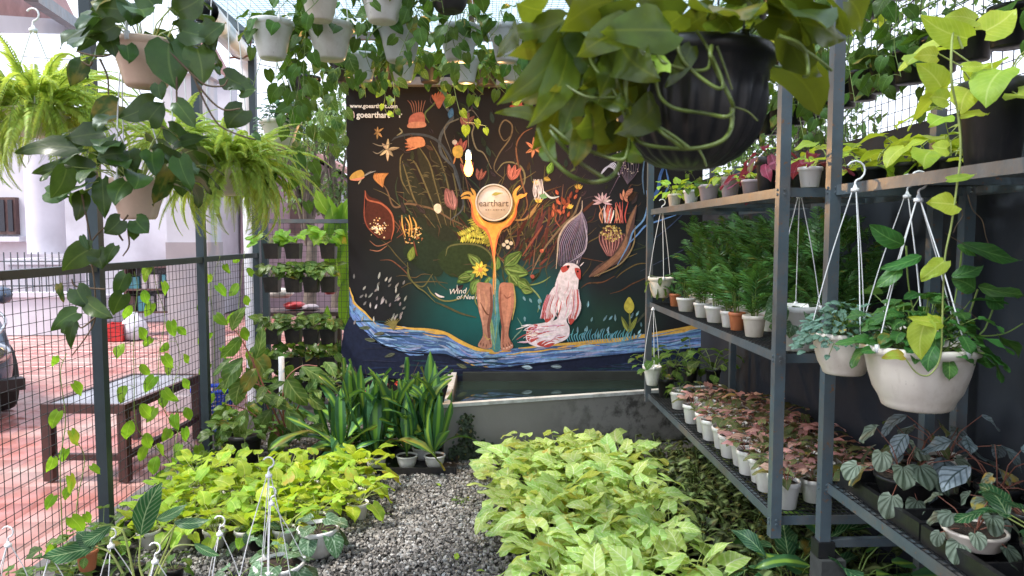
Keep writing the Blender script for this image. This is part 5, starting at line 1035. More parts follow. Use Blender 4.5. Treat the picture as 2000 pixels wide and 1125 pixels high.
# ---------------------------------------------------------------- hanging pots at the right rack
def hang_pot(label, px, pyrim, wpx, Y, style, hpx, mk, top_z=None, g_=None, name='hanging_pot', n=3, hook=True, cat='hanging pot', a0=.5, lean=(0, 0), ribs=0, soil=True, hr_=.022):
    r = wpx * mpp(Y) / 2; h = hpx * mpp(Y); v = P(px, pyrim, Y); rt = thing(name, label, cat, (v.x, v.y, v.z - h), 0, g_); add_pot(rt, style, r, h, mk, ribs=ribs, soil=soil)
    if top_z: hanger(rt, r * .98, h, top_z - (v.z - h), hook, n, a0=a0, lean=lean, hook_r=hr_)
    return rt, r, h
hg = 'white pots hung from the near rack'
h1, r1, hh1 = hang_pot('cream hanging pot of small silvery green leaves on the rack corner', 1650, 648, 132, 2.5, 'footed', 84, 'cream_plastic', P(1667, 372, 2.5).z, hg, lean=(.02, 0), hr_=.033)
rr = random.Random(40)
def bushy(root, n, R0, zc, hz, size, mk, shape='ovate', W=.62, rr=rr, droop=.4, zmin=None):
    g = G()
    for i in range(n):
        a = rr.uniform(0, 6.283); q = rr.random() ** .5; e = rr.random(); p = Vector((math.cos(a) * R0 * q, math.sin(a) * R0 * q, zc + hz * (1 - q * q) ** .5 * (.35 + .65 * e) - droop * hz * q * q))
        d = Vector((math.cos(a) * (.4 + q), math.sin(a) * (.4 + q), rr.uniform(-.5, .5))); link('leaf', leaf_mesh(shape, mk, rr.randrange(5), W=W), root, leaf_M(p, d, size * rr.uniform(.7, 1.2), Vector((math.cos(a) * .4, math.sin(a) * .4 - .3, 1))))
        if i % 3 == 0: g.tube([(p.x * .2, p.y * .2, zc - .02), (p.x * .7, p.y * .7, (zc + p.z) / 2 + .01), tuple(p)], .002, .0013, 4)
    g.obj('stems', M['stem'], root)
bushy(h1, 270, r1 * 1.3, hh1 * .9, .13, .036, 'grey')
h2, r2, hh2 = hang_pot('big cream hanging pot with swiss cheese plant nearest the camera at right', 1795, 672, 218, 2.24, 'footed', 128, 'cream_plastic', P(1783, 392, 2.24).z, hg, n=4, a0=.3, lean=(-.02, 0), hr_=.028)
bushy(h2, 120, r2 * .85, hh2 * .9, .2, .06, 'monstera', rr=random.Random(77), droop=.1)
ms = rosette(random.Random(14), 30, .17, .095, 'ovate', 'monstera', 82, 10, (.1, .9), W=.62, spread=.07, stem_r=.0022); stamp(h2, ms, Matrix.Translation((.02, 0, hh2 * .85)))
for b, t, w in (((1765, 478), (1700, 440), 42), ((1880, 475), (1990, 508), 22), ((1905, 565), (1860, 545), 40), ((1910, 560), (1998, 575), 30), ((1870, 480), (1905, 500), 22), ((1800, 500), (1720, 525), 24), ((1900, 700), (1945, 712), 26), ((1930, 570), (1960, 600), 40), ((1860, 540), (1918, 520), 34), ((1760, 520), (1712, 560), 30)): px_leaf(h2, b, t, w, 2.2, 'monstera', 'ovate', tilt=(rnd.uniform(-.4, .4), 0, .5))
g = G()
for q in ([(1770, 480), (1775, 560), (1795, 660)], [(1880, 478), (1870, 560), (1850, 660)], [(1910, 565), (1890, 620), (1860, 670)], [(1945, 590), (1925, 640), (1915, 655), (1960, 652), (1998, 632)]): g.tube(smooth_path([P(a, b, 2.23) - Vector(h2.location) for a, b in q], 5), .003, .002, 5)
g.obj('petioles', M['stem'], h2)
# second hanger on the same bar (a pot hidden behind): clear hook beside
h2b, rb, hb = hang_pot('cream hanging pot mostly hidden behind the big swiss cheese pot', 1762, 640, 150, 2.55, 'footed', 90, 'cream_plastic', P(1776, 385, 2.55).z, hg, n=3); stamp(h2b, green_p[1], Matrix.Translation((0, 0, hb * .8)) @ Matrix.Scale(1.6, 4))
h3, r3, hh3 = hang_pot('white pot with its hanger standing on the middle shelf behind the near rack post', 1556, 596, 100, 2.98, 'square', 88, 'white_plastic', P(1578, 385, 2.98).z, hg, n=3, a0=1.2, hook=False)
stamp(h3, rosette(random.Random(15), 8, .06, .11, 'ovate', 'scind', 70, -10, (.2, 1), W=.7, spread=.03), Matrix.Translation((0, 0, hh3 * .8))); px_leaf(h3, (1540, 605), (1492, 622), 46, 2.9, 'scind', 'ovate'); px_leaf(h3, (1530, 590), (1495, 600), 36, 2.9, 'scind', 'ovate')
h4, r4, hh4 = hang_pot('cream hanging bowl at the far corner of the middle shelf', 1291, 542, 50, 4.95, 'bowl', 40, 'cream_plastic', P(1297, 412, 4.95).z, hg, n=3); stamp(h4, rosette(random.Random(16), 12, .09, .1, 'lance', 'philo', 60, -30, (.5, 1.4), W=.35), Matrix.Translation((0, 0, hh4 * .8)))
h5, r5, hh5 = hang_pot('small white hanging pot below the middle shelf at the far rack post', 1274, 715, 38, 5.0, 'taper', 38, 'white_plastic', P(1297, 605, 5.0).z, hg, n=3, hook=False); stamp(h5, philo_p[0], Matrix.Translation((0, 0, hh5 * .8)) @ Matrix.Scale(.8, 4))
# ================================================================= FLOOR BEDS
rr = random.Random(51)
def bed(name, label_f, cat, xs, ys, protos, group, pot_mk, r, h, sc, jitter=.02, keep=None, style='nursery', skip_pots=False, zf=None):
    for j, y in enumerate(ys):
        for i, x in enumerate(xs):
            X = x + rr.uniform(-jitter, jitter) + (.04 if j % 2 else 0); Y = y + rr.uniform(-jitter, jitter)
            if keep and not keep(X, Y): continue
            potted(name, label_f(i, j, len(xs), len(ys)), cat, (X, Y, zf(X, Y) if zf else 0), protos[rr.randrange(len(protos))], style, r, h, pot_mk, rz=rr.uniform(0, 6.28), sc=sc * rr.uniform(.88, 1.15), group=group)
side = ['first', 'second', 'third', 'fourth', 'fifth', 'sixth', 'seventh', 'eighth', 'ninth', 'tenth']
ysb = list(np.arange(4.84, 2.62, -.205))
bed('arrowhead_plant', lambda i, j, a, b: f'pale arrowhead plant, {ord_[j]} row from the tank, {side[i]} from the gravel', 'potted plant', list(np.arange(.08, .9, .185)), ysb, arrow_p, 'pale arrowhead plants in the centre bed', 'black_plastic', .065, .12, 1.12, keep=lambda x, y: x > .1 + (.14 if y < 3.45 else 0))
potted('arrowhead_plant', 'single arrowhead plant in black pot on the gravel beside the pale bed', 'potted plant', (.13, 3.62, 0), arrow_p[1], 'square', .062, .15, 'black_plastic', group='pale arrowhead plants in the centre bed', sc=.8)
bed('dusky_plant', lambda i, j, a, b: f'dark plant under the rack, {ord_[j]} row from the tank, {side[i]} from the pale bed', 'potted plant', list(np.arange(1.04, 1.84, .14)), list(np.arange(5.0, 2.6, -.155)), dusk_p, 'dark plants under the rack', 'black_plastic', .055, .09, 1.0)
# big strap leaves in the lower right under the near rack
bl1 = potted('strap_leaf_plant', 'broad glossy green leaves at the bottom edge under the near rack', 'potted plant', (1.3, 2.98, 0), rosette(random.Random(61), 14, .2, .26, 'lance', 'aglo', 75, 15, (-.3, .6), W=.36, stem_r=.004, spread=.04), 'nursery', .09, .13, 'black_plastic')
bl2 = potted('strap_leaf_plant', 'striped green strap leaves at the bottom edge left of the bottom right corner', 'potted plant', (1.52, 2.9, 0), rosette(random.Random(62), 11, .2, .28, 'lance', 'dracaena', 75, 25, (-.2, .5), W=.3, stem_r=.004, spread=.04), 'nursery', .09, .16, 'black_plastic')
# golden bed at left
bed('golden_plant', lambda i, j, a, b: f'golden pothos, {side[j]} row from the dracaenas, {side[i]} from the fence', 'potted plant', list(np.arange(-1.78, -.68, .17)), list(np.arange(4.62, 3.6, -.18)), gold_p, 'golden pothos in the left bed', 'white_plastic', .06, .1, 1.15, keep=lambda x, y: x < -.62 - max(0, 4.1 - y) * 1.0 and x < (-.75 if y > 4.3 else 0))
for i, (px, py, Y) in enumerate(((660, 1000, 4.25), (700, 985, 4.3))): pass
bed('seedling_plant', lambda i, j, a, b: f'small dark green plant at the fence foot, {ord_[j]} from the near end', 'potted plant', [-1.9], list(np.arange(3.0, 5.6, .24)), green_p, 'green plants along the fence foot', 'black_plastic', .05, .08, .8)
bed('seedling_plant', lambda i, j, a, b: f'small green plant in front of the golden bed, {side[j]} row back, {side[i]} from the fence', 'potted plant', [-1.66, -1.46], [3.35], [green_p[0], green_p[2], philo_p[0]], 'green plants before the golden bed', 'black_plastic', .05, .08, .75)
# dracaena tray
dt = thing('plant_tray', 'low black tray on the gravel carrying the striped dracaena pots', 'tray', (-.69, 5.0, 0)); g = G()
g.box((-.5, -.14, .0), (.47, .3, .012)); 
for a, b in (((-.5, -.155, 0), (.47, -.141, .05)), ((-.5, .301, 0), (.47, .315, .05)), ((-.515, -.155, 0), (-.501, .315, .05)), ((.471, -.155, 0), (.485, .315, .05))): g.box(a, b)
g.obj('tray_body', M['black_plastic'], dt)
def dracaena(rr_, n=10, L=.36, low=66):
    Ls = []; g = G(); g.tube([(0, 0, 0), (0, 0, .06)], .008, .006, 6)
    for i in range(n):
        az = i * 2.4 + rr_.uniform(-.3, .3); el = R(76 - low * (i / n) ** .8 + rr_.uniform(-9, 9)); d = Vector((math.cos(az) * math.cos(el), math.sin(az) * math.cos(el), math.sin(el)))
        p = Vector((math.cos(az) * .006, math.sin(az) * .006, .03 + .03 * (1 - i / n))); s = L * rr_.uniform(.65, 1.15)
        Ls.append((leaf_mesh('strap', 'dracaena', rr_.randrange(6), W=.17, bend=rr_.choice((.4, .9, 1.4, 1.9)), fold=.5, wav=.03, side=0), leaf_M(p, d, s, Vector((math.cos(az), math.sin(az), 1.2)))))
    return g.mesh('stems', M['stem'], True), Ls
dg = 'striped dracaenas beside the tank'
for i, (x, y, mk, lb) in enumerate(((-.36, 4.97, 'white_plastic', 'striped dracaena in the rightmost white pot of the black tray'), (-.55, 4.97, 'white_plastic', 'striped dracaena in the middle white pot of the black tray'), (-.76, 4.96, 'white_plastic', 'striped dracaena in the leftmost white pot of the black tray'), (-.46, 5.16, 'white_plastic', 'rear dracaena between the two right pots of the tray'),
    (-1.0, 5.0, 'black_plastic', 'dark dracaena in black pot left of the tray beside the golden bed'), (-.95, 5.28, 'black_plastic', 'dracaena behind the tray at its left end'), (-.7, 5.35, 'black_plastic', 'dracaena behind the middle of the tray before the mural'), (-1.12, 5.25, 'black_plastic', 'leftmost dracaena beside the olive philodendron'), (-.42, 5.42, 'black_plastic', 'rear dracaena against the tank corner'))):
    potted('dracaena', lb, 'potted plant', (x, y, .013 if i < 4 else 0), dracaena(random.Random(80 + i), 13 if i < 4 else 11, .56 if i not in (1,) else .5, 28 if i < 4 else 60), 'bowl' if mk[0] == 'w' else 'nursery', .075 if mk[0] == 'w' else .07, .09, mk, group=dg, rz=i)
fw = random.Random(17)
for i in range(9):
    x, y = fw.uniform(-.75, .05), fw.uniform(3.1, 5.0); fo = link('fallen_leaf', leaf_mesh('ovate', 'philo' if i % 2 else 'golden', i % 5, W=.5), None, leaf_M((x, y, .016), (fw.uniform(-1, 1), fw.uniform(-1, 1), 0), fw.uniform(.035, .06))); tag(fo, f'{ord_[i]} small fallen leaf on the gravel aisle, {"green" if i % 2 else "yellow"}, lying {"near the tank" if y > 4.2 else "near the white bowls" if x < -.35 else "beside the pale bed"}', 'fallen leaf', 'fallen leaves on the gravel')
wd = thing('weed_tuft', 'small green weed growing through the gravel in the aisle', 'weed', (P(905, 985, 4.35).x, 4.35, 0)); stamp(wd, rosette(random.Random(18), 14, .03, .03, 'ovate', 'philo', 70, 5, (0, .6), W=.5))
# small red flowering shrub behind dracaenas
rs = thing('red_flower_shrub', 'low shrub with small red flowers in front of the mural behind the dracaenas', 'flowering shrub', (-.85, 5.85, 0)); g = G()
fr2 = random.Random(90)
for i in range(30): a = fr2.uniform(0, 6.28); q = fr2.random() ** .5 * .42; g.tube([(0, 0, 0), (q * .5 * math.cos(a), q * .35 * math.sin(a), .25), (q * math.cos(a), q * .6 * math.sin(a), fr2.uniform(.34, .58))], .003, .0015, 4)
g.obj('stems', M['stem_brown'], rs)
for i in range(90): a = fr2.uniform(0, 6.28); q = fr2.random() ** .5 * .45; link('leaf', leaf_mesh('ovate', 'philo', fr2.randrange(5), W=.5), rs, leaf_M((q * math.cos(a), q * .6 * math.sin(a), fr2.uniform(.15, .52)), (math.cos(a), math.sin(a), fr2.uniform(-.3, .5)), .07))
M['red_petal'] = mat('red_petal', (.6, .06, .03), .5, 0, .2, 30, trans=.3)
for px, py in ((645, 772), (752, 750), (778, 748), (735, 765), (715, 770), (833, 755), (810, 760), (705, 785), (728, 790)):
    v = P(px, py, 5.7) - Vector(rs.location); g = G()
    for k in range(14): d = Vector((fr2.gauss(0, 1), fr2.gauss(0, 1), fr2.gauss(0, .7))).normalized(); g.addm(leaf_tpl('round', W=1, bend=.4, cols=2, rows=3), leaf_M(v + d * .012, d, .02))
    g.obj('flower', M['red_petal'], rs, True)
# creeping fig on tank face
cf = thing('creeping_fig', 'small leaved dark creeper climbing the left end of the tank front', 'creeper', (P(905, 860, 5.12).x, 5.12, 0)); g = G(); fr3 = random.Random(91)
for i in range(900):
    if i < 330: px = 905 + fr3.gauss(0, 5) + (9 if i % 3 else 0); py = fr3.uniform(808, 885)
    else: px = fr3.uniform(880, 965); py = 893 - abs(fr3.gauss(0, 9)) - (8 if px > 925 else 0)
    Y = 5.14 + (px - 866) * .0008; v = P(px, py, Y) - Vector(cf.location); v.y -= fr3.uniform(0, .04); v.z = max(.005, v.z); g.addm(leaf_tpl('round', W=.8, bend=.3, cols=2, rows=2), leaf_M(v, (fr3.uniform(-1, 1), -.3, fr3.uniform(-1, .6)), fr3.uniform(.016, .03), (0, -1, .3)))
o = g.obj('foliage', leaf_mat('fig_leaf', (.03, .05, .022), (.02, .03, .015), trans=.1), cf, True); o['kind'] = 'stuff'

# philodendron / bamboo clump in the left corner
ph = thing('olive_philodendron', 'tall leaning plant with big olive yellow leaves and reddish stems by the corner frame', 'leafy shrub', (P(560, 860, 5.35).x, 5.35, 0))
LO = Vector(ph.location); g = G()
stems_px = ([(560, 860), (530, 790), (500, 720), (470, 660), (452, 640)], [(565, 860), (545, 800), (520, 760), (470, 740)], [(560, 860), (552, 790), (560, 740), (590, 715), (620, 715)], [(555, 860), (520, 830), (480, 800), (440, 790)], [(565, 860), (580, 800), (600, 770)], [(550, 860), (510, 760), (495, 700), (520, 640)])
for q in stems_px: g.tube(smooth_path([P(a, b, 5.3) - LO for a, b in q], 5), .008, .004, 6)
g.obj('stems', M['stem_red'], ph, True)
for b, t, w in (((470, 660), (432, 700), 26), ((452, 645), (480, 600), 18), ((475, 700), (440, 760), 30), ((500, 700), (512, 640), 20), ((490, 690), (520, 740), 34), ((475, 740), (462, 790), 30), ((470, 740), (425, 760), 18), ((440, 790), (415, 840), 22), ((480, 800), (470, 870), 26), ((500, 800), (520, 850), 24), ((515, 770), (575, 800), 22), ((560, 740), (600, 790), 34), ((590, 715), (652, 745), 26), ((600, 770), (640, 800), 22), ((560, 800), (600, 850), 30), ((530, 800), (505, 850), 24), ((500, 720), (470, 770), 26), ((520, 760), (555, 745), 14), ((545, 790), (500, 760), 22), ((455, 820), (425, 865), 22), ((580, 800), (585, 860), 26), ((600, 765), (618, 740), 18), ((540, 830), (530, 900), 30), ((505, 760), (480, 720), 20)):
    px_leaf(ph, b, t, w * 1.15, 5.3 + rnd.uniform(-.12, .1), 'philo', 'ovate', tilt=(rnd.uniform(-.5, .5), 0, rnd.uniform(.1, .6)))
for i in range(46):
    a = rnd.uniform(0, 6.28); q = rnd.random() ** .5 * .5; p_ = Vector((q * math.cos(a), q * .5 * math.sin(a), rnd.uniform(.12, .75))); link('leaf', leaf_mesh('ovate', 'philo', rnd.randrange(5), W=.5), ph, leaf_M(p_, (math.cos(a), math.sin(a) - .3, rnd.uniform(-.9, .3)), rnd.uniform(.1, .17), (0, -.6, 1)))
st = thing('white_pipe_stake', 'short white plastic pipe standing upright among the corner plants', 'pipe', P(553, 860, 5.6) * 1); st.location.z = 0
g = G(); zz = P(548, 697, 5.6).z; g.lathe([(0, 0), (.022, 0), (.022, zz), (.017, zz), (.016, zz - .1)], 16); g.obj('pipe', M['pvc'], st, True)
bb = thing('potted_bush', 'dark pot with leafy bush low in the corner behind the golden bed', 'potted plant', (-1.72, 5.2, 0)); add_pot(bb, 'nursery', .12, .2, 'black_plastic'); bushy(bb, 60, .28, .22, .25, .1, 'philo', rr=random.Random(95))

# ---------------------------------------------------------------- corner vertical garden
vg = 'black wall planter boxes on the corner frame'
rows = ((475, 499, 'top'), (540, 563, 'second'), (640, 656, 'third'), (694, 716, 'fourth'), (742, 760, 'bottom'))
colsx = (536, 577, 612, 645); cn_ = ('leftmost', 'second', 'third', 'rightmost'); rr = random.Random(70); Yc = 6.5
for j, (pt_, pb_, rn_) in enumerate(rows):
    for i, cx_ in enumerate(colsx):
        if (j, i) in ((0, 2),): continue
        a = P(cx_ - 14, pt_, Yc); b = P(cx_ + 14, pb_, Yc); w = (b.x - a.x) * 1.08; h = max(.135, a.z - b.z)
        root = thing('planter_box', f'{cn_[i]} black planter box in the {rn_} row of the corner frame', 'planter', ((a.x + b.x) / 2, Yc, a.z - h), 0, vg)
        g = G(); g.add([(-w*.42,-.1,0),(w*.42,-.1,0),(w*.42,0,0),(-w*.42,0,0),(-w/2,-.13,h),(w/2,-.13,h),(w/2,0,h),(-w/2,0,h),(-w/2+.008,-.12,h),(w/2-.008,-.12,h),(w/2-.008,-.008,h),(-w/2+.008,-.008,h),(-w/2+.01,-.11,h-.02),(w/2-.01,-.11,h-.02),(w/2-.01,-.01,h-.02),(-w/2+.01,-.01,h-.02)],
            [(0,3,2,1),(0,1,5,4),(1,2,6,5),(2,3,7,6),(3,0,4,7),(4,5,9,8),(5,6,10,9),(6,7,11,10),(7,4,8,11),(8,9,13,12),(9,10,14,13),(10,11,15,14),(11,8,12,15),(12,13,14,15)]); g.obj('box', M['black_plastic'], root)
        mk = 'philo' if j < 3 else 'pothos'
        if j == 2: mk = 'philo'
        if j == 0: mk = 'climber'
        n = 12 + (j == 1) * 4 + (j == 2) * 5; gg = G()
        for k in range(n):
            az = rr.uniform(-3.1, .0); L = rr.uniform(.05, .15); p0 = Vector((rr.uniform(-.3, .3) * w, -.06, h)); p1 = p0 + Vector((math.cos(az) * L * .8, math.sin(az) * L * .5, rr.uniform(.01, .12))); gg.tube([p0, p0.lerp(p1, .5) + Vector((0, 0, .03)), p1], .0025, .0018, 4)
            link('leaf', leaf_mesh('heart', mk, rr.randrange(5), W=.75), root, leaf_M(p1, (math.cos(az), math.sin(az) * .6, rr.uniform(-.8, .5)), rr.uniform(.07, .11), (rr.uniform(-.3, .3), -.7, .8)))
        gg.obj('stems', M['stem_y'], root)
bnp = thing('banana_plant', 'bright green broad leaved plant glowing behind the corner frame', 'banana plant', (-1.35, 7.3, 0)); g = G()
for k in range(4): g.tube([(0.06 * k, 0, 0), (.06 * k + .02, 0, 1.0), (.05 * k - .05, 0, 1.8)], .03, .015, 8)
g.obj('stems', M['stem_y'], bnp, True)
for b, t, w in (((665, 560), (668, 400), 40), ((650, 520), (640, 385), 34), ((670, 640), (675, 520), 30), ((640, 480), (600, 440), 30), ((655, 700), (640, 600), 34), ((665, 470), (690, 380), 30), ((645, 420), (618, 372), 26)): px_leaf(bnp, b, t, w, 7.2, 'banana', 'ovate', bend=.3)
# things seen through corner frame
M['red_cloth'] = mat('red_plastic', (.5, .03, .03), .4)
rb = thing('red_bags', 'crumpled red and beige sacks piled behind the corner frame', 'sacks', P(585, 600, 7.6) * 1); rb.location.z = 0
for i, (px, py, w, h, m) in enumerate(((575, 596, 26, 9, 'red_cloth'), (645, 568, 14, 8, 'red_cloth'), (545, 572, 34, 12, 'cream_plastic'), (606, 600, 20, 7, 'mauve_plastic'))):
    v = P(px, py, 7.6) - Vector(rb.location); g = G(); g.lathe([(0, -1), (.7, -.9), (1, -.2), (.95, .4), (.6, .85), (0, 1)], 14, Matrix.Translation(v) @ Matrix.Diagonal((w * mpp(7.6) / 1.3, .14, h * mpp(7.6) / 1.2, 1)), lambda a, z: 1 + .12 * math.sin(5 * a + z * 4)); g.obj('sack', M[m], rb, True)
bx_obj(rb, 'table_slab', (-.5, -.2, P(575, 606, 7.6).z - .04), (.5, .25, P(575, 606, 7.6).z), 'brown_wood'); bx_obj(rb, 'table_leg', (-.45, -.15, 0), (-.4, -.1, P(575, 606, 7.6).z - .041), 'brown_wood'); bx_obj(rb, 'table_leg', (.4, -.15, 0), (.45, -.1, P(575, 606, 7.6).z - .041), 'brown_wood')
hv = thing('low_bushes', 'thicket of dim plants low behind the corner frame', 'bushes', (-1.7, 7.0, 0), 0); g = G(); fr4 = random.Random(99)
for i in range(500): g.addm(leaf_tpl('lance', W=.4, bend=.6, cols=2, rows=3), leaf_M((fr4.uniform(-.5, .5), fr4.uniform(-.15, .3), fr4.uniform(.0, .55)), (fr4.uniform(-1, 1), -.4, fr4.uniform(-.6, 1)), fr4.uniform(.06, .13)))
for i in range(26): x = fr4.uniform(-.1, .5); g.tube([(x, .1, 0), (x + fr4.uniform(-.03, .03), .1, .6)], .007, .006, 5)
o = g.obj('foliage', L_['philo'], hv, True); o['kind'] = 'stuff'

# ================================================================= YARD THINGS
M['bench_wood'] = mat('dark_bench_wood', (.055, .02, .016), .4, 0, .3, 10, .15, 40)
bn = thing('wooden_bench', 'dark brown wooden bench table with slate top standing on the red paving', 'bench', (-2.62, 4.78, 0))
TZ = .515; Wb, Lb = .56, 1.08
Mb = Matrix.Rotation(R(-4), 4, 'Z')
def bb_(name, a, b, m='bench_wood'): g = G(); g.box(a, b, Mb); return g.obj(name, M[m], bn)
for x in (-Wb/2, Wb/2 - .06):
    for y in (0, Lb - .06): bb_('leg', (x, y, 0), (x + .06, y + .06, TZ - .062))
bb_('apron', (-Wb/2, -.004, TZ - .06), (Wb/2, .03, TZ)); bb_('apron', (-Wb/2, Lb - .03, TZ - .06), (Wb/2, Lb, TZ)); bb_('apron', (-Wb/2, .031, TZ - .06), (-Wb/2 + .03, Lb - .031, TZ)); bb_('apron', (Wb/2 - .03, .031, TZ - .06), (Wb/2, Lb - .031, TZ))
bb_('stretcher', (-Wb/2 + .061, .012, .14), (Wb/2 - .061, .05, .18)); bb_('stretcher', (Wb/2 - .05, .061, .14), (Wb/2 - .012, Lb - .061, .18))
M['slate_top'] = mat('wet_slate_top', (.25, .27, .31), .12, 0, .25, 4); bb_('table_top', (-Wb/2 + .031, .031, TZ - .02), (Wb/2 - .031, Lb - .031, TZ - .006), 'slate_top')
# blue basket
bq = thing('blue_basket', 'blue plastic lattice basket beyond the bench by the pillar', 'basket', (-2.24, 6.0, 0)); M['blue'] = mat('blue_plastic', (.02, .07, .55), .35, 0, .1, 9, trans=.2); g = G(); n = 30; H = .37
for k in range(n): a = 6.283 * k / n; g.bar((.115 * math.cos(a), .115 * math.sin(a), 0), (.16 * math.cos(a), .16 * math.sin(a), H - .02), .008)
for z in np.arange(.02, H - .05, .035): r_ = .115 + .045 * z / H; g.lathe([(r_ - .004, z), (r_ + .004, z), (r_ + .004, z + .01), (r_ - .004, z + .01), (r_ - .004, z)], 24)
g.obj('lattice', M['blue'], bq); g = G(); g.lathe([(.155, H - .03), (.17, H - .03), (.172, H), (.155, H), (.155, H - .03)], 30); g.obj('rim', M['blue'], bq, True); g = G(); g.lathe([(0, .0), (.115, 0), (.115, .012), (0, .012)], 24); g.obj('base', M['blue'], bq)
# red crate + white sack
rc = thing('red_crate', 'bright red plastic crate on the paving before the villa wall', 'crate', P(228, 628, 11.5)); rc.location.z = 0; w_ = 34 * mpp(11.5); h_ = 33 * mpp(11.5)
g = G(); g.box((-w_/2, -.15, .0), (w_/2, .15, .02)); 
for k in range(4): z = .02 + k * (h_ - .02) / 4; g.box((-w_/2, -.15, z), (w_/2, -.13, z + h_ / 4 - .012)); g.box((-w_/2, .13, z), (w_/2, .15, z + h_ / 4 - .012)); g.box((-w_/2, -.129, z), (-w_/2 + .02, .129, z + h_ / 4 - .012)); g.box((w_/2 - .02, -.129, z), (w_/2, .129, z + h_ / 4 - .012))
for sx in (-1, 1):
    for sy in (-1, 1): g.box((sx * (w_/2 + .005) - .015, sy * .152 - .015, 0), (sx * (w_/2 + .005) + .015, sy * .152 + .015, h_))
g.obj('crate_body', M['red_cloth'], rc)
ws = thing('white_sack', 'white bag slumped right of the red crate', 'sack', P(262, 622, 11.6)); ws.location.z = 0; g = G(); g.lathe([(0, 0), (.18, .01), (.2, .15), (.17, .28), (.08, .36), (.05, .42), (0, .43)], 18, None, lambda a, z: 1 + .1 * math.sin(4 * a + z * 9)); g.obj('bag', M['white_plaster'], ws, True)
# shelf cabinet
cb = thing('shelf_cabinet', 'brown outdoor shelf with teal and grey bundles against the villa side', 'shelf cabinet', P(315, 610, 12.2)); cb.location.z = 0; o_ = Vector(cb.location)
def q_(px, py, y=12.2): v = P(px, py, y) - o_; return v.x, v.z
x0, z1 = q_(254, 519); x1, z0 = q_(376, 606)
for z in (z0, (z0 + z1) / 2, z1): bx_obj(cb, 'shelf_board', (x0, -.16, z - .03), (x1, .2, z), 'brown_wood')
for x in (x0 - .035, x1 + .001): bx_obj(cb, 'side_board', (x, -.16, 0), (x + .034, .2, z1), 'brown_wood')
bx_obj(cb, 'back_board', (x0, .201, z0), (x1, .22, z1), 'mauve_plaster')
fr5 = random.Random(3); M['teal'] = mat('teal_cloth', (.06, .2, .24), .8); M['greycloth'] = mat('grey_cloth', (.2, .19, .2), .8)
for zb in (z0, (z0 + z1) / 2):
    x = x0 + .03
    while x < x1 - .12: w = fr5.uniform(.06, .16); bx_obj(cb, 'bundle', (x, -.13, zb + .001), (x + w, .15, zb + (z1 - z0) / 2 * fr5.uniform(.5, .8)), fr5.choice(['teal', 'greycloth', 'brown_wood', 'mauve_plaster'])); x += w + fr5.uniform(.01, .05)
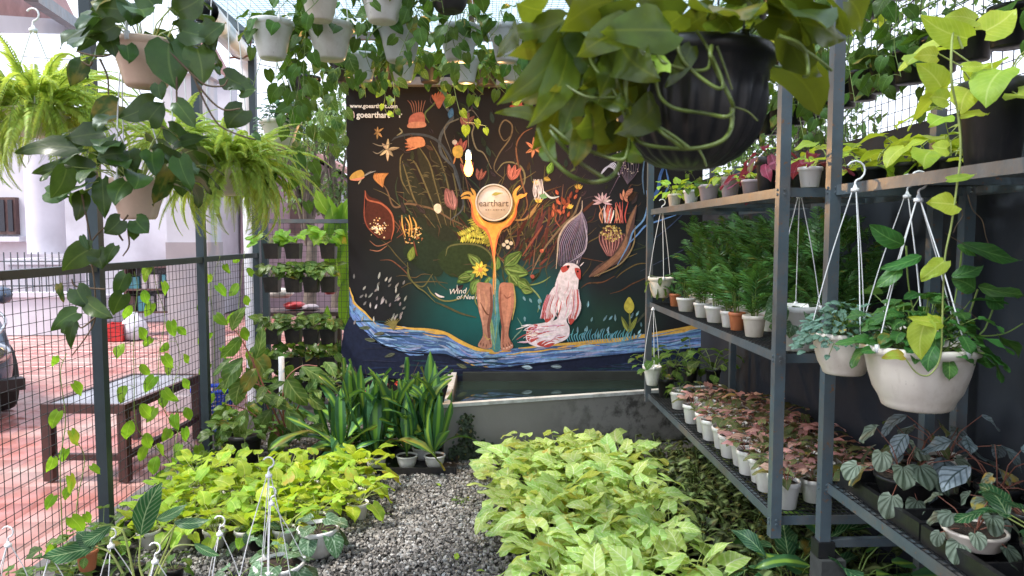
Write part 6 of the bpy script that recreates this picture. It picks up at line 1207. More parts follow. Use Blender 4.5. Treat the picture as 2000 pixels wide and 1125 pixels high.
# car
def car():
    ct = thing('parked_car', 'dark blue grey car corner parked at the left edge of the yard', 'car', (-4.5, 5.75, 0), R(46))
    secs = []; n = 20      # cross-sections along y (front at 0)
    prof = [(0.0,.5,.28,.62,.66),(.12,.74,.24,.72,.8),(.35,.83,.2,.86,.88),(.9,.86,.19,.94,.9),(1.35,.86,.19,1.0,.9),(1.9,.86,.19,1.42,.62),(2.5,.86,.19,1.46,.62),(3.2,.86,.19,1.44,.62),(3.8,.84,.22,1.1,.75),(4.15,.78,.28,.95,.85),(4.25,.6,.4,.8,.9)]
    V = []
    for (y, hw, zb, zt, k) in prof:
        zs = min(zt, .95)
        ring = [(0, zb), (hw * .8, zb), (hw * .97, zb + .08), (hw, zb + .25), (hw * .985, (zb + zs) / 2 + .1), (hw * .94, zs - .06), (hw * (.9 if zt < 1.05 else .84), zs), (hw * .78 * (1 if zt < 1.05 else .95), zt - .03 if zt > 1.05 else zs + .0), (hw * .55, zt), (0, zt + .01)]
        full = ring + [(-x, z) for x, z in ring[-2:0:-1]]; V += [(x, y, z) for x, z in full]
    m = len(full); Fq = [(i*m+k, i*m+(k+1) % m, (i+1)*m+(k+1) % m, (i+1)*m+k) for i in range(len(prof)-1) for k in range(m)]
    M['car_paint'] = mat('blue_grey_car_paint', (.10, .13, .18), .18, .55, .05, 3); M['rubber'] = mat('tyre_rubber', (.015, .015, .015), .85); M['chrome'] = mat('bright_metal', (.55, .56, .58), .2, .9, .03)
    g = G(); g.add(V, Fq); q = len(full); y0 = V[0][1]
    g.add([V[0], V[q // 4], V[q // 2], V[3 * q // 4]], [(0, 1, 2, 3)]); b = g.obj('body', M['car_paint'], ct, True); md = b.modifiers.new('sub', 'SUBSURF'); md.levels = 1; md.render_levels = 2
    for sx in (-1, 1):
        for y in (.78, 3.4):
            g = G(); g.lathe([(.2, -.1), (.3, -.1), (.315, -.06), (.315, .06), (.3, .1), (.2, .1)], 28, Matrix.Translation((sx * .78, y, .31)) @ Matrix.Rotation(R(90), 4, 'Y')); w = g.obj('tyre', M['rubber'], ct, True)
            g = G(); g.lathe([(0, .07), (.05, .09), (.19, .06), (.205, .09), (.205, -.09)], 20, Matrix.Translation((sx * .78, y, .31)) @ Matrix.Rotation(R(90 * sx), 4, 'Y')); g.obj('rim', M['chrome'], w, True)
        g = G(); g.lathe([(0, 0), (.06, .02), (.1, .0), (.1, -.04)], 18, Matrix.Translation((sx * .58, .06, .62)) @ Matrix.Rotation(R(90), 4, 'X') @ Matrix.Diagonal((1.5, 1, 1, 1))); g.obj('headlight', M['chrome'], ct, True)
        g = G(); g.tube([(sx * .9, 1.45, .98), (sx * 1.0, 1.42, 1.0)], .02, .02, 6); g.lathe([(0, -.09), (.07, -.06), (.09, 0), (.07, .06), (0, .09)], 12, Matrix.Translation((sx * 1.0, 1.42, 1.02)) @ Matrix.Rotation(R(90), 4, 'Y')); g.obj('wing_mirror', M['car_paint'], ct, True)
    g = G(); g.box((-.8, -.02, .3), (.8, .1, .4)); g.obj('bumper', M['black_plastic'], ct)
    g = G(); g.tube(smooth_path([(.86, 1.3, .93), (.8, .5, .86), (.62, .1, .76), (.4, .0, .7)], 5), .014, .014, 6); g.obj('trim', M['chrome'], ct, True)
    g = G(); g.add([(-.62, 1.42, 1.03), (.62, 1.42, 1.03), (.46, 1.86, 1.4), (-.46, 1.86, 1.4)], [(0, 1, 2, 3)]); g.obj('windscreen', M['dark_glass'], ct)
    return ct
car_o = car()
# trees beyond
M['bark'] = mat('bark', (.12, .1, .08), .9, 0, .3, 10, .4, 30); L_['tree'] = leaf_mat('tree_leaf', (.1, .18, .06), (.06, .11, .04), trans=.35, valv=.45)
def tree(label, px, pyb, Y, H, Rc, seed, n=2600, size=.13):
    rr_ = random.Random(seed); v = P(px, pyb, Y); rt = thing('yard_tree', label, 'tree', (v.x, Y, 0), 0, 'trees beyond the yard'); g = G(); g.tube([(0, 0, 0), (.08, 0, H * .35), (-.04, 0, H * .7)], .12, .05, 8)
    cl = []
    for k in range(11):
        a = k * 2.4; z = H * (.42 + .5 * rr_.random()); q = Rc * rr_.uniform(.2, .85); e = Vector((q * math.cos(a), q * math.sin(a), z)); g.tube(smooth_path([(0, 0, H * .35), (e.x * .5, e.y * .5, H * .35 + (z - H * .35) * .6), tuple(e)], 3), .04, .012, 5); cl.append((e, Rc * rr_.uniform(.28, .5)))
    g.obj('trunk', M['bark'], rt, True); g = G(); tp = leaf_tpl('ovate', W=.5, bend=.4, cols=2, rows=2)
    for k in range(n):
        e, r_ = cl[k % len(cl)]; d = Vector((rr_.gauss(0, 1), rr_.gauss(0, 1), rr_.gauss(0, .8))).normalized() * r_ * rr_.random() ** .45; g.addm(tp, leaf_M(e + d, (rr_.uniform(-1, 1), rr_.uniform(-1, 1), rr_.uniform(-1, .4)), size * rr_.uniform(.6, 1.3)))
    o = g.obj('crown', L_['tree'], rt, True); o['kind'] = 'stuff'; return rt
tree('loose leafy tree glowing behind the mauve house left of the mural', 655, 500, 14.0, 4.6, 1.3, 1)
tree('taller tree behind the roof edge above the mauve house', 690, 500, 21.0, 6.5, 2.3, 2, 2600, .18)
tree('dark tree beyond the mesh screen at the upper right', 1560, 300, 13, 6.3, 2.4, 4, 3000, .2)
tr2 = tree('slim tree close beside the white drain pipe', 600, 500, 12, 4.2, .8, 6, 1200, .1)
# neighbour wall on the right side beyond mesh screen
rw = thing('pale_outer_wall', 'pale bluish building wall glowing beyond the mesh screen on the right', 'building', (9.5, 8, 0)); bx_obj(rw, 'wall', (0, -14, 0), (.3, 16, 3.3), 'white_plaster'); bx_obj(rw, 'coping', (-.06, -14, 3.3), (.36, 16, 3.4), 'white_plaster')
for k in range(5): w = bx_obj(rw, 'window', (-.03, -8 + k * 4, 1.4), (-.001, -6.8 + k * 4, 2.6), 'brown_wood'); bx_obj(rw, 'pane', (-.036, -7.9 + k * 4, 1.5), (-.031, -6.9 + k * 4, 2.5), 'dark_glass').parent = w; 
# ================================================================= HANGING PLANTS (upper picture)
ROOFZ = 3.2
hr = random.Random(101); hgp = 'pots hanging in the row under the roof'
def trail(root, x0, y0, z0, n, L, mk, size, rr_, R0=.09, every=.055, smat='stem', r=.0022, W=.78, toward=(0, -1, .1)):
    for k in range(n):
        a = rr_.uniform(0, 6.283); ox, oy = R0 * math.cos(a), R0 * math.sin(a); l = L * rr_.uniform(.4, 1.15)
        pts = [(x0 + ox * .5, y0 + oy * .5, z0 + .02), (x0 + ox, y0 + oy, z0 + .045), (x0 + ox * 1.35, y0 + oy * 1.35, z0 - .03), (x0 + ox * 1.4 + rr_.uniform(-.04, .04), y0 + oy * 1.4, z0 - l * .5), (x0 + ox * 1.4 + rr_.uniform(-.08, .08), y0 + oy * 1.3, z0 - l)]
        vine(root, pts, mk, size, every, smat=smat, r=r, seed=rr_.randrange(9999), W=W, toward=toward)
row = [ # px, rim py, width, height px, Y, material, label, leaf, n trailing, length
 (530, 42, 84, 70, 3.0, 'white_plastic', 'white hanging pot first from the left in the roof row beside the drain pipe', 'pothos', 3, .34),
 (645, 48, 92, 66, 3.05, 'white_plastic', 'white hanging pot second from the left in the roof row', 'pothos', 3, .3),
 (624, -26, 80, 64, 2.8, 'cream_plastic', 'white hanging pot cut by the top edge above the second pot of the row', 'pothos', 2, .2),
 (747, -32, 96, 72, 2.75, 'white_plastic', 'big white hanging pot at the top edge above the middle of the mural', 'pothos', 2, .22),
 (782, 50, 90, 68, 3.1, 'frosty_plastic', 'white hanging pot with trailing green leaves under the big one at the top edge', 'pothos', 3, .28),
 (896, 52, 84, 64, 3.1, 'frosty_plastic', 'white hanging pot above the light bulb', 'pothos', 2, .2),
 (990, 52, 72, 66, 3.2, 'frosty_plastic', 'white hanging pot half hidden by the near olive leaves', 'pothos', 2, .25)]
for i, (px, py, w, h, Y, mk, lb, lf, n, L) in enumerate(row):
    rt, r, hh = hang_pot(lb, px, py, w, Y, 'taper', h, mk, ROOFZ - .05, hgp, hook=False, a0=hr.uniform(0, 2)); v = Vector(rt.location)
    stamp(rt, rosette(random.Random(200 + i), 13, .11, .075, 'heart', lf, 80, -5, (.2, 1), W=.8, spread=.04), Matrix.Translation((0, 0, hh * .85)))
    trail(rt, v.x, v.y, v.z + hh, n, L, lf, .075, hr, R0=r)
row2 = [(709, 106, 58, 50, 4.35, 'smaller frosted pot hanging lowest at the left of the mural lettering'), (787, 108, 56, 50, 4.4, 'smaller frosted pot in the middle of the lower row over the mural'), (910, 112, 56, 48, 4.3, 'smaller frosted pot lit orange from the bulb below'), (1000, 112, 56, 46, 4.4, 'smaller frosted pot behind the near olive leaves')]
for i, (px, py, w, h, Y, lb) in enumerate(row2):
    rt, r, hh = hang_pot(lb, px, py, w, Y, 'taper', h, 'frosty_plastic', ROOFZ - .05, 'smaller frosted pots over the mural', hook=False, a0=hr.uniform(0, 2)); v = Vector(rt.location)
    stamp(rt, rosette(random.Random(220 + i), 14, .12, .09, 'heart', 'pothos' if i % 2 else 'philo', 80, -10, (.2, 1), W=.8, spread=.04), Matrix.Translation((0, 0, hh * .85)))
    trail(rt, v.x, v.y, v.z + hh, 4, .24, ['pothos', 'philo'][i % 3 == 1], .09, hr, R0=r)
# black pot at the top edge
rt, r, hh = hang_pot('black hanging pot of green leaves cut by the top edge above the bulb', 878, -20, 80, 2.7, 'bowl', 42, 'black_plastic', ROOFZ - .05, None, hook=False); stamp(rt, green_p[0], Matrix.Translation((0, 0, hh * .8)) @ Matrix.Scale(1.3, 4)); trail(rt, rt.location.x, rt.location.y, rt.location.z + hh, 3, .2, 'pothos', .075, hr, R0=r)
# leafy curtain above the mural (pots further back)
for i, (px, py, Y) in enumerate(((670, 120, 5.6), (745, 115, 5.7), (840, 120, 5.7), (950, 125, 5.6), (1040, 120, 5.6), (1130, 118, 5.5), (600, 150, 5.2))):
    rt, r, hh = hang_pot(['black hanging pot of trailing leaves over the left corner of the mural', 'black hanging pot of trailing leaves over the mural lettering', 'black hanging pot of trailing leaves over the pink painted hand', 'black hanging pot of trailing leaves just right of the bulb cord', 'black hanging pot of leaves behind the near olive leaves', 'black hanging pot of leaves behind the near black basket', 'black hanging pot trailing long leaves left of the mural'][i], px, py, 50, Y, 'nursery', 40, 'black_plastic', ROOFZ - .05, 'black pots trailing over the mural', hook=False); v = Vector(rt.location)
    stamp(rt, rosette(random.Random(240 + i), 12, .13, .11, 'heart', 'pothos', 80, -10, (.2, 1.1), W=.8, spread=.05), Matrix.Translation((0, 0, hh * .85)))
    trail(rt, v.x, v.y, v.z + hh, 4, .2 if i < 6 else .6, ['pothos', 'philo', 'pothos'][i % 3], .1, hr, R0=r, every=.07)
for (nm, lb_, q) in (('hanging_vine', 'yellowing leaf cluster dangling over the mural lettering', [(748, 150), (752, 185), (750, 205), (756, 224)]), ('hanging_vine', 'short pale vine tip right of the mural lettering', [(768, 160), (771, 200), (768, 224)]), ('hanging_vine', 'green vine tip over the left end of the mural address', [(705, 150), (712, 170), (714, 190)])):
    s_ = thing(nm, lb_, 'vine', P(*q[0], 5.4), 0, 'vine tips over the mural'); vine(s_, [P(a, b, 5.4) for a, b in q], 'golden' if 'yellow' in lb_ else 'philo', .075, .06, seed=len(lb_), smat='stem_y', toward=(0, -1, 0), pet=.02)
# thin vine with pale leaves hanging beside bulb
sv = thing('bulb_vine', 'thin vine with pale leaves dangling right above the light bulb', 'vine', P(890, 165, 5.2)); vine(sv, [P(885, 160, 5.2), P(893, 200, 5.2), P(905, 235, 5.2), P(925, 240, 5.2), P(950, 246, 5.2)], 'philo', .09, .08, seed=4, smat='stem_y', toward=(0, -1, 0))
# middle hanging small pot (C)
rt, r, hh = hang_pot('cream hanging pot with small round dark leaves beside the corner post', 547, 236, 76, 3.45, 'taper', 50, 'cream_plastic', P(540, 112, 3.45).z, None, hook=True, a0=.2)
bushy(rt, 110, r * 1.15, hh * .9, .13, .03, 'aglo', 'round', .9, rr=random.Random(300)); v = rt.location
vine(rt, [P(560, 236, 3.4), P(590, 215, 3.38), P(600, 300, 3.35), P(592, 380, 3.35), P(585, 400, 3.35)], 'pothos', .085, .075, seed=5)
vine(rt, [P(575, 60, 3.2), P(580, 130, 3.25), P(598, 200, 3.25), P(615, 250, 3.3), P(600, 330, 3.3), P(606, 380, 3.3)], 'pothos', .09, .085, seed=6)
vine(rt, [P(540, 120, 3.2), P(560, 180, 3.2), P(575, 240, 3.2), P(560, 300, 3.2), P(548, 360, 3.2), P(520, 370, 3.2)], 'pothos', .085, .09, seed=7)
for px, seed in ((640, 8), (668, 9)): vine(rt, [P(px, 100, 4.2), P(px - 10, 180, 4.2), P(px + 8, 240, 4.2), P(px - 4, 300 - (px - 640) * 1, 4.2)], 'philo', .1, .07, seed=seed, toward=(0, -1, 0), r=.003)

# ---------------------------------------------------------------- foreground left: pot L1, L2, ferns
YL = 2.2
l1, r1_, hl1 = hang_pot('cream hanging pot of dark heart leaves at the top left nearest the camera', 283, 82, 128, YL, 'taper', 84, 'cream_warm_lit_plastic', ROOFZ - .1, 'cream pots hanging in the left foreground', a0=1.57 + 1, hook=False)
stamp(l1, rosette(random.Random(310), 24, .15, .095, 'heart', 'pothos_dark', 84, 0, (.3, 1.1), W=.8, spread=.05, stem_r=.0025, smat='stem_y'), Matrix.Translation((0, 0, hl1 * .85)))
for b, t, w in (((330, 85), (345, 175), 78), ((385, 95), (395, 165), 60), ((355, 60), (425, 70), 50), ((395, 45), (420, 100), 40), ((195, 30), (150, 100), 36), ((160, 120), (138, 168), 38), ((440, 150), (495, 172), 44), ((475, 215), (445, 250), 50), ((470, 180), (500, 175), 30), ((345, 200), (382, 250), 36), ((310, 165), (316, 195), 30), ((495, 260), (510, 275), 14), ((240, 20), (180, 20), 50), ((300, 10), (260, -20), 50), ((350, 20), (400, -10), 56), ((225, 50), (170, 70), 40), ((205, 60), (225, 110), 40), ((400, 75), (440, 45), 34)): px_leaf(l1, b, t, w, YL - .12 + rnd.uniform(-.04, .04), 'pothos_dark', tilt=(rnd.uniform(-.4, .4), 0, rnd.uniform(0, .5)))
g = G()
for q in ([(330, 100), (360, 130), (378, 150), (395, 190), (420, 235), (445, 255), (495, 272), (505, 265)], [(370, 140), (400, 165), (435, 168), (445, 155)], [(385, 165), (415, 200), (440, 215), (470, 212)], [(345, 150), (345, 180), (345, 200)], [(230, 100), (200, 110), (165, 105), (150, 100)], [(195, 115), (210, 150), (212, 185)], [(180, 120), (175, 128), (160, 120)]): g.tube(smooth_path([P(a, b, YL - .12) - Vector(l1.location) for a, b in q], 5), .0032, .0022, 5)
g.obj('vine', M['stem_brown'], l1, True)
YM = 2.35
l2, r2_, hl2 = hang_pot('cream hanging pot of dark heart leaves hung below the top left pot', 268, 350, 112, YM, 'taper', 76, 'cream_warm_lit_plastic', P(242, 105, YM).z, 'cream pots hanging in the left foreground', a0=2.4, lean=(-.03, 0))
stamp(l2, rosette(random.Random(311), 40, .19, .095, 'heart', 'pothos_dark', 84, 5, (.2, 1.0), W=.78, spread=.04, stem_r=.0022, smat='stem_y'), Matrix.Translation((0, 0, hl2 * .85)))
for b, t, w in (((150, 290), (35, 300), 40), ((180, 330), (70, 340), 46), ((340, 285), (408, 270), 30), ((330, 250), (385, 290), 40), ((300, 200), (235, 230), 50), ((230, 205), (180, 240), 50), ((290, 235), (320, 200), 50), ((200, 260), (130, 270), 44), ((350, 310), (375, 370), 42), ((330, 330), (300, 400), 40), ((200, 350), (205, 425), 38), ((130, 330), (100, 385), 40), ((90, 375), (135, 385), 34), ((300, 300), (360, 310), 44), ((160, 380), (150, 430), 34), ((240, 300), (190, 310), 50)): px_leaf(l2, b, t, w, YM - .1 + rnd.uniform(-.08, .06), 'pothos_dark', tilt=(rnd.uniform(-.5, .5), 0, rnd.uniform(0, .8)))
g = G(); low = ([(250, 420), (230, 450), (240, 470), (215, 440), (180, 470), (178, 500), (185, 560), (186, 620), (170, 655), (140, 695)], [(160, 380), (170, 430), (180, 490), (178, 520)], [(250, 450), (252, 480), (240, 500)], [(205, 565), (150, 560), (140, 545)], [(186, 620), (160, 640), (150, 630)])
for q in low: g.tube(smooth_path([P(a, b, YM - .1) - Vector(l2.location) for a, b in q], 5), .003, .002, 5)
g.obj('vine', M['stem_brown'], l2, True)
for b, t, w in (((235, 430), (205, 455), 40), ((265, 430), (290, 455), 40), ((180, 485), (125, 528), 46), ((190, 490), (200, 525), 40), ((225, 480), (210, 515), 24), ((160, 460), (175, 490), 14), ((245, 535), (225, 580), 30), ((240, 575), (222, 615), 34), ((150, 565), (175, 600), 40), ((170, 590), (220, 620), 34), ((150, 610), (104, 645), 34), ((145, 630), (140, 680), 18), ((140, 640), (120, 650), 30), ((115, 555), (125, 590), 14), ((260, 445), (262, 470), 22)): px_leaf(l2, b, t, w, YM - .12 + rnd.uniform(-.03, .03), 'pothos_dark', tilt=(rnd.uniform(-.5, .5), 0, .2))
# ferns
ff = random.Random(320)
f1, rf1, hf1 = hang_pot('yellow green fern hanging at the far left edge', 72, 215, 110, 2.75, 'taper', 50, 'cream_plastic', P(60, 60, 2.75).z, 'boston ferns hanging at left', a0=1, name='hanging_fern'); fronds(f1, fern_f, 230, hf1 * 1.0, ff, (-40, 80), (.4, .85), .07, zoff=(-.02, .02))
g = G(); zt = ROOFZ - (Vector(f1.location).z); 
f2, rf2, hf2 = hang_pot('bright fern hanging behind the lower cream pot, its fronds falling to the fence rail', 448, 330, 100, 3.15, 'taper', 50, 'cream_plastic', ROOFZ - .1, 'boston ferns hanging at left', a0=1, name='hanging_fern'); fronds(f2, fern_f, 260, hf2 * 1.0, ff, (-40, 75), (.38, .85), .07, zoff=(-.03, .02))
f3, rf3, hf3 = hang_pot('smaller fern tucked between the cream pots and the bright fern', 335, 285, 80, 3.0, 'taper', 60, 'cream_plastic', ROOFZ - .1, 'boston ferns hanging at left', a0=1, name='hanging_fern'); fronds(f3, fern_f, 80, hf3 * 1.0, ff, (-20, 80), (.35, .65), .05)

# ---------------------------------------------------------------- foreground black ribbed pot with big pothos
YG = 1.3
gp, rg, hg_ = hang_pot('big black ribbed hanging pot of olive pothos close to the camera', 1350, 104, 305, YG, 'basin', 222, 'black_plastic', ROOFZ - .1, None, hook=False, ribs=24, n=3, a0=.9)
for ob in [c for c in gp.children if c.name.startswith('hanger_wires')]: ob.data.materials[0] = M['black_plastic']
stamp(gp, rosette(random.Random(330), 26, .15, .12, 'heart', 'pothos_warm', 85, 20, (.2, 1), W=.8, spread=.09, stem_r=.003), Matrix.Translation((0, 0, hg_ * .85)))
big = (((1160, 150), (1100, 265), 66), ((1220, 170), (1150, 260), 74), ((1100, 180), (1040, 290), 60), ((1270, 120), (1225, 220), 70), ((1140, 230), (1120, 330), 50), ((1180, 60), (1040, 150), 80), ((1250, 90), (1170, 200), 80), ((1310, 60), (1180, 60), 90), ((1150, 150), (1020, 200), 60), ((1280, 200), (1200, 260), 60), ((1010, 60), (970, 110), 50), ((1200, 0), (1090, 60), 90), ((1350, 90), (1300, 170), 40), ((1120, 60), (975, 200), 62), ((1110, 90), (1030, 245), 72), ((1075, 100), (985, 110), 44), ((1240, 20), (1060, 75), 80), ((1250, 60), (1130, 110), 70), ((1210, 80), (1285, 150), 90), ((1290, 140), (1215, 95), 60), ((1230, 110), (1135, 170), 60), ((1150, 120), (1175, 190), 60), ((1390, 20), (1300, 75), 60), ((1060, 230), (970, 222), 30), ((1130, 240), (1080, 270), 60), ((1180, 210), (1120, 250), 80), ((1230, 250), (1165, 300), 60), ((1240, 260), (1250, 300), 50), ((1075, 270), (1085, 320), 40), ((1150, 190), (1230, 215), 50), ((1400, 60), (1440, 10), 70), ((1500, 30), (1650, 75), 90), ((1660, 0), (1680, 60), 70), ((1480, 10), (1400, -20), 80), ((1330, -10), (1240, -10), 90), ((1180, 20), (1100, -10), 90), ((1060, 20), (1010, 5), 60), ((1100, 40), (1000, 60), 50), ((1540, 60), (1600, 140), 24), ((1090, 170), (1065, 215), 26), ((1330, 30), (1260, 90), 70), ((1120, 30), (1180, 70), 90), ((1560, 20), (1530, -20), 90))
for k, (b, t, w) in enumerate(big): px_leaf(gp, b, t, w, YG - .17 + rnd.uniform(-.07, .1), 'lime' if k in (19,) else 'pothos_warm', tilt=(rnd.uniform(-.6, .6), 0, rnd.uniform(-.1, .6)), Yt=YG - .17 + rnd.uniform(-.12, .12))
g = G(); Yq = YG - .2
for q, r_ in (([(1390, 90), (1388, 110), (1400, 140), (1425, 190), (1432, 215), (1418, 228), (1380, 222), (1320, 212), (1290, 190), (1280, 150), (1275, 120)], .0042), ([(1320, 60), (1330, 110), (1360, 145), (1400, 172), (1412, 165), (1400, 130), (1380, 90), (1360, 60)], .0038), ([(1285, 110), (1300, 125), (1340, 136), (1380, 135), (1388, 110)], .004), ([(1430, 210), (1428, 250), (1410, 275), (1370, 288), (1320, 290), (1260, 282), (1230, 262)], .0045), ([(1335, 290), (1300, 265), (1260, 230), (1225, 195), (1205, 160), (1210, 120)], .0036), ([(1345, 288), (1310, 262), (1265, 235), (1240, 215)], .0034), ([(1225, 120), (1222, 180), (1230, 260), (1225, 300), (1215, 312), (1180, 305), (1120, 280), (1075, 245)], .0042), ([(1215, 310), (1200, 340), (1180, 352), (1150, 355), (1110, 340), (1070, 300), (1050, 250)], .0046), ([(1180, 348), (1130, 315), (1090, 275), (1075, 255)], .004), ([(1080, 145), (1110, 170), (1150, 190), (1200, 190)], .003), ([(1520, 70), (1560, 85), (1575, 110), (1578, 145), (1570, 150)], .004), ([(1540, 80), (1590, 110), (1625, 138)], .0036), ([(1430, 208), (1460, 218), (1480, 236)], .002), ([(1150, 100), (1160, 130), (1200, 180), (1225, 240)], .0034), ([(1365, 292), (1375, 310), (1380, 325)], .0026), ([(1400, 90), (1415, 130), (1430, 175)], .0026)):
    g.tube(smooth_path([P(a, b, Yq + (.02 if r_ < .003 else rnd.uniform(-.02, .02))) - Vector(gp.location) for a, b in q], 7), r_ * .85, r_ * .6, 7)
g.obj('vine', mat('olive_vine', (.12, .16, .03), .42, 0, .35, 30, .2, 60, dirt=(.1, .07, .03), dirt_amt=.5), gp, True)

# ---------------------------------------------------------------- right upper wall planters
wp = 'black pots hooked high on the wall mesh'; wr = random.Random(400)
for j, z in enumerate((2.26, 2.62, 2.98)):
    for i, y in enumerate(np.arange(2.15 + .1 * (j % 2), 6.2, .2 if j == 0 else .3)):
        rt = thing('wall_pot', f'black pot on the wall mesh, {["lowest", "middle", "top"][j]} row, {(ord_ + ["twenty first", "twenty second"])[i]} from the near end', 'wall pot', (XW - .07 - .06 * (j > 0), y, z), 0, wp); add_pot(rt, 'square', .075, .14, 'black_plastic', rz=.785)
        stamp(rt, [green_p, lime_p, green_p][j][i % 4], Matrix.Translation((0, 0, .1)) @ Matrix.Rotation(wr.uniform(0, 6), 4, 'Z') @ Matrix.Scale(1.5, 4))
        if (j > 0 and (i + j) % 2 == 0) or (j == 0 and i % 5 == 0): trail(rt, XW - .12, y, z + .13, 2, .3, 'pothos', .085, wr, R0=.08, toward=(-.8, -.6, 0))
# leafy climber mass behind the posts (top right)
for k, (px, py0, py1, X) in enumerate(((1585, 60, 235, 1.55), (1660, 40, 200, 1.6), (1715, 20, 190, 1.7), (1750, 30, 150, 1.7), (1605, 120, 260, 1.6), (1560, 150, 270, 1.5))):
    a = PXp(px, py0, X); b = PXp(px + 10, py1, X); rt = thing('hanging_vine', ['vine trailing left of the near rack post at the top', 'vine trailing just right of the near rack post', 'vine trailing in the middle of the upper mesh', 'vine curling left of the lime pothos', 'low vine tip behind the rack post', 'vine trailing beside the black basket'][k], 'vine', a, 0, 'vines hanging over the right rack')
    vine(rt, [a + Vector((0, 0, .3)), a, a.lerp(b, .5) + Vector((0, .03, 0)), b], 'pothos', .1, .06, seed=k + 50)

# ---------------------------------------------------------------- foreground bottom left pots
fg = 'pots with white hangers on the gravel at the bottom left'
def floor_pot(label, px, pyrim, w, Y, hpx, proto, apex=None, style='bowl', mk='white_plastic', hook=True, n=3, sc=1, cat='hanging pot', a0=.4):
    rt, r, h = hang_pot(label, px, pyrim, w, Y, style, hpx, mk, P(*apex, Y).z if apex else None, fg, n=n, hook=hook, a0=a0, lean=((P(apex[0], apex[1], Y).x - P(px, pyrim, Y).x), 0) if apex else (0, 0), cat=cat)
    rt.location.z = max(rt.location.z, 0.0)
    if proto: stamp(rt, proto, Matrix.Translation((0, 0, h * .85)) @ Matrix.Scale(sc, 4))
    return rt
sp = lambda s, n=9, st=.07, sz=.1, el=(75, 0), W=.72: rosette(random.Random(s), n, st, sz, 'round', 'scind', el[0], el[1], (.1, .9), W=W, spread=.03, stem_r=.0025)
floor_pot('white bowl of silver marbled leaves standing on the gravel right of the hanging ones', 622, 1052, 84, 3.62, 58, sp(1, 10, .07, .12), None)
floor_pot('white pot of silver marbled leaves with tall white wires at the bottom', 545, 1098, 100, 3.2, 62, sp(2, 9, .08, .12), (530, 985), hook=True)
floor_pot('white pot of pale sprigs cut by the bottom edge under the tall wires', 515, 1150, 110, 2.95, 60, rosette(random.Random(3), 16, .05, .045, 'ovate', 'lime', 75, 0, (.1, .9), W=.6, spread=.04), (525, 930), n=4)
floor_pot('white hanger with straight loop top standing between the two question mark hooks', 430, 1175, 90, 3.0, 60, green_p[2], (430, 1065), hook=True, sc=.5)
floor_pot('white pot whose curled hook stands left of the striped tall leaf', 225, 1170, 100, 2.95, 60, None, (217, 1068), a0=.7)
floor_pot('white pot whose curled hook stands right of the tall leaf stems', 303, 1185, 90, 2.85, 60, None, (303, 1098))
floor_pot('pot with slim white hook at the bottom left corner', 97, 1185, 90, 2.9, 60, green_p[0], (97, 1090), hook=False, sc=.8)
floor_pot('far left pot with faint white hook in front of the paving', 16, 1150, 80, 2.9, 60, green_p[1], (16, 1066), sc=.8)
ct_ = floor_pot('tall calathea with one upright striped leaf in the bottom left foreground', 285, 1150, 100, 2.9, 60, None, None, cat='potted plant')
g = G()
for q in ([(280, 1130), (272, 1100), (275, 1045)], [(300, 1130), (330, 1060), (345, 1010)], [(262, 1130), (252, 1080), (238, 1035), (210, 1030)], [(310, 1120), (330, 1080), (350, 1065), (385, 1065)], [(290, 1130), (310, 1070), (350, 1020), (375, 1010)], [(240, 1120), (215, 1080), (185, 1068)]): g.tube(smooth_path([P(a, b, 2.9) - Vector(ct_.location) for a, b in q], 5), .005, .003, 6)
g.obj('petioles', M['stem_y'], ct_, True)
for b, t, w in (((275, 1045), (315, 945), 42), ((305, 1015), (365, 985), 22), ((340, 1020), (410, 1015), 16), ((215, 1028), (140, 1065), 24), ((380, 1062), (430, 1085), 18), ((185, 1068), (80, 1090), 18), ((180, 1070), (150, 1040), 30)): px_leaf(ct_, b, t, w, 2.88, 'aglo', 'ovate', bend=.25)
rp = thing('terracotta_pot_plant', 'small terracotta red pot with green leaves beside the fence foot', 'potted plant', (P(170, 1080, 3.15).x, 3.15, 0.0)); rp.location.z = P(170, 1112, 3.15).z if P(170, 1112, 3.15).z > 0 else 0; add_pot(rp, 'nursery', .045, .09, 'orange_plastic'); stamp(rp, philo_p[0], Matrix.Translation((0, 0, .07)) @ Matrix.Scale(.7, 4))
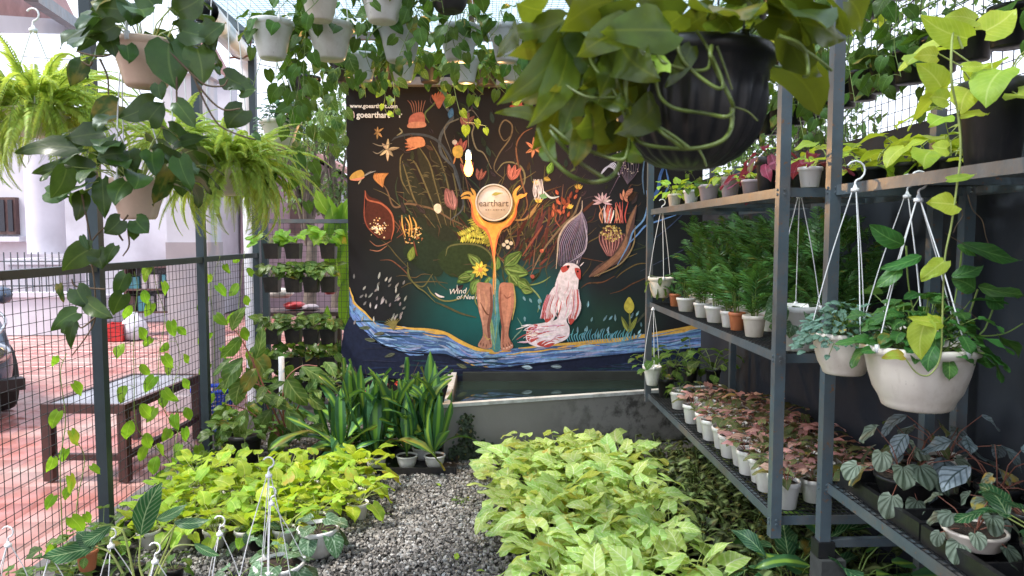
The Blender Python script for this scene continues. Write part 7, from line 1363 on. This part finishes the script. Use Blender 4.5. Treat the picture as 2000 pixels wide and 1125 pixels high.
bsh = random.Random(500)
for i, (px, py, Y, lb) in enumerate(((60, 1110, 3.0, 'leafy green seedling at the bottom left corner'), (130, 1060, 3.3, 'leafy green seedling behind the terracotta pot'), (200, 1000, 3.6, 'dark leafy plant at the foot of the near fence post'), (385, 940, 4.6, 'small plant on the kerb between the fence posts'), (460, 1095, 3.2, 'marbled plant right of the loop hanger'), (580, 1010, 3.9, 'green marbled plant between the golden bed and the white bowl'), (500, 1010, 3.7, 'green plant at the front of the golden bed'), (540, 1040, 3.5, 'marbled plant behind the tall white wires'))):
    v = P(px, py, Y); potted('seedling_plant', lb, 'potted plant', (v.x, Y, 0), sp(520 + i, 9, .09, .09) if i > 3 else philo_p[i % 2], 'nursery', .05, .09, 'black_plastic', rz=i, sc=.9, group='loose plants in the left foreground')
# ---------------------------------------------------------------- climbers on the fence
cl_g = 'bright climbers on the fence mesh'
for k, (q, lb, s) in enumerate((([(120, 1000), (118, 900), (128, 820), (118, 730), (130, 690)], 'left thin climber on the first mesh bay', .085), ([(330, 900), (270, 840), (262, 740), (262, 640), (268, 560), (262, 530)], 'climber in the middle bay nearest the first post', .1), ([(380, 880), (320, 800), (310, 700), (322, 620), (305, 560), (300, 520)], 'climber in the middle bay left of the pillar', .1), ([(340, 880), (350, 820), (338, 760), (352, 700), (335, 640)], 'thick climber above the bench', .1),
    ([(430, 900), (420, 780), (418, 640), (412, 560), (430, 500)], 'climber right of the second fence post', .12), ([(480, 880), (478, 760), (465, 640), (472, 540), (478, 490)], 'climber beside the white drain pipe', .12), ([(150, 990), (165, 900), (150, 860)], 'short climber at the foot of the first mesh bay', .075))):
    pts = [PXp(a, b, XF + .03) for a, b in q]; rt = thing('fence_climber', lb, 'climber', (pts[0].x, pts[0].y, 0), 0, cl_g); vine(rt, [Vector((pts[0].x, pts[0].y, 0.03))] + pts, 'climber', s * 1.25, .11, seed=600 + k, smat='stem', r=.003, hang=1.3, W=.62, shape='ovate' if k % 2 else 'heart', pet=.045)
